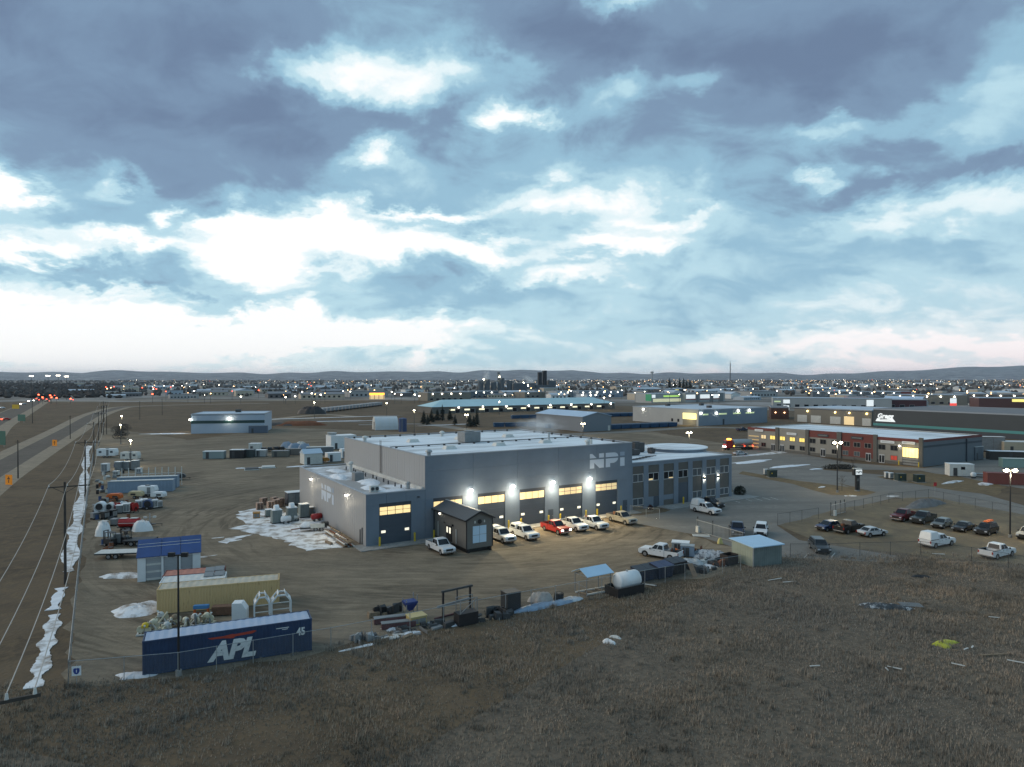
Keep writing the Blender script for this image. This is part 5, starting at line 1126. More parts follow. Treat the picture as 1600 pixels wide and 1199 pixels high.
for i, (px, py, k) in enumerate(((519,838,0),(531,846,1),(538,852,2))):
    t = thing('lumber_stack', ['snow dusted stack of boards leaning by the wing wall, far end','stack of pale boards against the wing wall','rusty pile of pipe ends at the corner of the wing'][i], 'lumber', (*G(px, py), 0), TH + 92)
    rr = random.Random(i)
    for q in range(16):
        x, zz = rr.uniform(-.7,.7), .12 + (q//5)*.2; part('plank', [mWood, mOff, mWood, mRust, mGrey][(q + i) % 5], t, lambda b: b.bar((-1.8+rr.uniform(-.5,.3), x, zz),(1.8+rr.uniform(-.4,.5), x+rr.uniform(-.15,.15), zz+rr.uniform(0,.15)), .08))
t = thing('timber_block', 'single wooden post lying on the snow', 'timber', (*G(513, 851), 0), TH + 100); part('beam', mWood, t, lambda b: b.bar((-.9,0,.2),(.9,0,.22),.18)); part('bolt', mRust, t, lambda b: b.cyl((.5,0,.38),(.5,0,.46),.06))
for i, (px, py, n_) in enumerate(((405,797,9),(422,799,12),(431,796,12),(438,792,11),(411,789,9),(428,789,10))):
    t = thing('pallet_stack', 'stack of reddish wooden pallets behind the snow', 'pallets', (*G(px, py), 0), TH + 5*i, 'pallet stacks behind the snow')
    for q in range(n_): part('pallet', mat('pallet_wood', (.40,.28,.22), .9, var=.3, scale=3), t, lambda b: (b.box(-.6,.6,-.5,.5,q*.15+.1,q*.15+.13), b.box(-.6,-.5,-.5,.5,q*.15,q*.15+.1), b.box(.5,.6,-.5,.5,q*.15,q*.15+.1), b.box(-.05,.05,-.5,.5,q*.15,q*.15+.1)))
cabinet('dark blue container like unit with a snowy lid behind the wing corner', G(459, 789), TH, 3.0, 2.4, 2.5, mat('dark_slate', (.035,.045,.065), .6)); 
# ------------------------------------------------------------------ units behind the wing
def unit(label, px, py, L, d_, h, m_, roof=None, rz=TH, name='site_unit', cat='unit', gable=0., extras=()):
    t = thing(name, label, cat, (*G(px, py), 0), rz)
    part('body', m_, t, lambda b: b.box(0,L,0,d_,.15,h)); part('skid', mDark, t, lambda b: (b.box(0,L,.1,.35,0,.148), b.box(0,L,d_-.35,d_-.1,0,.148)))
    if gable: part('roof', roof or mOff, t, lambda b: b.endo([(-.15,h),(d_+.15,h),(d_/2,h+gable)], -.15, L+.15))
    else: part('roof', roof or mOff, t, lambda b: b.box(-.05,L+.05,-.05,d_+.05,h,h+.1))
    part('door', mDark, t, lambda b: b.box(L*.15,L*.15+.9,-.04,0,.2,min(2.2,h-.15))); part('rib', m_, t, lambda b: [b.box(x,x+.06,-.05,0,.2,h-.05) for x in [L*.32+.6*k for k in range(int(L*.65/.6))]]); return t
unit('long low grey green unit standing apart in the back yard', 316, 718, 6.2, 2.4, 2.3, mat('pale_green', (.24,.30,.31), .6), mWhite, 5); unit('black boxy unit with a white top in the back yard', 358, 717, 4.2, 2.6, 2.6, mBlack, mWhite, 4); unit('dark grey green unit beside the black one', 377, 715.5, 3.6, 2.4, 2.4, mat('dark_green_grey', (.05,.065,.065), .6), mGrey, 4)
unit('white unit with two small windows behind the black one', 388, 708, 3.6, 2.6, 3.0, mOff, mWhite, 3); unit('low pale grey unit with louvres in the back yard', 398, 714.5, 3.2, 2.2, 2.1, mGalv, mWhite, 4); unit('low olive skid box in the back yard', 424, 715, 5.0, 2.2, 1.9, mat('olive_grey', (.15,.145,.125), .7), mGrey, 6); unit('brownish skid box next to the olive one', 446, 712, 4.6, 2.2, 2.0, mat('mushroom', (.17,.155,.14), .7), mGrey, 8)
unit('long steel grey container beyond the white gabled hut', 478, 712, 8.5, 2.5, 2.5, mat('steel_blue_grey', (.14,.155,.17), .6), mOff, 14); unit('white gabled hut with a pale blue roof behind the wing', 475, 727.5, 5.2, 4.6, 3.2, mOff, mat('pale_blue_roof', (.42,.52,.62), .5), TH, 'gabled_hut', 'hut', 1.2)
u_ = unit('big white cooling unit with a round roof fan behind the workshop', 517, 703, 9, 6, 4.6, mWhite, mWhite, TH, 'cooling_unit'); part('roof_fan', mGalv, u_, lambda b: (b.cyl((1.5,4,4.7),(1.5,4,5.4),1.5,n=18), b.cyl((1.5,4,5.41),(1.5,4,5.6),1.7,n=18)))
unit('small white hut beside the orange machine behind the wing', 512, 723, 4.0, 3.0, 2.6, mWhite, mWhite, TH, 'small_hut', 'hut'); unit('small white box right behind the tall block', 534, 717, 3.0, 2.5, 2.8, mWhite, mWhite, TH, 'small_box', 'box'); compressor('orange digger like machine between the white huts', G(503, 723.5), TH, mat('deep_orange', (.38,.16,.02), .6), 4.0, 'orange_machine', 'machine')
for i, (px, py) in enumerate(((393,734),(419,731))):
    t = thing('slab_stack', ['dark ringed slab mould lying in snow','pale square slab lying in snow'][i], 'slab', (*G(px, py), 0), 20)
    part('slab', [mDark, mOff][i], t, lambda b: b.box(-1.7,1.7,-1.5,1.5,.1,.45)); part('rim', mOff, t, lambda b: (b.box(-1.9,1.9,-1.7,-1.5,.0,.2), b.box(-1.9,-1.7,-1.5,1.5,0,.2))); part('bearer', mDark, t, lambda b: b.box(-1.6,1.6,-1.2,1.2,0,.099))
for i, (px, py, s_) in enumerate(((404,706,1.3),(412,706.5,1.6),(421,706,1.5),(430,705,1.4),(439,705,1.3))):
    compressor('black machine parked in a row in the back yard', G(px, py), 90 + 12*i, mBlack, 2.2*s_/1.3, 'parked_machine', 'machine')['group'] = 'black machines in the back yard'
for i, (px, py) in enumerate(((448,700),(460,702),(470,700),(476,703))): tarp(['pale blue tarped load in the back yard, at the olive box','large pale blue tarped load in the back yard','snow topped tarped load in the back yard','low pale blue tarped load at the grey container'][i], G(px, py), 2.2, 1.5, 1.9, mBlueGrey if i != 2 else mOff, 40+i, rz=20)
# ------------------------------------------------------------------ along the inside of the front fence
t = thing('hopper', 'blue steel hopper on thin legs near the fence', 'hopper', (*G(640, 966), 0), TH)
part('bin', mat('hopper_blue', (.012,.035,.17), .5), t, lambda b: b.hexa([(-.2,-.2,.75),(.2,-.2,.75),(.2,.2,.75),(-.2,.2,.75)], [(-.65,-.55,1.55),(.65,-.55,1.55),(.65,.55,1.55),(-.65,.55,1.55)])); part('rim', mat('hopper_blue', (0,0,0)), t, lambda b: b.box(-.66,.66,-.56,.56,1.55,1.75))
for q in range(4): part('leg', mGrey, t, lambda b: b.bar(((-.6,.6)[q%2],(-.5,.5)[q//2],0),((-.6,.6)[q%2],(-.5,.5)[q//2],2.0+.4*(q%2)), .04))
cabinet('yellow square box beside the blue hopper', G(650, 976), TH, 1.7, 1.3, .85, mat('pale_yellow', (.50,.38,.12), .6, var=.15), name='yellow_box', roof=mat('paler_yellow', (.56,.46,.22), .6), legs=.05, cat='box')
mMaroon = mat('maroon_steel', (.10,.028,.030), .6, var=.2)
for i, (px, py) in enumerate(((610,974),(622,982))):
    t = thing('steel_trough', ['maroon steel trough nearer the yard','maroon steel trough with a grey lid, nearer the fence'][i], 'trough', (*G(px, py), 0), TH - 14); part('body', mMaroon, t, lambda b: b.box(-1.7,1.7,-.35,.35,.05,.6)); part('lid', mGrey, t, lambda b: b.box(-1.72,1.72,-.37,.37,.6,.66)); part('rib', mMaroon, t, lambda b: [b.box(x,x+.08,-.4,-.35,.05,.6) for x in (-1.5,-.5,.5,1.4)])
def junk(label, px, py, rx, ry, n_, mats_, seed, h=.7, rz=TH, name='scrap_pile', cat='scrap'):
    t = thing(name, label, cat, (*G(px, py), 0), rz); rr = random.Random(seed)
    for k in range(n_):
        x, y = rr.uniform(-rx,rx), rr.uniform(-ry,ry); l = rr.uniform(.4,1.6); a = rr.uniform(-.4,.4) + (math.pi/2 if rr.random() < .3 else 0); zz = rr.uniform(.05,h); w_ = rr.uniform(.05,.32)
        part('scrap', mats_[k % len(mats_)], t, lambda b: b.hexa([(x-l*math.cos(a)/2,y-l*math.sin(a)/2-w_,0),(x+l*math.cos(a)/2,y+l*math.sin(a)/2-w_,0),(x+l*math.cos(a)/2,y+l*math.sin(a)/2+w_,0),(x-l*math.cos(a)/2,y-l*math.sin(a)/2+w_,0)], [(x-l*.45*math.cos(a),y-l*.45*math.sin(a)-w_,zz),(x+l*.45*math.cos(a),y+l*.45*math.sin(a)-w_,zz*rr.uniform(.5,1.2)),(x+l*.45*math.cos(a),y+l*.45*math.sin(a)+w_,zz),(x-l*.45*math.cos(a),y-l*.45*math.sin(a)+w_,zz*rr.uniform(.6,1.2))]))
    return t
junk('heap of dark scrap along the fence below the yellow box', 662, 984, 2.6, .8, 18, [mBlack, mDark, mGrey], 1); junk('row of dark crates behind the maroon troughs', 602, 963, 1.8, .5, 9, [mBlack, mDark, mWood], 2, 1.1); junk('loose grey planks lying in the grass at the fence', 622, 996, 2.4, .6, 10, [mWood, mGrey, mOff], 3, .15)
junk('small heap of grey crates in the fence line', 566, 1002, 1.0, .6, 10, [mGrey, mDark, mGalv], 4, .8); junk('open dark bin of offcuts with pale boards on top', 764, 968, 1.5, .8, 12, [mDark, mDark, mWood, mOff], 5, 1.1); junk('dark tangle of steel beside the open bin', 784, 964, 1.0, .6, 10, [mBlack, mDark], 6, 1.0)
q0 = G(692, 968); t = thing('gantry_frame', 'dark steel gantry frame standing near the fence', 'frame', (*q0, 0), TH + 4)
for x in (0, 3.3): part('post', mBlack, t, lambda b: b.box(x-.09,x+.09,-.09,.09,0,2.7))
part('top_beam', mDark, t, lambda b: b.box(-.2,3.6,-.1,.1,2.7,2.9)); part('mid_beam', mGrey, t, lambda b: b.bar((-1.0,-.5,1.5),(2.9,-.5,1.7),.1)); part('hanger', mDark, t, lambda b: b.bar((1.7,0,1.6),(1.7,0,2.7),.06)); part('foot_beam', mMaroon, t, lambda b: b.bar((-.9,.2,.1),(2.8,.4,.1),.09))
q0 = G(728, 976); t = thing('basket', 'black sided steel basket with a raised frame beside the gantry', 'basket', (*q0, 0), TH); part('side', mBlack, t, lambda b: b.box(-1.1,1.1,-.6,.6,.05,1.25)); part('cage', mGrey, t, lambda b: [b.bar((x,y,1.25),(x,y,2.7),.035) for x in (-.9,1.0) for y in (-.5,.5)] + [b.bar((-.9,-.5,2.68),(1.0,-.5,2.68),.03), b.bar((-.9,.5,2.68),(1.0,.5,2.68),.03), b.bar((-.9,-.5,1.3),(1.0,-.5,2.6),.03)])
q0 = G(798, 954); t = thing('black_crate', 'tall open black crate at the fence', 'crate', (*q0, 0), TH); part('wall', mBlack, t, lambda b: (b.box(-.85,.85,-.7,-.62,.1,2.0), b.box(-.85,.85,.62,.7,.1,2.0), b.box(-.85,-.77,-.62,.62,.1,2.0), b.box(.77,.85,-.62,.62,.1,2.0))); part('shelf', mDark, t, lambda b: b.box(-.76,.76,-.61,.61,1.2,1.3)); part('lid', mDark, t, lambda b: b.box(-.87,.87,-.72,.72,2.0,2.06)); part('foot', mBlack, t, lambda b: (b.box(-.8,-.6,-.6,.6,0,.098), b.box(.6,.8,-.6,.6,0,.098)))
tarp('crumpled pale tarp heap near the black crate', G(845, 941), 1.25, .8, .95, mat('dirty_tarp', (.42,.39,.36), .8, var=.2, scale=2, bump=.6), 8); 
t = thing('tyre_stack', 'two black tyres stacked on the blue sheeting', 'tyres', (*G(873, 938), 0)); part('tyre', mTyre, t, lambda b: b.cyl((0,0,.05),(0,0,.4),.55,n=18)); part('tyre', mTyre, t, lambda b: b.cyl((.05,0,.42),(.05,0,.75),.53,n=18)); part('hub', mDark, t, lambda b: b.cyl((.05,0,.70),(.05,0,.76),.25,n=12))
tarp('long strip of pale blue plastic sheeting along the fence', G(850, 949), 4.4, .75, .35, mat('blue_plastic', (.22,.30,.40), .35, var=.2, scale=1.5, bump=.5), 9, 'plastic_sheeting', 'sheeting', TH); tarp('crumpled pale sheet at the end of the blue sheeting', G(893, 939), 1.4, .7, .3, mat('pale_plastic', (.48,.52,.56), .4, var=.15), 10, 'plastic_sheeting', 'sheeting', TH)
q0 = G(917, 934); t = thing('open_shelter', 'open steel frame shelter with a pale blue metal roof', 'shelter', (*q0, 0), TH)
for x in (0, 3.5):
    for y in (0, 2.2): part('post', mGrey, t, lambda b: b.bar((x,y,0),(x,y,2.3),.04))
part('brace', mGrey, t, lambda b: (b.bar((0,0,1.0),(0,2.2,1.1),.03), b.bar((0,0,2.25),(0,2.2,2.25),.04), b.bar((3.5,0,2.25),(3.5,2.2,2.25),.04), b.bar((0,0,2.25),(3.5,0,2.25),.04), b.bar((0,2.2,2.25),(3.5,2.2,2.25),.04)))
mSkyRoof = mat('pale_blue_metal', (.40,.58,.74), .4, var=.05, scale=.5)
for s in (0, 1): part('roof_slope', mSkyRoof, t, lambda b: b.hexa(*([[(-.2,-.4,2.3),(3.7,-.4,2.3),(3.7,1.1,2.95),(-.2,1.1,2.95)], [(-.2,-.4,2.36),(3.7,-.4,2.36),(3.7,1.1,3.01),(-.2,1.1,3.01)]] if s == 0 else [[(-.2,1.102,2.95),(3.7,1.102,2.95),(3.7,2.6,2.3),(-.2,2.6,2.3)], [(-.2,1.102,3.01),(3.7,1.102,3.01),(3.7,2.6,2.36),(-.2,2.6,2.36)]])))
t = thing('ground_frame', 'flat rectangular steel frame lying before the open shelter', 'frame', (*G(914, 931), 0), TH - 4); part('beam', mOff, t, lambda b: (b.bar((0,-.4,.15),(4.2,-.4,.15),.08), b.bar((-.6,1.0,.15),(3.6,1.0,.15),.08))); part('rung', mWood, t, lambda b: [b.bar((x,-.4,.15),(x-.5,1.0,.15),.07) for x in (.2,1.2,2.6,4.0)])
htank('big white ribbed tank on a black base near the open shelter', 980, 925, 2.7, 1.0, mWhite, TH, 'water_tank', mBlack); q0 = G(978, 928); t = thing('black_tub', 'black spill tub under the white ribbed tank', 'tub', (*q0, 0), TH); part('wall', mBlack, t, lambda b: (b.box(-2.0,2.0,-1.0,-.92,0,1.0), b.box(-2.0,2.0,1.3,1.38,0,1.0), b.box(-2.0,-1.92,-.92,1.3,0,1.0), b.box(1.92,2.0,-.92,1.3,0,1.0))); part('rim', mDark, t, lambda b: (b.box(-2.05,2.05,-1.05,-.9,1.0,1.06),))
def dumpster(label, px, py, L, d_, h, m_, lid, rz=TH):
    t = thing('dumpster', label, 'dumpster', (*G(px, py), 0), rz); part('bin', m_, t, lambda b: b.hexa([(0.15,.1,.1),(L-.15,.1,.1),(L-.15,d_-.1,.1),(.15,d_-.1,.1)], [(0,0,h),(L,0,h),(L,d_,h+.25),(0,d_,h+.25)])); part('lid', lid, t, lambda b: (b.hexa([(-.03,-.05,h+.01),(L/2-.02,-.05,h+.01),(L/2-.02,d_,h+.27),(-.03,d_,h+.27)], [(-.03,-.05,h+.07),(L/2-.02,-.05,h+.07),(L/2-.02,d_,h+.33),(-.03,d_,h+.33)]), b.hexa([(L/2+.02,-.05,h+.01),(L+.03,-.05,h+.01),(L+.03,d_,h+.27),(L/2+.02,d_,h+.27)], [(L/2+.02,-.05,h+.07),(L+.03,-.05,h+.07),(L+.03,d_,h+.33),(L/2+.02,d_,h+.33)])))
    part('rib', m_, t, lambda b: [b.box(x,x+.1,-.05,.1,.25,h-.2) for x in (L*.2,L*.5,L*.8)]); part('wheel', mTyre, t, lambda b: [b.cyl((x,y,.1),(x+.06,y,.1),.1) for x in (.3,L-.4) for y in (.3,d_-.3)]); return t
mNavyBin = mat('navy_bin', (.012,.02,.045), .5, var=.2); mBlkLid = mat('black_lid', (.02,.021,.024), .4)
dumpster('long navy waste bin by the white ribbed tank', 1000, 913, 3.2, 1.7, 1.4, mNavyBin, mBlkLid); dumpster('navy waste bin with a blue sticker on its lid', 1030, 908, 2.6, 1.7, 1.5, mNavyBin, mat('navy_lid', (.025,.035,.09), .4)); dumpster('black waste bin behind the dirty white pickup', 1053, 901, 2.4, 1.7, 1.5, mBlack, mBlkLid)
unit('pale blue grey machine box beside the dirty white pickup', 1064, 871, 1.8, 1.3, 1.5, mBlueGrey, mGalv, TH - 50, 'machine_box', 'machine'); unit('grey boxy machine with a white top behind the dirty white pickup', 1050, 863, 2.4, 1.6, 1.3, mGalv, mWhite, TH - 50, 'machine_box', 'machine')
tarp('white and grey tarped heap on a dark trailer by the fence', G(1112, 873), 2.7, 1.0, 1.0, mat('mottled_tarp', (.50,.53,.56), .6, dark=(.16,.17,.19), scale=2.2, cover=.47, soft=.06, bump=.5), 12, rz=TH - 45); tarp('silvery tarp heap behind the black waste bin', G(1082, 884), 1.6, .9, .8, mat('silver_tarp', (.42,.46,.48), .4, var=.3, scale=1.5, bump=.5), 13, rz=TH - 45)
junk('heap of dark red and black scrap behind the pickup', 1090, 866, 1.5, .8, 14, [mBlack, mRust, mDark, mMaroon], 14, 1.2, TH - 45); junk('dark rubbish heap between the bins and the tarps', 1072, 889, 1.6, .8, 14, [mBlack, mDark, mGrey], 15, .9); junk('dark heap against the fence below the silvery tarp', 1108, 893, 1.6, .5, 12, [mBlack, mGrey, mDark], 16, .9)
junk('black heap of pipes and plates between the navy bin and the pickup', 1040, 893, 1.4, .7, 14, [mBlack, mDark, mMaroon], 17, 1.0); junk('tangle of grey offcuts beside the mottled tarp', 1098, 881, 1.3, .7, 14, [mGrey, mDark, mOff], 18, .8); junk('low dark pile between the mottled tarp and the rusty crate', 1124, 884, 1.2, .6, 12, [mBlack, mDark, mRust], 19, .9)
t = thing('wood_board', 'orange brown board leaning on the fence', 'board', (*G(1083, 901), 0), TH); part('sheet', mat('ply', (.30,.19,.12), .8, var=.15), t, lambda b: b.hexa([(-.4,-.5,0),(.4,-.5,0),(.4,-.45,0),(-.4,-.45,0)], [(-.5,.3,1.5),(.3,.3,1.5),(.3,.35,1.5),(-.5,.35,1.5)])); part('batten', mWood, t, lambda b: b.bar((-.4,-.15,.6),(.4,-.15,.6),.03))
q0 = G(1140, 882); t = thing('rusty_crate', 'dark rusty crate beside the metal shed', 'crate', (*q0, 0), TH); part('wall', mat('dark_rust', (.03,.022,.02), .8), t, lambda b: (b.box(-1.0,1.0,-.7,-.6,.05,1.35), b.box(-1.0,1.0,.6,.7,.05,1.35), b.box(-1.0,-.9,-.6,.6,.05,1.35), b.box(.9,1.0,-.6,.6,.05,1.35))); part('floor', mBlack, t, lambda b: b.box(-.9,.9,-.6,.6,.0,.3))
t = thing('long_pipe', 'white pipe lying beside the spill tub', 'pipe', (*G(1005, 915), 0), TH - 60); part('tube', mOff, t, lambda b: b.cyl((-1.6,0,.12),(1.6,0,.12),.07)); part('flange', mGrey, t, lambda b: b.cyl((1.55,0,.12),(1.65,0,.12),.12))
t = thing('wood_sheet', 'pale plywood sheet lying by the rolling gate', 'sheet', (*G(1096, 838), .02), TH - 40); part('sheet', mOff, t, lambda b: b.box(-1.3,1.3,-.65,.65,0,.05)); part('batten', mWood, t, lambda b: b.box(-1.2,1.2,-.05,.05,.051,.09))
tarp('small yellow wrapped bag near the metal shed', G(1126, 850), .45, .4, .75, mat('pale_yellow_bag', (.50,.45,.18), .7), 20, 'wrapped_bag', 'bag')
# small metal shed
q0 = G(1178, 888); t = thing('metal_shed', 'small galvanised shed with a pale blue lean to roof', 'shed', (*q0, 0), 22)
mShed = mat('shed_sheet', (.20,.24,.23), .5, metal=.25, dark=(.13,.16,.16), scale=.7, cover=.45, soft=.2)
part('core', mDark, t, lambda b: b.hexa([(.05,.05,0),(4.75,.05,0),(4.75,4.15,0),(.05,4.15,0)], [(.05,.05,2.55),(4.75,.05,2.55),(4.75,4.15,2.75),(.05,4.15,2.75)]))
mb = MB(); corr(mb, 0, 4.8, 0, 2.6, 0, -1, .32, .03); mb.build('wall_sheet', mShed, t, fix=False)
mb = MB(); corr(mb, 0, 4.2, 0, 2.65, 0, -1, .32, .03); o = mb.build('wall_sheet', mat('shed_side', (.32,.36,.30), .5, metal=.2, var=.1), t, (0, 4.2, 0), -90, fix=False)
mb = MB(); corr(mb, 0, 4.2, 0, 2.65, 0, -1, .32, .03); o = mb.build('wall_sheet', mShed, t, (4.8, 0, 0), 90, fix=False)
part('roof', mSkyRoof, t, lambda b: b.hexa([(-.25,-.3,2.62),(5.05,-.3,2.62),(5.05,4.5,2.85),(-.25,4.5,2.85)], [(-.25,-.3,2.74),(5.05,-.3,2.74),(5.05,4.5,2.97),(-.25,4.5,2.97)])); part('corner_trim', mGalv, t, lambda b: b.box(-.06,.06,-.06,.06,0,2.6))
# ------------------------------------------------------------------ litter in the field
tarp('bright yellow crumpled tarp in the dry field', G(1478, 1008), 1.3, .75, .22, mat('acid_yellow', (.42,.42,.03), .6, var=.2, scale=3, bump=.5), 31, 'yellow_tarp', 'tarp', 10, rag=.8); tarp('black and silver torn tarp heap in the dry field', G(1385, 951), 2.5, .7, .4, mat('torn_tarp', (.05,.055,.06), .5, dark=(.42,.45,.47), scale=2.2, cover=.42, soft=.04, bump=.6), 32, 'torn_tarp', 'tarp', -18, rag=.6)
tarp('black plastic strip in the dry field before the white service truck', G(1441, 903), 1.2, .35, .25, mBlack, 33, 'plastic_strip', 'plastic', -8); tarp('small white crumpled plastic in the dry field', G(951, 1006), .5, .4, .3, mWhite, 34, 'plastic_bag', 'plastic', 0, rag=.9); tarp('second dull white plastic scrap beside the first', G(962, 998), .45, .3, .2, mOff, 35, 'plastic_bag', 'plastic', 0, rag=.9)
t = thing('slat_panel', 'grey slatted panel beside the torn black tarp', 'panel', (*G(1426, 948), .12), -10)
for k in range(7): part('slat', mGrey, t, lambda b: b.box(-1.2,1.0,-.7+k*.2,-.6+k*.2,0,.05))
part('bearer', mWood, t, lambda b: (b.box(-1.0,-.9,-.7,.6,-.1,-.001), b.box(.7,.8,-.7,.6,-.1,-.001)))
PL = [(1556,1027,2.6,6,.07),(1590,1038,1.2,-35,.06),(1500,1043,1.0,-40,.06),(1505,1012,.55,50,.06),(1512,1018,.7,30,.06),(1522,1015,.6,45,.06),(1495,1020,.5,-30,.06),(1400,1048,1.1,-35,.05),(1275,1045,.9,5,.05),(1215,905,2.0,20,.05),(1212,908,2.2,25,.05),(1235,912,1.8,10,.05),(870,1022,.9,-4,.05),(1388,1050,.6,80,.05),(1468,868,1.6,-12,.09),(1540,881,1.9,-14,.08),(1556,968,1.0,-20,.05)]
for i, (px, py, L, a, w_) in enumerate(PL):
    t = thing('loose_board', 'bleached loose board lying in the dry field', 'board', (*G(px, py), .12), a, 'boards in the dry field'); part('plank', mOff if i % 3 else mWood, t, lambda b: b.hexa([(-L/2,-w_,0),(L/2,-w_,0),(L/2,w_,0),(-L/2,w_,0)], [(-L/2,-w_,.05),(L/2,-w_,.07),(L/2,w_,.07),(-L/2,w_,.05)])); part('nail', mRust, t, lambda b: b.cyl((L*.4,0,.05),(L*.4,0,.10),.01,n=5))
# ------------------------------------------------------------------ across the street: the shop row
RV = TH - 90.0                          # a front that runs along the depth of the site and looks west
sm = G(1169, 701); SM = thing('shop_row', 'long two storey row of shop units with dark red and beige fronts', 'building', (*sm, 0), RV)
mBeige = mat('beige_stucco', (.27,.255,.225), .8, var=.06, scale=.5); mRedW = mat('dark_red_cladding', (.15,.030,.024), .6, var=.08, scale=.4); mPil = mat('olive_pilaster', (.115,.11,.098), .75); mSideW = mat('slate_cladding', (.115,.135,.155), .6, var=.05, scale=.3)
SL = along(1442.5, sm, RV); sx = lambda px: along(px, sm, RV); SH = 7.6
part('core', [mBeige, mRoofSnow], SM, lambda b: (b.box(.0,SL-.1,.15,34,0,SH-.5), b.box(.02,SL-.12,.16,33.9,SH-.49,SH-.38,1)))
secs = [(1169,1213,0,mBeige),(1218,1260,1,mBeige),(1265,1309,2,mBeige),(1316,1366,3,mRedW),(1372,1441.5,4,mBeige)]
for a, b_, k, m_ in secs:
    x0, x1 = sx(a), sx(b_); top = SH + (.45 if k in (1, 2, 3) else 0)
    part('front_wall', m_, SM, lambda b: b.box(x0,x1,-.1,.14,0,top-.9)); part('fascia', mRedW if k != 1 else mBeige, SM, lambda b: b.box(x0,x1,-.16,.14,top-(2.2 if k == 2 else .898),top)); part('plinth', mPil, SM, lambda b: b.box(x0,x1,-.14,-.101,0,.9))
for a, b_ in ((1213,1218),(1260,1265),(1309,1316),(1366,1372),(1437.5,1443.5)):
    x0, x1 = sx(a)+.005, sx(b_)-.005; part('pilaster', mPil, SM, lambda b: b.box(x0,x1,-.45,.14,0,SH+.55))
part('side_wall', mSideW, SM, lambda b: b.box(SL-.1,SL,.142,34,0,SH-.7)); part('side_fascia', mRedW, SM, lambda b: b.box(SL-.1,SL+.06,.143,34.1,SH-.698,SH+.02)); part('side_band', mHeader, SM, lambda b: b.box(SL,SL+.05,.15,33.9,SH-2.3,SH-1.7)); part('downpipe', mHeader, SM, lambda b: b.box(SL+.005,SL+.3,24.2,24.5,0,SH-.75))
cap_ring(SM, 0, SL, .16, 34, SH - .1, mOff, w=.3)
def shop_window(px, z0, w, h, glass, frame=mPil):
    x = sx(px); f = part('window', frame, SM, lambda b: (b.box(x-w/2-.1,x+w/2+.1,-.17,-.105,z0-.1,z0), b.box(x-w/2-.1,x+w/2+.1,-.17,-.105,z0+h,z0+h+.1), b.box(x-w/2-.1,x-w/2,-.17,-.105,z0,z0+h), b.box(x+w/2,x+w/2+.1,-.17,-.105,z0,z0+h), b.box(x-.05,x+.05,-.17,-.105,z0,z0+h)))
    for q in (x-w/2, x+.05): part('pane', glass, f, lambda b: b.box(q,q+w/2-.05,-.15,-.105,z0,z0+h))
mYel = mat('yellow_lit_window', (.7,.55,.1), .3, emit=.85, ecol=(1,.72,.20))
for px, g_ in ((1194,mLit2),(1208,mYel),(1223.5,mYel),(1239,mYel),(1254,mYel)): shop_window(px, 4.0, 1.9, 1.2, g_)
for px in (1270.5,1287,1305,1324,1340,1357,1379,1398): shop_window(px, 4.0, 1.9, 1.3, mGlass, mBeige if 1316 < px < 1366 else mPil)
for px in (1194,1238.5,1254.5,1270.5,1305,1322,1340): shop_window(px, 1.3, 1.7, 1.2, mGlassB if px > 1310 else mGlass, mBeige if px > 1316 else mPil)
shop_window(1398, 1.2, 1.8, 1.2, mat('red_window', (.3,.03,.02), .3, emit=.25, ecol=(1,.1,.06)))
for px in (1209,1223,1287,1358,1379):
    x = sx(px); dr = part('glass_door', mFrame, SM, lambda b: b.box(x-.8,x+.8,-.2,-.145,0,2.5)); [part('pane', mGlass, dr, lambda b: b.box(x+q,x+q+.6,-.22,-.201,.2,2.2)) for q in (-.7,.1)]
for px, z0, w, m_ in ((1187,6.3,3.4,mWhite),(1238,6.0,3.6,mWhite),(1287,6.3,3.6,mHeader),(1340,6.35,3.6,mHeader),(1388,5.9,4.0,mWhite),(1421,6.1,3.6,mWhite)):
    x = sx(px); sg = part('shop_sign', m_, SM, lambda b: b.box(x-w/2,x+w/2,-.36,-.165,z0,z0+.75)); part('sign_band', mBeige if m_ is mHeader else mGalv, sg, lambda b: b.box(x-w*.4,x+w*.4,-.375,-.361,z0+.3,z0+.45))
def roll_door(px0, px1, zt, m_, glow):
    x0, x1 = sx(px0), sx(px1); d_ = part('overhead_door', m_, SM, lambda b: b.box(x0,x1,-.14,-.101,.05,zt))
    n = 8
    for k in range(n): part('door_section', glow if k % 2 else m_, d_, lambda b: b.box(x0+.1,x1-.1,-.165,-.141,.1+k*zt/n,.1+(k+.55)*zt/n))
roll_door(1170.5, 1187, 4.9, mBeige, mat('amber_section', (.4,.3,.15), .5, emit=.3, ecol=(1,.7,.3)))
x0, x1 = sx(1411), sx(1437); d_ = part('overhead_door', mHeader, SM, lambda b: b.box(x0,x1,-.14,-.101,.05,5.3)); part('lit_bay', mat('bay_glow', (.8,.6,.2), .4, emit=1.4, ecol=(1,.78,.28), var=.3, scale=.6), d_, lambda b: [b.box(x0+.1+k*(x1-x0-.2)/5,x0+.03+(k+1)*(x1-x0-.2)/5,-.17,-.141,2.4,5.1) for k in range(5)]); part('door_section', mGrey, d_, lambda b: [b.box(x0+.1,x1-.1,-.17,-.141,.2+k*.75,.75+k*.75) for k in range(3)])
light('bay_light', SM, ((x0+x1)/2, -1.5, 4.2), 160, (1,.78,.35), .5)
part('wall_lamp', [mBlack, mLampW], SM, lambda b: (b.box(sx(1407)-.15,sx(1407)+.15,-.4,-.101,5.5,5.65), b.ball((sx(1407),-.3,5.45),.2,.2,.15,8,5,1)))
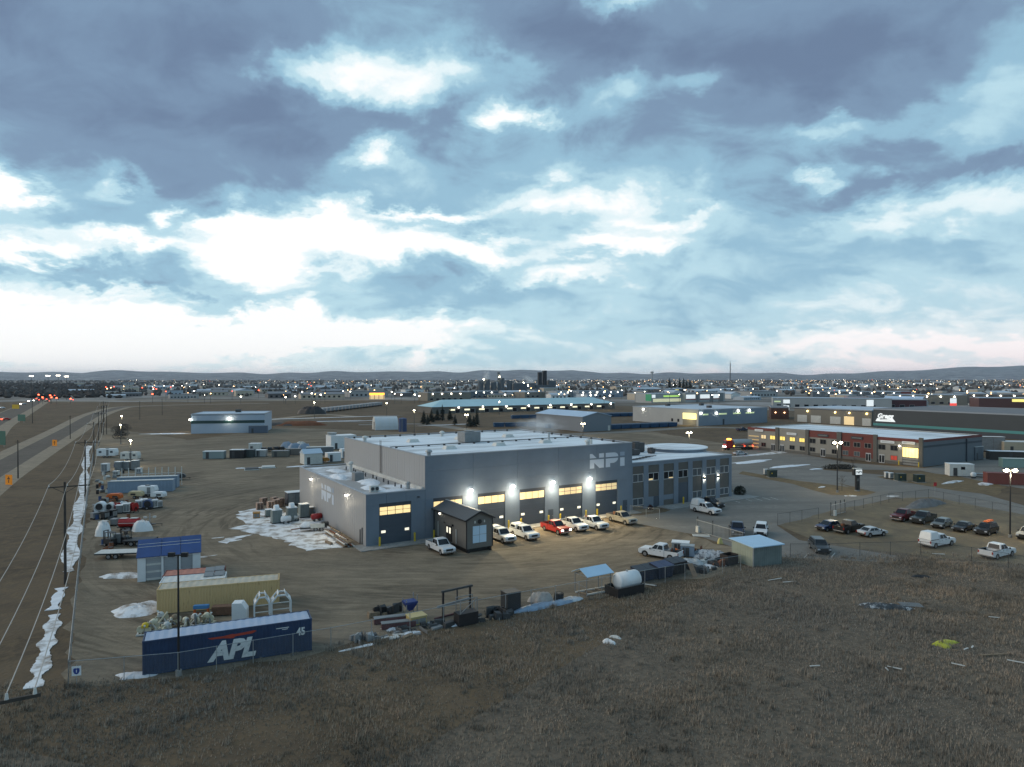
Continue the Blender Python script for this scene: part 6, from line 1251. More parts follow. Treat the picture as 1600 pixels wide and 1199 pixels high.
for q in (x0-.5, x1+.4):
    w_ = (sm[0]+q*math.cos(R(RV))+1.0*math.sin(R(RV)), sm[1]+q*math.sin(R(RV))-1.0*math.cos(R(RV))); t = thing('bollard', 'yellow bollard at the glowing shop bay', 'bollard', (*w_, 0), 0, 'bollards at the shop bay'); put('post', bm_, t); put('foot', bf_, t)
# ------------------------------------------------------------------ generic hall
def hall(label, O, rz, L, Dp, H, mw, mr, kind='flat', doors=(), wins=(), lamps=(), rise=2.5, name='warehouse', bands=(), units=0, lamp_m=None, side_lamps=()):
    t = thing(name, label, 'building', (*O, 0), rz)
    if kind == 'flat':
        part('wall', mw, t, lambda b: b.box(0,L,0,Dp,0,H)); part('roof', mr, t, lambda b: b.box(.3,L-.3,.3,Dp-.3,H+.002,H+.1))
        for q in ((-.08,L+.08,-.08,.29),(-.08,L+.08,Dp-.29,Dp+.08)): part('parapet', mTrim, t, lambda b: b.box(*q,H-.3,H+.25))
        for q in ((-.08,.29),(L-.29,L+.08)): part('parapet', mTrim, t, lambda b: b.box(*q,.295,Dp-.295,H-.3,H+.248))
    elif kind == 'gable_x':
        part('wall', mw, t, lambda b: b.endo([(0,0),(Dp,0),(Dp,H),(Dp/2,H+rise),(0,H)], 0, L))
        for s in (0,1): part('roof', mr, t, lambda b: b.hexa(*([[(-.3,-.4,H+.0),(L+.3,-.4,H+.0),(L+.3,Dp/2,H+rise+.02),(-.3,Dp/2,H+rise+.02)], [(-.3,-.4,H+.2),(L+.3,-.4,H+.2),(L+.3,Dp/2,H+rise+.22),(-.3,Dp/2,H+rise+.22)]] if s == 0 else [[(-.3,Dp/2+.003,H+rise+.02),(L+.3,Dp/2+.003,H+rise+.02),(L+.3,Dp+.4,H),(-.3,Dp+.4,H)], [(-.3,Dp/2+.003,H+rise+.22),(L+.3,Dp/2+.003,H+rise+.22),(L+.3,Dp+.4,H+.2),(-.3,Dp+.4,H+.2)]])))
    elif kind == 'gable_y':
        part('wall', mw, t, lambda b: b.side([(0,0),(L,0),(L,H),(L/2,H+rise),(0,H)][::-1], 0, Dp))
        for s in (0,1): part('roof', mr, t, lambda b: b.hexa(*([[(-.4,-.3,H),(L/2,-.3,H+rise+.02),(L/2,Dp+.3,H+rise+.02),(-.4,Dp+.3,H)], [(-.4,-.3,H+.2),(L/2,-.3,H+rise+.22),(L/2,Dp+.3,H+rise+.22),(-.4,Dp+.3,H+.2)]] if s == 0 else [[(L/2+.003,-.3,H+rise+.02),(L+.4,-.3,H),(L+.4,Dp+.3,H),(L/2+.003,Dp+.3,H+rise+.02)], [(L/2+.003,-.3,H+rise+.22),(L+.4,-.3,H+.2),(L+.4,Dp+.3,H+.2),(L/2+.003,Dp+.3,H+rise+.22)]])))
    elif kind == 'hip':
        part('wall', mw, t, lambda b: b.box(0,L,0,Dp,0,H)); e = Dp/2
        part('roof', mr, t, lambda b: b.add([(-.6,-.6,H),(L+.6,-.6,H),(L+.6,Dp+.6,H),(-.6,Dp+.6,H),(e,Dp/2,H+rise),(L-e,Dp/2,H+rise)], [(0,1,5,4),(1,2,5),(2,3,4,5),(3,0,4),(3,2,1,0)]))
    for x, w, h, m_ in doors:
        d_ = part('overhead_door', m_, t, lambda b: b.box(x,x+w,-.08,-.002,.05,h)); part('door_section', m_, d_, lambda b: [b.box(x+.1,x+w-.1,-.12,-.081,.1+k*h/6,.02+(k+1)*h/6) for k in range(5)])
    for x, z, w, h, m_ in wins:
        f = part('window', mFrame, t, lambda b: b.box(x-.12,x+w+.12,-.07,-.002,z-.12,z+h+.12)); part('pane', m_, f, lambda b: b.box(x,x+w,-.10,-.071,z,z+h))
    for z, h, m_ in bands: part('band', m_, t, lambda b: (b.box(-.05,L+.05,-.06,-.001,z,z+h)))
    for x, z in lamps: part('wall_lamp', lamp_m or mLampW, t, lambda b: (b.ball((x,-.35,z),.42,.42,.32,8,5), b.box(x-.3,x+.3,-.4,-.002,z+.3,z+.45)))
    for y, z in side_lamps: part('wall_lamp', lamp_m or mLampW, t, lambda b: (b.ball((-.35,y,z),.42,.42,.32,8,5), b.box(-.4,-.002,y-.3,y+.3,z+.3,z+.45)))
    rr = random.Random(int(O[0])); 
    for k in range(units): x, y = rr.uniform(2,L-5), rr.uniform(3,Dp-4); part('rooftop_unit', mDark, t, lambda b: b.box(x,x+2.4,y,y+1.8,H+.1,H+1.4))
    return t
mGrDk = mat('charcoal_green_cladding', (.050,.060,.068), .6, var=.05, scale=.2); mTeal = mat('teal_band', (.07,.27,.27), .5); mTanW = mat('tan_cladding', (.20,.185,.155), .7, var=.05, scale=.3); mGreyRoof = mat('brown_grey_roof', (.17,.165,.17), .8, var=.1, scale=.1)
mSnowRoof2 = mat('pale_blue_snow_roof', (.50,.58,.66), .7, dark=(.40,.44,.48), scale=.05, cover=.45, soft=.2)
GO = G(1365, 672); gg = hall('charcoal hall with a teal band and a white script sign', GO, RV, 90, 60, 10, mGrDk, mGreyRoof, bands=((2.2,1.15,mTeal),(.0,1.6,mHeader)), name='sign_hall')
mSgn = mat('lit_sign_face', (.8,.82,.82), .4, emit=.55, ecol=(.95,1,1))
put('sign_lettering', glyphs('Gregg', 3.0, mSgn, shear=.2, bold=.11, depth=.05), gg, (2.0, -.12, 5.9))
part('sign_base', mSgn, gg, lambda b: b.side([(1.2,4.3),(10.6,4.3),(9.4,5.75),(8.6,5.75),(8.6,5.0),(3.2,5.0),(3.2,5.75),(2.0,5.75)][::-1], -.2, -.07)); part('sign_line', mSgn, gg, lambda b: b.box(3.4,8.4,-.2,-.07,5.2,5.5))
TO = (184-45*math.cos(R(RV)), 349-45*math.sin(R(RV)))
hall('tan hall with a row of white loading doors beside the charcoal hall', TO, RV, 45, 40, 8, mTanW, mSnowRoof2, doors=((2,6,4.0,mOff),(10.5,6,4.0,mOff),(22,6,4.0,mOff),(30,5.5,4.4,mLit2),(40,4.6,3.9,mOff)), lamps=((8.5,6.2),(25,6.2),(33,6.2),(42.5,6.2)), lamp_m=mat('lamp_lens_gold', (1,.8,.3), .3, emit=9, ecol=(1,.72,.25)), bands=((7.3,.4,mHeader),), name='loading_hall')
WB = G(1092, 666); mPaleW = mat('pale_grey_cladding', (.36,.37,.37), .6, var=.05, scale=.2); mGreenLit = mat('greenish_lit_strip', (.5,.6,.4), .3, emit=.4, ecol=(.75,.9,.45)); mBlueW = mat('blue_grey_cladding', (.20,.25,.31), .6, var=.05, scale=.2)
wt = hall('large pale hall with greenish lit strip windows and a glowing corner bay', WB, TH, 54, 50, 8.3, mBlueW, mSnowRoof2, wins=[(x,5.4,w,.75,mGreenLit) for x,w in ((3,4),(15,6),(26,6),(36,7))], lamps=((13,6.2),(30,7.0),(39,7.0),(1.5,6.5)), units=3, name='pale_hall', doors=((18,1.2,3,mHeader),))
yb = along(1067, WB, TH + 90)
part('side_cladding', mPaleW, wt, lambda b: b.box(-.06,-.003,0.2,49.8,0,8.0)); part('lit_bay', mat('corner_bay_glow', (.8,.65,.2), .4, emit=1.1, ecol=(1,.86,.34)), wt, lambda b: b.box(-.12,-.062,1.5,min(yb,11),3.2,6.4)); part('bay_lower', mTanW, wt, lambda b: b.box(-.14,-.062,1.5,min(yb,11),.1,3.1))
for y in (13.5,18): part('window', mGlass, wt, lambda b: b.box(-.1,-.062,y,y+1.4,1.4,3.0))
for y, z in ((41,7.0),): part('wall_lamp', mLampW, wt, lambda b: b.ball((-.35,y,z),.4,.4,.3,8,5))
light('bay_light', wt, (-3,5.5,4.0), 500, (1,.86,.4), .6)
gb = (32.4, 313); hall('grey gable barn with a pale blue snowy roof', gb, TH, 17, 38, 6.8, mat('barn_grey', (.17,.195,.225), .6), mat('barn_roof', (.42,.54,.68), .6, var=.06, scale=.1), 'gable_y', rise=1.9, name='barn', doors=((15,1.2,2.4,mOff),))
lo = G(675, 647); mCanW = mat('brown_grey_front', (.13,.125,.115), .8, var=.15, scale=.15); 
lt = hall('very long low building with a pale teal hipped roof and lit canopies', lo, TH - 2.5, 157, 26, 4.6, mCanW, mat('pale_teal_roof', (.42,.60,.64), .6, var=.08, scale=.05), 'hip', rise=4.5, name='long_building', wins=[(13+11.5*k,1.9,4.2,1.0,mat('canopy_glow', (.9,.85,.6), .3, emit=1.0, ecol=(1,.9,.6))) for k in range(12)] + [(6+11.5*k,.2,3.4,2.6,mGlass) for k in range(13)], lamps=[(20+19*k,4.0) for k in range(8)])
wl = (G(298, 678)[0], G(298, 678)[1]); mWhBl = mat('white_blue_cladding', (.38,.45,.54), .5, var=.05, scale=.2)
wh = hall('white box building with a dark green band in the western distance', wl, 12, 31, 24, 8.5, mWhBl, mat('pale_blue_flat_roof', (.40,.50,.60), .6), bands=((4.4,1.3,mat('dark_green_band', (.012,.045,.045), .4)),(8.05,.4,mat('navy_band', (.05,.09,.15), .5))), lamps=((16,6.4),(-.3,6.2)), side_lamps=((6,7.2),(14,8.0)), units=1, name='white_box_building'); light('wall_light', wh, (16,-1.5,5.8), 200); light('wall_light', wh, (-2,5,6.5), 300)
unit('dark blue semi trailer body at the end of the white box building', 388, 677.5, 8, 2.5, 3.2, mat('slate_blue', (.10,.13,.18), .6), mGrey, 12, 'semi_trailer', 'trailer')
# quonset and blue tank
q0 = G(586, 672.5); t = thing('quonset_hut', 'white fabric arch shelter beside the blue tank', 'shelter', (*q0, 0), 20); ar_ = [(4.6+4.6*math.cos(math.pi*k/14), 6.2*math.sin(math.pi*k/14)**.8) for k in range(15)]
part('cover', mat('fabric_white', (.55,.58,.6), .7, var=.06, scale=.4), t, lambda b: b.endo(ar_, .2, 11)); part('end_wall', mOff, t, lambda b: b.endo(ar_, 0, .198)); part('doorway', mBlack, t, lambda b: b.box(-.05,-.001,2.0,4.4,0,3.8)); part('rib', mOff, t, lambda b: [b.endo([(4.6+(p[0]-4.6)*1.012,p[1]*1.012) for p in ar_], x, x+.12) for x in (2.4,4.6,6.8,9.0)])
q0 = G(629, 674.5); t = thing('storage_tank', 'dark blue upright storage tank beside the arch shelter', 'tank', (*q0, 0)); part('shell', mat('tank_blue', (.02,.05,.14), .5, var=.1), t, lambda b: b.cyl((0,0,0),(0,0,6.0),1.9,n=24)); part('top', mat('tank_blue', (0,0,0)), t, lambda b: b.cyl((0,0,6.0),(0,0,6.4),1.9,.4,n=24)); part('ladder', mGalv, t, lambda b: (b.bar((-.3,-1.98,0),(-.3,-1.98,6.2),.05), b.bar((.3,-1.98,0),(.3,-1.98,6.2),.05)))
# far industrial halls, one by one
FAR = [(668,627,52,9,mTanW,'tan hall with a row of wall lamps behind the long teal roof',1),(712,622.5,60,8,mat('slate_hall', (.10,.13,.16), .7),'slate hall with three lamps behind the long teal roof',1),(870,622,95,8,mPaleW,'pale hall with a dark stripe behind the long teal roof',1),(905,622,70,8,mBlueW,'pale blue hall with a row of bright lamps',1),(820,622,30,7,mTanW,'beige low hall beside the steaming plant',0),
       (1018,630,42,9,mPaleW,'pale hall with a green and yellow lit sign band',2),(1071,629,58,9,mPaleW,'white panelled hall with grey piers and a red line',3),(1040,615.5,45,7,mHeader,'dark hall with a yellow sign and a bright lamp',4),(1208,637,88,8,mPaleW,'long pale hall behind the loading doors',5),(1205,655,10,7,mat('brick_dark', (.09,.045,.035), .8),'small dark brick building with two warm wall lamps',6),
       (1270,624,90,9,mSideW,'slate blue hall with lamps along its eaves in the far right',1),(1395,632,60,9,mTanW,'tan hall behind the white peaked roof',1),(1470,630,75,9,mat('taupe_hall', (.13,.12,.11), .8),'taupe hall with wall lamps near the red building',1),(1530,637,52,8,mat('red_brown_hall', (.10,.045,.042), .7),'dark red building with a lit yellow sign',4),(1375,622,34,8,mat('red_roofed_hall', (.16,.04,.035), .7),'dull red roofed hall in the far right',0),(1325,632,16,7,mat('orange_red_box', (.40,.07,.03), .6),'orange red arched box glowing under a lamp',0),(1340,637.5,50,7,mat('maroon_hall', (.07,.025,.03), .7),'dark maroon flat hall behind the charcoal one',0)]
for i, (px, py, L, H, m_, lb, ex) in enumerate(FAR):
    O = G(px, py); n = int(L // 11); lm = [(6+11*k, H-1.6) for k in range(n)] if ex in (1,) else []
    w_ = [(3+7*k,.8,3.4,2.0,mGlass) for k in range(int(L//8))] if ex in (0,1,5) else []
    t = hall(lb, O, TH if px < 1200 else RV + 40, L, 24, H, m_, mSnowRoof2 if i % 3 else mGreyRoof, lamps=lm, wins=w_, name='distant_hall')
    if ex == 2: part('sign_band', mat('lime_sign', (.4,.7,.1), .4, emit=.5, ecol=(.6,.95,.25)), t, lambda b: b.box(16,38,-.2,-.05,5.6,7.2)); part('sign_panel', mat('green_sign', (.02,.25,.12), .4, emit=.2), t, lambda b: b.box(-.3,-.1,0,8,2,8.5)); part('sign_panel', mSgn, t, lambda b: b.box(.5,5,-.25,-.05,5,8)); part('shop_front', mat('shop_glow', (.6,.6,.4), .4, emit=.35, ecol=(1,.95,.6)), t, lambda b: b.box(2,40,-.1,-.03,.8,4))
    if ex == 3: part('panel', mSgn, t, lambda b: [b.box(x,x+w,-.15,-.05,3.6,7.6) for x,w in ((1,13),(21,14),(40,9))]); part('red_line', mRed, t, lambda b: b.box(0,50,-.12,-.05,2.6,3.2)); [part('pier', mGrey, t, lambda b: b.box(x,x+5,-.4,-.05,0,8.8)) for x in (15,35,50)]
    if ex == 4: part('sign_panel', mat('yellow_sign_lit', (.9,.8,.1), .4, emit=.8, ecol=(1,.85,.3)), t, lambda b: b.box(L*.45,L*.62,-.3,-.05,H-3,H-.8)); part('wall_lamp', mLampW, t, lambda b: b.ball((L*.9,-.5,H-1.5),.7,.7,.5,8,5))
    if ex == 5: part('sign_panel', mSgn, t, lambda b: (b.box(8,13,-.3,-.05,3.6,6.6), b.box(70,75,-.3,-.05,2.0,7.0))); part('lit_strip', mGreenLit, t, lambda b: b.box(1,6,-.1,-.03,4.5,5.6)); 
    if ex == 6: part('wall_lamp', mat('warm_lamp', (1,.7,.4), .3, emit=10, ecol=(1,.55,.28)), t, lambda b: (b.ball((2.5,-.3,4),.35,.35,.3,8,5), b.ball((7.5,-.3,4),.35,.35,.3,8,5)))
q0 = G(1437, 637); hall('small white gabled building with a pale blue roof in the far right', q0, TH + 10, 22, 30, 3.2, mPaleW, mat('barn_roof', (0,0,0)), 'gable_y', rise=5.5, name='gabled_building')
t = thing('pylon_sign', 'lit white pylon sign with a red foot in the far right', 'sign', (*G(1490, 638), 0), RV + 60); part('face', mSgn, t, lambda b: b.box(-2.5,2.5,-.3,.3,4,8)); part('red_panel', mat('red_lit', (.6,.04,.04), .4, emit=.8, ecol=(1,.1,.08)), t, lambda b: b.box(-2.6,2.6,-.28,.28,2,3.99)); part('post', mGrey, t, lambda b: (b.box(-1.8,-1.4,-.15,.15,0,2), b.box(1.4,1.8,-.15,.15,0,2)))
t = thing('pylon_sign', 'lit white pylon sign beside the brick building', 'sign', (*G(1229, 652), 0), 10); part('face', mSgn, t, lambda b: b.box(-1.8,1.8,-.25,.25,4.4,7.4)); part('post', mGrey, t, lambda b: b.box(-.2,.2,-.15,.15,0,4.4))
# plant with stacks and steam
q0 = G(842, 612.5); t = thing('process_plant', 'tall dark twin towers of the distant plant', 'plant', (*q0, 0), 20); mPlant = mat('plant_grey', (.10,.115,.13), .8, var=.15, scale=.1)
for x, h in ((0,34),(9,37)): part('tower', mat('plant_dark', (.025,.03,.038), .8), t, lambda b: b.box(x,x+6,0,6,0,h))
part('hall', mPlant, t, lambda b: (b.box(-52,-8,-4,14,0,15), b.box(-7,18,-6,-.1,0,12), b.box(19,32,0,14,0,19))); part('lamp', mLamp, t, lambda b: [b.ball((x,-4.6,z),.9,.9,.9,6,4) for x,z in ((-48,14),(-30,16),(-22,11),(-40,10))])
q0 = G(755, 616); t = thing('grain_plant', 'clustered silos and bins of the distant steaming plant', 'plant', (*q0, 0), 10); part('silo', mPlant, t, lambda b: [b.cyl((x,0,0),(x,0,h),4.2,n=12) for x,h in ((-4,20),(6,22),(16,18),(28,24),(40,20))]); part('hall', mPlant, t, lambda b: b.box(46,66,-6,8,0,16)); part('leg_tower', mPlant, t, lambda b: b.box(22,25,-2,2,0,33)); part('lamp', mLamp, t, lambda b: [b.ball((x,-5,z),.8,.8,.8,6,4) for x,z in ((0,22),(24,26),(50,14))])
t = thing('radio_mast', 'thin radio mast rising above the right horizon', 'mast', (*G(1141, 600), 0)); part('lattice', mDark, t, lambda b: [b.bar((x,y,0),(x*.3,y*.3,82),.55) for x,y in ((-2,-2),(2,-2),(0,2))]); part('tip', mDark, t, lambda b: b.bar((0,0,82),(0,0,90),.4))
t = thing('water_tower', 'slim pale water tower in the distant town', 'tower', (*G(1019, 605), 0)); part('stem', mPaleW, t, lambda b: b.cyl((0,0,0),(0,0,36),1.4,n=10)); part('bowl', mPaleW, t, lambda b: b.ball((0,0,38),4.5,4.5,3,12,6))
# ------------------------------------------------------------------ yards with blue bins, trucks, rail cars
mBlueBin = mat('blue_bin', (.022,.075,.16), .5, var=.15, scale=.5)
bi = MB(); bi.hexa([(.2,.2,.2),(5.3,.2,.2),(5.3,2.2,.2),(.2,2.2,.2)], [(0,0,2.1),(5.5,0,2.1),(5.5,2.4,2.1),(0,2.4,2.1)]); bme = bi.mesh('bin_body', mBlueBin)
bi = MB(); [bi.box(x,x+.12,-.06,.12,.4,2.0) for x in (.9,1.9,2.9,3.9,4.8)]; bri = bi.mesh('rib', mBlueBin); bi = MB(); bi.box(-.05,5.55,-.05,2.45,2.1,2.22); blid = bi.mesh('lid', mat('bin_tarp', (.06,.10,.15), .7, var=.2))
def blue_bins(start, n, ang, rows, grp):
    for r_ in range(rows):
        for k in range(n):
            q = off(start, ang, k*5.9, r_*3.4); t = thing('roll_off_bin', {'bins by the pale hall': 'blue roll off bin in the line before the large pale hall', 'bins by the barn': 'blue roll off bin parked beside the grey barn', 'bins behind the barn': 'blue roll off bin in the rows behind the grey barn', 'bins before the long building': 'blue roll off bin before the long teal roofed building'}[grp], 'bin', (*q, 0), ang + rng.uniform(-2, 2), grp); put('bin_body', bme, t); put('rib', bri, t); put('lid', blid, t)
blue_bins(G(956, 671.5), 7, TH - 4, 2, 'bins by the pale hall'); blue_bins(G(856, 670), 2, TH, 1, 'bins by the barn'); blue_bins(G(945, 652), 7, TH - 10, 3, 'bins behind the barn'); blue_bins(G(772, 668), 4, TH - 18, 1, 'bins before the long building'); blue_bins(G(800, 655), 3, TH - 10, 1, 'bins before the long building')
rc = thing('rail_car', 'pale covered truck in the line parked across the western grass', 'rail car', (0,0,0), 0, 'pale trucks in line'); part('hopper', mat('railcar_grey', (.40,.42,.45), .6, var=.1), rc, lambda b: b.hexa([(.8,.3,1.0),(6.6,.3,1.0),(6.6,2.4,1.0),(.8,2.4,1.0)], [(0,0,3.3),(7.4,0,3.3),(7.4,2.7,3.3),(0,2.7,3.3)])); part('cab', mOff, rc, lambda b: b.box(7.5,9.0,.2,2.5,.8,3.0)); part('chassis', mBlack, rc, lambda b: (b.box(0,9.2,.5,2.2,.5,.98), [b.cyl((x,.3,.5),(x,2.4,.5),.5) for x in (1,2.2,8.2)]))
ra, rb2 = G(497, 647), G(598, 634.5); n = 20
for k in range(n):
    f = k/(n-1); o = rc if k == 0 else copy_tree(rc); o.location = (ra[0]+(rb2[0]-ra[0])*f, ra[1]+(rb2[1]-ra[1])*f, 0); o.rotation_euler[2] = R(box_heading(ra, rb2) + 60)
tarp('dark earth heap at the head of the parked trucks', G(488, 647), 9, 5, 4.5, mBlack, 60, 'earth_heap', 'heap')
for i, (px, py, rx, ry, h) in enumerate(((440,665,11,3,1.4),(470,665,13,3,2.0))): tarp(['low dark scrap heap on the western grass','rusty scrap heap on the western grass'][i], G(px, py), rx, ry, h, [mDark, mRust][i], 61+i, 'scrap_heap', 'heap')
# tank truck with lights
t = thing('tank_truck', 'red tank truck with orange running lights beside the shop row', 'truck', (*G(1152, 703), 0), 12); part('cab', mRed, t, lambda b: b.hexa([(-4.8,-1.2,.8),(-2.4,-1.2,.8),(-2.4,1.2,.8),(-4.8,1.2,.8)], [(-4.4,-1.15,3.4),(-2.4,-1.15,3.5),(-2.4,1.15,3.5),(-4.4,1.15,3.4)])); part('tank', mGalv, t, lambda b: b.cyl((-1.8,0,2.5),(5.4,0,2.5),1.15,n=18)); part('chassis', mBlack, t, lambda b: b.box(-4.8,5.6,-.9,.9,.6,.95)); [part('wheel', mTyre, t, lambda b: b.cyl((x,s*.8,.52),(x,s*1.15,.52),.52,n=14)) for x in (-3.8,2.6,3.8,4.9) for s in (-1,1)]
part('beacon', mat('amber_beacon', (1,.5,.05), .3, emit=6, ecol=(1,.45,.05)), t, lambda b: (b.box(-4.0,-2.8,-1.0,-.2,3.5,4.0), b.box(-2.0,-1.6,-1.3,-1.1,1.2,1.5))); part('tail_light', mTailOn, t, lambda b: (b.box(5.6,5.75,-.9,-.4,1.0,1.5), b.box(2.0,2.3,-1.3,-1.15,1.2,1.5))); part('headlight', mHeadOn, t, lambda b: (b.box(-4.95,-4.8,-1.0,-.5,1.0,1.4), b.box(-4.95,-4.8,.5,1.0,1.0,1.4))); part('windscreen', mGlass, t, lambda b: b.hexa([(-4.76,-1.0,2.2),(-4.70,-1.0,2.2),(-4.70,1.0,2.2),(-4.76,1.0,2.2)], [(-4.56,-1.0,3.1),(-4.50,-1.0,3.1),(-4.50,1.0,3.1),(-4.56,1.0,3.1)]))
vehicle('sedan', 'silver', G(1157, 712), 20, 'pale car with snow on it below the tank truck'); vehicle('pickup', 'navy', G(1160, 674), 20, 'dark blue pickup with a trailer before the large pale hall'); vehicle('suv', 'maroon', G(1592, 705), 200, 'dark maroon suv parked beside the cream shed')
# sign tower, boxes, small tree
q0 = G(1340.5, 768); t = thing('sign_tower', 'black sign tower with a lit NPI panel on the grassy island', 'sign', (*q0, 0), TH - 22); part('column', mBlack, t, lambda b: b.box(-.42,.42,-.25,.25,.3,3.5)); part('base', mConc, t, lambda b: b.box(-.45,.45,-.3,.3,0,.299)); hd = part('sign_box', mBlack, t, lambda b: b.box(-1.05,.95,-.32,.32,3.5,4.95)); part('lit_face', mSgn, hd, lambda b: b.box(-.62,.88,-.36,-.321,3.68,4.78)); put('lettering', glyphs('NPI', .85, mHeader, bold=.02, depth=.01), hd, (-.53, -.375, 3.95)); part('cap', mOff, t, lambda b: b.box(-1.1,1.0,-.34,.34,4.95,5.03)); part('column_mark', mGrey, t, lambda b: (b.box(-.3,.3,-.27,-.251,2.3,2.4), b.box(-.2,.25,-.27,-.251,2.6,2.75)))
mUG = mat('utility_green', (.018,.035,.030), .5)
for i, (px, py) in enumerate(((1207,746),(1408,752),(1437,754))):
    t = thing('transformer_box', ['dark green utility box alone on the verge by the street','dark green utility box on the verge, beside the pale cabinets','dark green utility box on the verge, nearest the stop sign'][i], 'utility box', (*G(px, py), 0), RV + 60); part('case', mUG, t, lambda b: b.box(-1.0,1.0,-.8,.8,.12,1.75), bevel=.03); part('pad', mConc, t, lambda b: b.box(-1.2,1.2,-1,1,0,.119)); part('lid', mUG, t, lambda b: b.box(-1.05,1.05,-.85,.85,1.75,1.85)); part('sticker', mYellow, t, lambda b: b.box(-.5,-.2,-.815,-.80,.9,1.2))
for i, (px, py) in enumerate(((1386,748),(1393,749),(1197,743))): cabinet(['small pale street cabinet, first of the pair','small pale street cabinet next to the dark utility box','thin pale street cabinet beside the lone utility box'][i], G(px, py), 10, .9, .6, 1.5, mOff, 'cabinet', 'street_cabinet')
u_ = unit('white office unit on a wheeled frame across the street', 1485, 745, 5.6, 2.8, 3.1, mOff, mWhite, RV + 48, 'office_unit'); part('window', mGlass, u_, lambda b: b.box(2.6,3.5,-.06,-.01,1.8,2.5)); htank('small white upright drum beside the white office unit', 1522, 748, .5, .6, mWhite, 90)
container('dull red container across the street, at the right edge', G(1544, 757), -14, 12.2, 2.6, mRedBox, mRedBox); container('pale green container across the street behind the red one', G(1568, 731), -12, 9, 2.5, mat('pale_sea_green', (.22,.33,.31), .6), mOff)
unit('cream shed with a pale blue door beyond the shop row', 1570, 708, 12, 6, 3.6, mat('cream_shed', (.42,.37,.28), .7), mOff, RV + 45, 'cream_shed', 'shed'); unit('grey cube hut at the back corner of the shop row', 1525, 720, 5, 4, 4.0, mSideW, mOff, TH, 'grey_hut', 'hut'); unit('long low dark retaining block beyond the shop row', 1548, 719, 34, 3, 2.6, mat('dark_block', (.05,.045,.042), .8), mSnow, RV + 45, 'dark_block', 'wall')
cabinet('brown timber stack beyond the shop row', G(1550, 706), RV + 45, 7, 3, 5, mat('timber_brown', (.10,.04,.028), .9, var=.3, scale=1), 'timber', 'timber_stack', roof=mOff)
mound('gravel_heap', ground_mat('grey_gravel', [(.15,.15,.15),(.2,.2,.2)], [1,1.0], .6), G(1446, 790), 5.5, 2.2, 1.1, TH, 3, .3, kind=None, label='grey gravel heap at the corner of the brown lot', cat='gravel')
# ------------------------------------------------------------------ trees
def spruce_mesh(h, r, seed, name='crown'):
    rr = random.Random(seed); mb = MB()
    n = int(h * 26)
    for k in range(n):
        f = (k / n) ** .85; zz = h * (.10 + .9 * f); rad = r * (1 - f) ** .8 * rr.uniform(.6, 1.1) + .08; a = rr.uniform(0, 6.283); w_ = rad * .34 + .05
        c, s = math.cos(a), math.sin(a); tip = (c*rad, s*rad, zz - rad*.30 + rr.uniform(-.1,.1))
        mb.add([(0,0,zz+.1), (c*rad*.6 - s*w_, s*rad*.6 + c*w_, zz-rad*.1), tip, (c*rad*.6 + s*w_, s*rad*.6 - c*w_, zz-rad*.1)], [(0,1,2),(0,2,3)])
    return mb.mesh(name, mat('spruce_needles', (.022,.032,.026), .9, var=.4, scale=.8))
tm = MB(); tm.cyl((0,0,0),(0,0,3.0),.16,.1,n=7); trunk_me = tm.mesh('trunk', mat('bark', (.06,.048,.04), .9))
crowns = [spruce_mesh(h, r, i) for i, (h, r) in enumerate(((7.5,2.6),(5.5,2.0),(9.5,2.2),(6.5,3.0)))]
SPR = [(662,663,0),(674,660,0),(683,657,3),(691,658,2),(703,657,0),(711,664,1),(734,667,3),(745,667,2),(740,666,1),(668,664,1),(1046,610,2),(1054,609,3),(1062,610,2),(1073,612,0),(1078,611,0),(1068,609,2)]
for i, (px, py, k) in enumerate(SPR):
    far = py < 640; sc_ = 2.6 if far else 1.0
    t = thing('spruce_tree', 'dark spruce in the small group before the long teal roofed building' if not far else 'tall dark spruce in the clump rising over the right of the town', 'tree', (*G(px, py), 0), 37*i, 'spruces before the long building' if not far else 'spruces over the town')
    t.scale = (sc_,)*3; put('trunk', trunk_me, t); put('crown', crowns[k], t)
def bare_tree(label, pos, h, seed, name='bare_tree', cat='tree', twig=.012):
    rr = random.Random(seed); tr, cr_ = MB(), MB()
    def grow(p, d, l, r, n):
        q = p + d * l; (tr if n > 2 else cr_).cyl(p, q, r, r*.62, n=5 if n > 2 else 3, caps=False)
        if n == 0: return
        for _ in range(3):
            e = (d + Vector((rr.uniform(-.75,.75), rr.uniform(-.75,.75), rr.uniform(-.1,.5)))).normalized(); grow(q, e, l*rr.uniform(.6,.85), max(twig, r*.6), n-1)
    grow(Vector((0,0,0)), Vector((0,0,1)), h*.3, h*.016, 4)
    t = thing(name, label, cat, (*pos, 0)); m_ = mat('bare_branch', (.085,.07,.058), .9); tr.build('trunk', m_, t, fix=False); cr_.build('crown', m_, t, fix=False); return t
bare_tree('small bare tree on the grassy island beside the sign tower', G(1316.5, 768), 3.6, 2); bare_tree('bare young tree in front of the red shop unit', G(1310, 736), 4.2, 3); bare_tree('bare young tree before the shop row, near the hedge end', G(1333, 735), 4.0, 4)
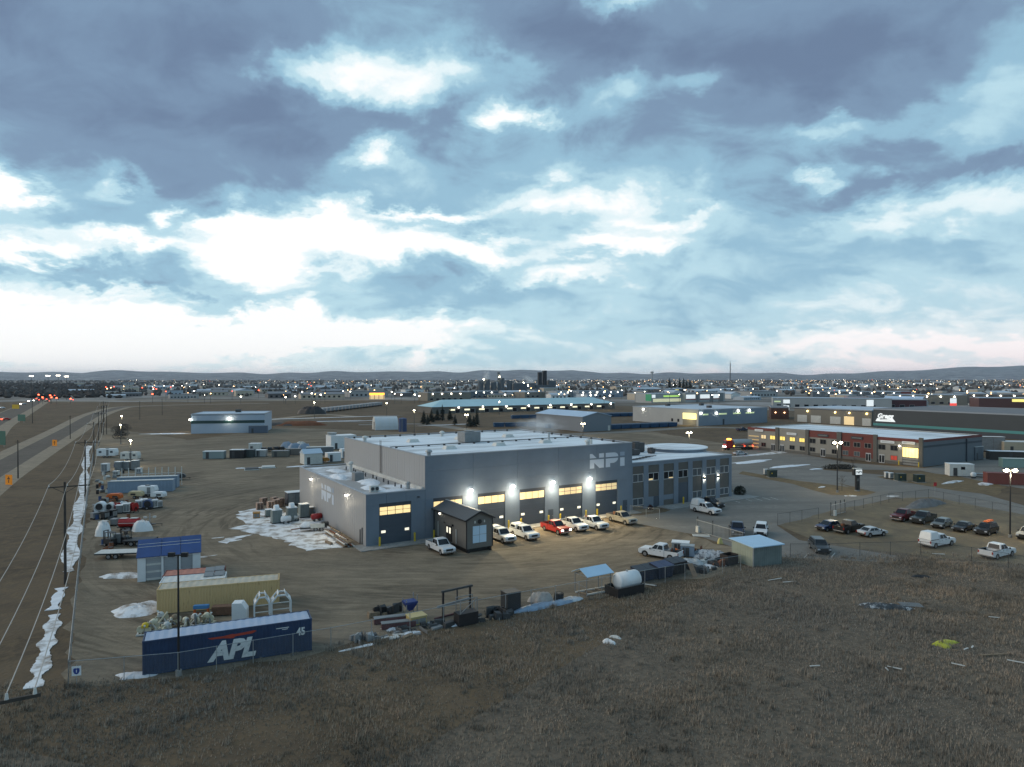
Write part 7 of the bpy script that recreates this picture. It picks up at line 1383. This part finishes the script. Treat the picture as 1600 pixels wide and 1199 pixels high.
def shrub(label, pos, rx, ry, h, m_, seed, n=700, group=None):
    rr = random.Random(seed); mb = MB(); t = thing('shrub', label, 'shrub', (*pos, 0), 0, group)
    for _ in range(n):
        a, q = rr.uniform(0,6.28), rr.random()**.5; zz = rr.random(); rad = math.sqrt(max(0, 1-(zz-.4)**2/.42)); x, y, z = rx*q*rad*math.cos(a), ry*q*rad*math.sin(a), h*zz; s_ = .10; u1, u2, u3 = (Vector((rr.gauss(0,s_), rr.gauss(0,s_), rr.gauss(0,s_))) for _ in range(3))
        mb.add([(x+u1.x,y+u1.y,max(.02,z+u1.z)),(x+u2.x,y+u2.y,max(.02,z+u2.z)),(x+u3.x,y+u3.y,max(.02,z+u3.z))], [(0,1,2)])
    mb.build('foliage', m_, t, fix=False); part('stem', mat('bark', (0,0,0)), t, lambda b: [b.bar((0,0,0),(rx*.5*math.cos(k),ry*.5*math.sin(k),h*.7),.025) for k in range(5)]); return t
mShr = mat('shrub_green', (.035,.042,.030), .9, var=.4, scale=2)
shrub('dark round bush at the corner of the office', S(83, 1.0), 1.3, 1.3, 1.8, mShr, 5, 1400); shrub('low dark hedge before the shop row', G(1312, 733), 5, 1.0, 1.2, mat('hedge_dark', (.04,.036,.03), .9, var=.3, scale=2), 6, 2200); shrub('small dark bush by the office steps', S(55.5, -1.0), .5, .5, .8, mat('dark_red_bush', (.05,.02,.02), .9), 7, 300)
for i, (px, py) in enumerate(((183,676),(190,681),(187,686),(194,672))): shrub(['dark leafless thicket beyond the travel trailers, highest up','dark leafless thicket beyond the travel trailers, middle','dark leafless thicket beyond the travel trailers, nearest','dark leafless thicket under the twin lamps'][i], G(px, py), 3.2, 2.4, 2.8, mat('thicket', (.025,.024,.022), .9), 8+i, 1200)
shrub('dark bush against the white box building', G(362, 676), 2.6, 1.0, 2.6, mat('thicket', (0,0,0)), 15, 900); shrub('tall brown thicket at the bend of the distant highway', G(148, 623), 7, 5, 17, mat('brown_thicket', (.05,.045,.04), .9), 16, 2500)
# ------------------------------------------------------------------ dry grass of the field
def grass():
    r = np.random.default_rng(5)
    def field(n, box, keep, hmin, hmax, wmin, wmax):
        x = r.uniform(box[0], box[1], n); y = r.uniform(box[2], box[3], n); k = keep(x, y); return x[k], y[k], r.uniform(hmin, hmax, k.sum()), r.uniform(wmin, wmax, k.sum())
    a0, a1 = corner, G(1158, 893)
    def south(x, y):                      # on the camera's side of the fence
        px = 800 + FPX * x / y; py = HORY + FPX * CAMH / y
        lim = np.interp(px, [-100, 104, 276, 394, 516, 640, 790, 905, 1040, 1158, 1175, 1235, 1300, 1440, 1520, 1700], [1075, 1078, 1064, 1042, 1020, 995, 964, 942, 916, 897, 893, 876, 876, 872, 884, 905])
        patch = (np.sin(x*.31+np.sin(y*.23)*2)+np.sin(y*.37+np.sin(x*.19)*2))*.25+.5
        return (py > lim - 16 * r.random(len(x))**2) & (px > -60) & (px < 1680) & (r.random(len(x)) < .25 + .75*patch)
    x, y, h, w = field(290000, (-48, 80, 36, 99), south, .16, .55, .012, .030)
    tall = (np.sin(x*.5+1.3*np.sin(y*.41))+np.sin(y*.45+x*.2))*.25+.5; h = h*(.26+.72*tall)
    cx, cy, ch, cw_ = field(3200, (-48, 80, 36, 99), south, .30, .75, .014, .028)     # taller bleached clumps
    K = 26; x = np.concatenate([x, np.repeat(cx, K) + r.normal(0, .20, len(cx)*K)]); y = np.concatenate([y, np.repeat(cy, K) + r.normal(0, .20, len(cx)*K)]); h = np.concatenate([h, np.repeat(ch, K)*r.uniform(.4, 1., len(cx)*K)]); w = np.concatenate([w, np.repeat(cw_, K)])
    n = len(x); B = 3
    x = np.repeat(x, B) + r.normal(0, .06, n*B); y = np.repeat(y, B) + r.normal(0, .06, n*B); h = np.repeat(h, B)*r.uniform(.6, 1.15, n*B); w = np.repeat(w, B)
    an = r.uniform(0, 6.283, n*B); lean = r.uniform(.05, .45, n*B)*h; la = r.normal(.6, 1.1, n*B)
    co = np.empty((n*B, 3, 3)); co[:,0] = np.stack([x-w*np.cos(an), y-w*np.sin(an), np.zeros(n*B)], 1); co[:,1] = np.stack([x+w*np.cos(an), y+w*np.sin(an), np.zeros(n*B)], 1); co[:,2] = np.stack([x+lean*np.cos(la), y+lean*np.sin(la), h], 1)
    m = n*B; me = bpy.data.meshes.new('grass'); me.vertices.add(m*3); me.vertices.foreach_set('co', co.ravel()); me.loops.add(m*3); me.loops.foreach_set('vertex_index', np.arange(m*3)); me.polygons.add(m); me.polygons.foreach_set('loop_start', np.arange(m)*3); me.update(calc_edges=True)
    gm = bpy.data.materials.new('dry_grass'); gm.use_nodes = True; nt = gm.node_tree; L = nt.links; b = nt.nodes['Principled BSDF']; b.inputs['Roughness'].default_value = .9; b.inputs['Specular IOR Level'].default_value = .1
    geo = nt.nodes.new('ShaderNodeNewGeometry'); n1 = nt.nodes.new('ShaderNodeTexNoise'); n1.inputs['Scale'].default_value = .16; n1.inputs['Detail'].default_value = 6; L.new(geo.outputs['Position'], n1.inputs['Vector'])
    rp = nt.nodes.new('ShaderNodeValToRGB'); e = rp.color_ramp.elements; e[0].position = .36; e[0].color = (.180,.156,.126,1); e[1].position = .66; e[1].color = (.385,.300,.225,1); k = rp.color_ramp.elements.new(.5); k.color = (.280,.232,.178,1); L.new(n1.outputs['Fac'], rp.inputs[0])
    n3 = nt.nodes.new('ShaderNodeTexNoise'); n3.inputs['Scale'].default_value = .045; n3.inputs['Detail'].default_value = 5; L.new(geo.outputs['Position'], n3.inputs['Vector']); r3 = nt.nodes.new('ShaderNodeMapRange'); r3.inputs[1].default_value = .42; r3.inputs[2].default_value = .62; r3.inputs[4].default_value = .85; L.new(n3.outputs['Fac'], r3.inputs[0])
    gx = nt.nodes.new('ShaderNodeMix'); gx.data_type = 'RGBA'; L.new(r3.outputs[0], gx.inputs[0]); L.new(rp.outputs[0], gx.inputs[6]); gx.inputs[7].default_value = (.262,.236,.204,1)
    mx = nt.nodes.new('ShaderNodeMix'); mx.data_type = 'RGBA'; mx.blend_type = 'MULTIPLY'; mx.inputs[0].default_value = 1; r2 = nt.nodes.new('ShaderNodeMapRange'); r2.inputs[3].default_value = .35; r2.inputs[4].default_value = 1.7; L.new(geo.outputs['Random Per Island'], r2.inputs[0]); L.new(gx.outputs[2], mx.inputs[6]); L.new(r2.outputs[0], mx.inputs[7]); L.new(mx.outputs[2], b.inputs['Base Color'])
    me.materials.append(gm); tag(put('dry_grass', me), 'dry brown grass and weeds covering the field', 'grass', kind='stuff')
grass()
# ------------------------------------------------------------------ the town
TR = random.Random(21)
bl = [('white', (.68,.68,.67)), ('tan', (.50,.43,.34)), ('grey', (.36,.36,.36)), ('dark', (.14,.13,.13)), ('blue grey', (.38,.44,.50))]
shapes = []
for i, (nm, c) in enumerate(bl):
    m_ = mat('town_wall_' + nm.replace(' ', '_'), c, .8, var=.1, scale=.05)
    for gk in (0, 1):
        w_ = MB(); L_, D_, H_ = [(30,18,6),(22,14,7),(44,22,6.5)][(i+gk) % 3]
        if gk: w_.endo([(0,0),(D_,0),(D_,H_*.7),(D_/2,H_),(0,H_*.7)], 0, L_)
        else: w_.box(0,L_,0,D_,0,H_)
        r_ = MB(); 
        if gk: r_.hexa([(-.5,-.5,H_*.7),(L_+.5,-.5,H_*.7),(L_+.5,D_/2,H_+.1),(-.5,D_/2,H_+.1)], [(-.5,-.5,H_*.7+.3),(L_+.5,-.5,H_*.7+.3),(L_+.5,D_/2,H_+.4),(-.5,D_/2,H_+.4)]); r_.hexa([(-.5,D_/2+.01,H_+.1),(L_+.5,D_/2+.01,H_+.1),(L_+.5,D_+.5,H_*.7),(-.5,D_+.5,H_*.7)], [(-.5,D_/2+.01,H_+.4),(L_+.5,D_/2+.01,H_+.4),(L_+.5,D_+.5,H_*.7+.3),(-.5,D_+.5,H_*.7+.3)])
        else: r_.box(-.3,L_+.3,-.3,D_+.3,H_+.01,H_+.5)
        g_ = MB(); [g_.box(x,x+2.2,-.1,-.01,1.2,3.2) for x in np.arange(2, L_-3, 5)]
        shapes.append((nm, w_.mesh('wall', m_), r_.mesh('roof', mSnowRoof2 if (i+gk) % 2 else mat('town_roof_grey', (.20,.21,.23), .8)), g_.mesh('window', mGlass)))
def town_zone():
    out = []
    while len(out) < 285:
        D = 640 + 2300 * TR.random() ** 1.7; px = TR.uniform(100, 1640)
        py = HORY + CAMH*FPX/D
        if px < 560 and D < 790: continue
        if 560 < px < 1000 and D < 760: continue
        if 1000 < px and D < 700: continue
        X = (px-800)*D/FPX
        if any(abs(X-a) < 30 and abs(D-b) < 32 for a, b in out): continue
        out.append((X, D))
    return out
for X, D in town_zone():
    nm, w_, r_, g_ = TR.choice(shapes); s_ = TR.uniform(.6, 1.25)
    t = thing('town_building', f'small {nm} building in the distant town', 'building', (X, D, 0), TH + TR.choice((0, 90, -8)), f'{nm} buildings of the distant town'); t.scale = (s_, s_, min(1.1, s_))
    put('wall', w_, t); put('roof', r_, t)
    if D < 1500: put('window', g_, t)
def blobs(name, n, fn, m_, label, cat, kind='stuff', k=6):
    mb = MB()
    for _ in range(n):
        x, y, r_, h = fn(); a0 = TR.uniform(0, 1); j = [TR.uniform(.7, 1.2) for _ in range(k)]
        vs = [(x + r_*.55*math.cos(a0+6.283*i/k), y + r_*.55*math.sin(a0+6.283*i/k), .05) for i in range(k)] + [(x + r_*j[i]*math.cos(a0+6.283*i/k), y + r_*j[i]*math.sin(a0+6.283*i/k), h*.5*j[i]) for i in range(k)] + [(x + TR.uniform(-.3,.3)*r_, y, h)]
        mb.add(vs, [(i, (i+1)%k, k+(i+1)%k, k+i) for i in range(k)] + [(k+i, k+(i+1)%k, 2*k) for i in range(k)])
    return tag(mb.build(name, m_, fix=False), label, cat, kind=kind)
def tree_pos():
    D = 900 + 4600 * TR.random() ** 1.2; px = TR.uniform(-150, 1750)
    if px < 560 and D < 850: D += 350
    return (px-800)*D/FPX, D, TR.uniform(1.5, 3.8) * (1 + D/6000), TR.uniform(4, 9)
blobs('town_trees', 5200, tree_pos, mat('town_trees', (.085,.078,.074), .95, var=.4, scale=.02, pos=True), 'bare dark trees massed across the town', 'trees')
def wood_pos():
    px = TR.uniform(-200, 190); D = TR.uniform(820, 2600); return (px-800)*D/FPX, D, TR.uniform(2.5, 6), TR.uniform(3, 7)
blobs('shelter_wood', 1500, wood_pos, mat('wood_dark', (.042,.036,.033), .95), 'dark leafless wood beyond the highway', 'wood')
# street lamps and house lights of the town
lampm = {n: mat('town_lamp_' + n, c, .3, emit=e, ecol=c) for n, c, e in (('white', (1,.90,.72), 12), ('amber', (1,.58,.24), 11), ('red', (1,.10,.04), 8))}
hm = MB(); hm.ball((0,0,0), .6, .6, .45, 8, 5); heads = {n: None for n in lampm}
for n in heads: heads[n] = hm.mesh('lamp_head', lampm[n])
pmb = MB(); pmb.cyl((0,0,0),(0,0,1),.14,n=5); pole_me = pmb.mesh('pole', mDark)
LR = random.Random(8)
def town_lamp(px, py, D, kind, sc=1.):
    z = max(5., CAMH - (py - HORY)*D/FPX); z = min(z, 14)
    t = thing('street_lamp', {'white': 'small white street lamp glowing in the distant town', 'amber': 'small amber street lamp glowing in the distant town', 'red': 'small red light glowing by the distant highway'}[kind], 'street lamp', ((px-800)*D/FPX, D, 0), 0, f'{kind} lamps of the town')
    o = put('pole', pole_me, t); o.scale = (1, 1, z); o = put('lamp_head', heads[kind], t, (0, 0, z)); o.scale = (sc,)*3
for px, py in [(49,588),(75,587.5),(91,587),(104,588.5)]:
    D = 760; z = CAMH - (py-HORY)*D/FPX; t = thing('high_mast_lamp', 'tall lit mast lamp over the distant highway', 'lamp', ((px-800)*D/FPX, D, 0), 0, 'mast lamps over the highway'); part('mast', mDark, t, lambda b: b.cyl((0,0,0),(0,0,z),.35,.2,n=6)); part('lamp_head', lampm['white'], t, lambda b: [b.ball((x,-.3,z),.75,.5,.5,8,5) for x in (-1.6,0,1.6)])
big = [(627,617,'white'),(648,617,'white'),(655,619,'white'),(612,612.5,'white'),(789,617,'white'),(1214,611,'white'),(1267,610.5,'amber'),(1263,605.5,'amber'),(1236,606,'white'),(1285,604,'white'),(1321,603.5,'white'),(1339,603,'white'),(1355,603,'white'),(1371,602.5,'white'),(1388,602.5,'white'),(1428,600.5,'white'),(1444,602,'white'),(1455,600.5,'white'),(1485,600.5,'white'),(1510,600.5,'white'),(1540,601,'white'),(1571,601,'white'),(1403,607,'amber'),(892,611,'white'),(910,617.5,'white'),(923,618,'white'),(931,617.5,'white'),(953,618.5,'white'),(700,599,'white'),(658,596.5,'amber'),(671,596.5,'amber'),(722,596,'white'),(732,595.5,'white'),(450,598,'amber'),(461,597.5,'amber'),(480,597,'amber'),(365,604,'amber'),(256,603,'white'),(270,603,'white'),(284,603,'white'),(303,611,'white'),(446,621,'white'),(461,619.5,'white'),(487,615,'white'),(501,617,'white'),(472,612.5,'white'),(376,620,'white'),(318,601,'white'),(342,602,'white')]
for px, py, k in big: town_lamp(px, py, min(2400, max(640, 16*FPX/(py-HORY))), k, 1.25)
for _ in range(190):
    px = LR.choice((LR.uniform(170,620), LR.uniform(800,1640), LR.uniform(800,1640), LR.uniform(560,1640))); py = 592 + 26*LR.random()**1.25
    D = min(3300, max(650, 15*FPX/(py-HORY))); k = LR.choices(('white','amber','red'), (4,5,.5 if px > 450 else 2))[0]; town_lamp(px, py, D, k, LR.uniform(.35, .95)*(1+D/5000))
def light_pos():
    D = 1200 + 3600*LR.random()**.9; px = LR.uniform(180, 1640) if LR.random() < .25 else LR.uniform(780, 1640); return (px-800)*D/FPX, D, LR.uniform(5, 11)
for nm, n, kd in (('town_lights', 380, 'white'), ('amber_town_lights', 260, 'amber')):
    mb = MB()
    for _ in range(n): x, y, z = light_pos(); s_ = y/6000*LR.uniform(.5, 1.2); mb.add([(x-s_,y,z),(x+s_,y,z),(x,y-s_,z),(x,y+s_,z),(x,y,z-s_),(x,y,z+s_)], [(0,2,5),(2,1,5),(1,3,5),(3,0,5),(2,0,4),(1,2,4),(3,1,4),(0,3,4)])
    tag(mb.build(nm, lampm[kd], fix=False), 'countless ' + kd + ' house lights across the distant town', 'lights', kind='stuff')
for px, py, k in [(165,605,'red'),(173,606,'amber'),(167,607.5,'amber'),(178,604.5,'red'),(193,604,'amber'),(240,606,'red'),(244,608,'red'),(238,616,'red'),(222,606,'red'),(110,624,'red'),(60,617,'red'),(66,621,'red'),(78,618,'red'),(80,621,'red'),(88,622,'red'),(482,601,'red'),(486,603,'red')]: town_lamp(px, py, min(1500, max(640, 16*FPX/(py-HORY))), k, 1.3)
t = thing('glowing_shop', 'orange glowing pump canopy in the middle distance', 'shop', (*G(577, 624), 0), 10); part('canopy', mat('orange_glow', (1,.35,.03), .4, emit=2.6, ecol=(1,.36,.04)), t, lambda b: b.box(0,17,0,8,5,7)); part('shop_front', mLit2, t, lambda b: b.box(0,17,1,8,0,4.9)); part('pillar', mDark, t, lambda b: [b.box(x,x+.5,.2,.8,0,4.99) for x in (.5,5.5,10.5,16)])
# ------------------------------------------------------------------ steam
def steam(label, c, size, dens, seed, lean=.5):
    m_ = bpy.data.materials.new('steam'); m_.use_nodes = True; nt = m_.node_tree; L = nt.links; nt.nodes.remove(nt.nodes['Principled BSDF']); out = nt.nodes['Material Output']
    v = nt.nodes.new('ShaderNodeVolumePrincipled'); v.inputs['Color'].default_value = (1,1,1,1); v.inputs['Anisotropy'].default_value = 0
    tc = nt.nodes.new('ShaderNodeTexCoord'); n = nt.nodes.new('ShaderNodeTexNoise'); n.inputs['Scale'].default_value = 2.4; n.inputs['Detail'].default_value = 5; mp = nt.nodes.new('ShaderNodeMapping'); mp.inputs['Location'].default_value = (seed, seed*2, 0); L.new(tc.outputs['Object'], mp.inputs[0]); L.new(mp.outputs[0], n.inputs['Vector'])
    ln = nt.nodes.new('ShaderNodeVectorMath'); ln.operation = 'LENGTH'; L.new(tc.outputs['Object'], ln.inputs[0])
    a = nt.nodes.new('ShaderNodeMath'); a.operation = 'SUBTRACT'; a.inputs[0].default_value = 1.0; L.new(ln.outputs['Value'], a.inputs[1])
    b = nt.nodes.new('ShaderNodeMath'); b.operation = 'MULTIPLY_ADD'; L.new(n.outputs['Fac'], b.inputs[0]); b.inputs[1].default_value = 2.6; b.inputs[2].default_value = -1.35
    s_ = nt.nodes.new('ShaderNodeMath'); s_.operation = 'ADD'; L.new(b.outputs[0], s_.inputs[0]); L.new(a.outputs[0], s_.inputs[1]); d_ = nt.nodes.new('ShaderNodeMath'); d_.operation = 'MULTIPLY'; d_.use_clamp = True; L.new(s_.outputs[0], d_.inputs[0]); L.new(a.outputs[0], d_.inputs[1]); e = nt.nodes.new('ShaderNodeMath'); e.operation = 'MULTIPLY'; L.new(d_.outputs[0], e.inputs[0]); e.inputs[1].default_value = dens; L.new(e.outputs[0], v.inputs['Density']); L.new(v.outputs[0], out.inputs['Volume'])
    mb = MB(); mb.ball((0,0,0), 1, 1, 1, 16, 10); o = mb.build('steam_plume', m_, None, c); o.scale = size; o.rotation_euler = (0, lean, 0); tag(o, label, 'steam', kind='stuff'); return o
q0 = S(44.5, 20); steam('thin steam drifting off the workshop roof', (q0[0], q0[1], TZ+2.2), (6.5,3,2.4), .55, 3, .0)
q0 = G(760, 613); steam('tall pale steam plume above the distant silos', (q0[0], q0[1], 26), (8,8,17), .30, 5, .1); q0 = G(826, 611); steam('leaning steam plume beside the distant twin towers', (q0[0]+2, q0[1], 20), (17,9,8), .30, 7, .5)
# ------------------------------------------------------------------ haze
def haze():
    m_ = bpy.data.materials.new('haze'); m_.use_nodes = True; nt = m_.node_tree; nt.nodes.remove(nt.nodes['Principled BSDF'])
    v = nt.nodes.new('ShaderNodeVolumePrincipled'); v.inputs['Color'].default_value = (.80,.88,1.0,1); v.inputs['Density'].default_value = 2.3e-5; nt.links.new(v.outputs[0], nt.nodes['Material Output'].inputs['Volume'])
    mb = MB(); mb.box(-29000,29000,-3900,39000,-1.5,330); tag(mb.build('haze', m_), 'thin pale evening haze', 'haze', kind='stuff')
haze()
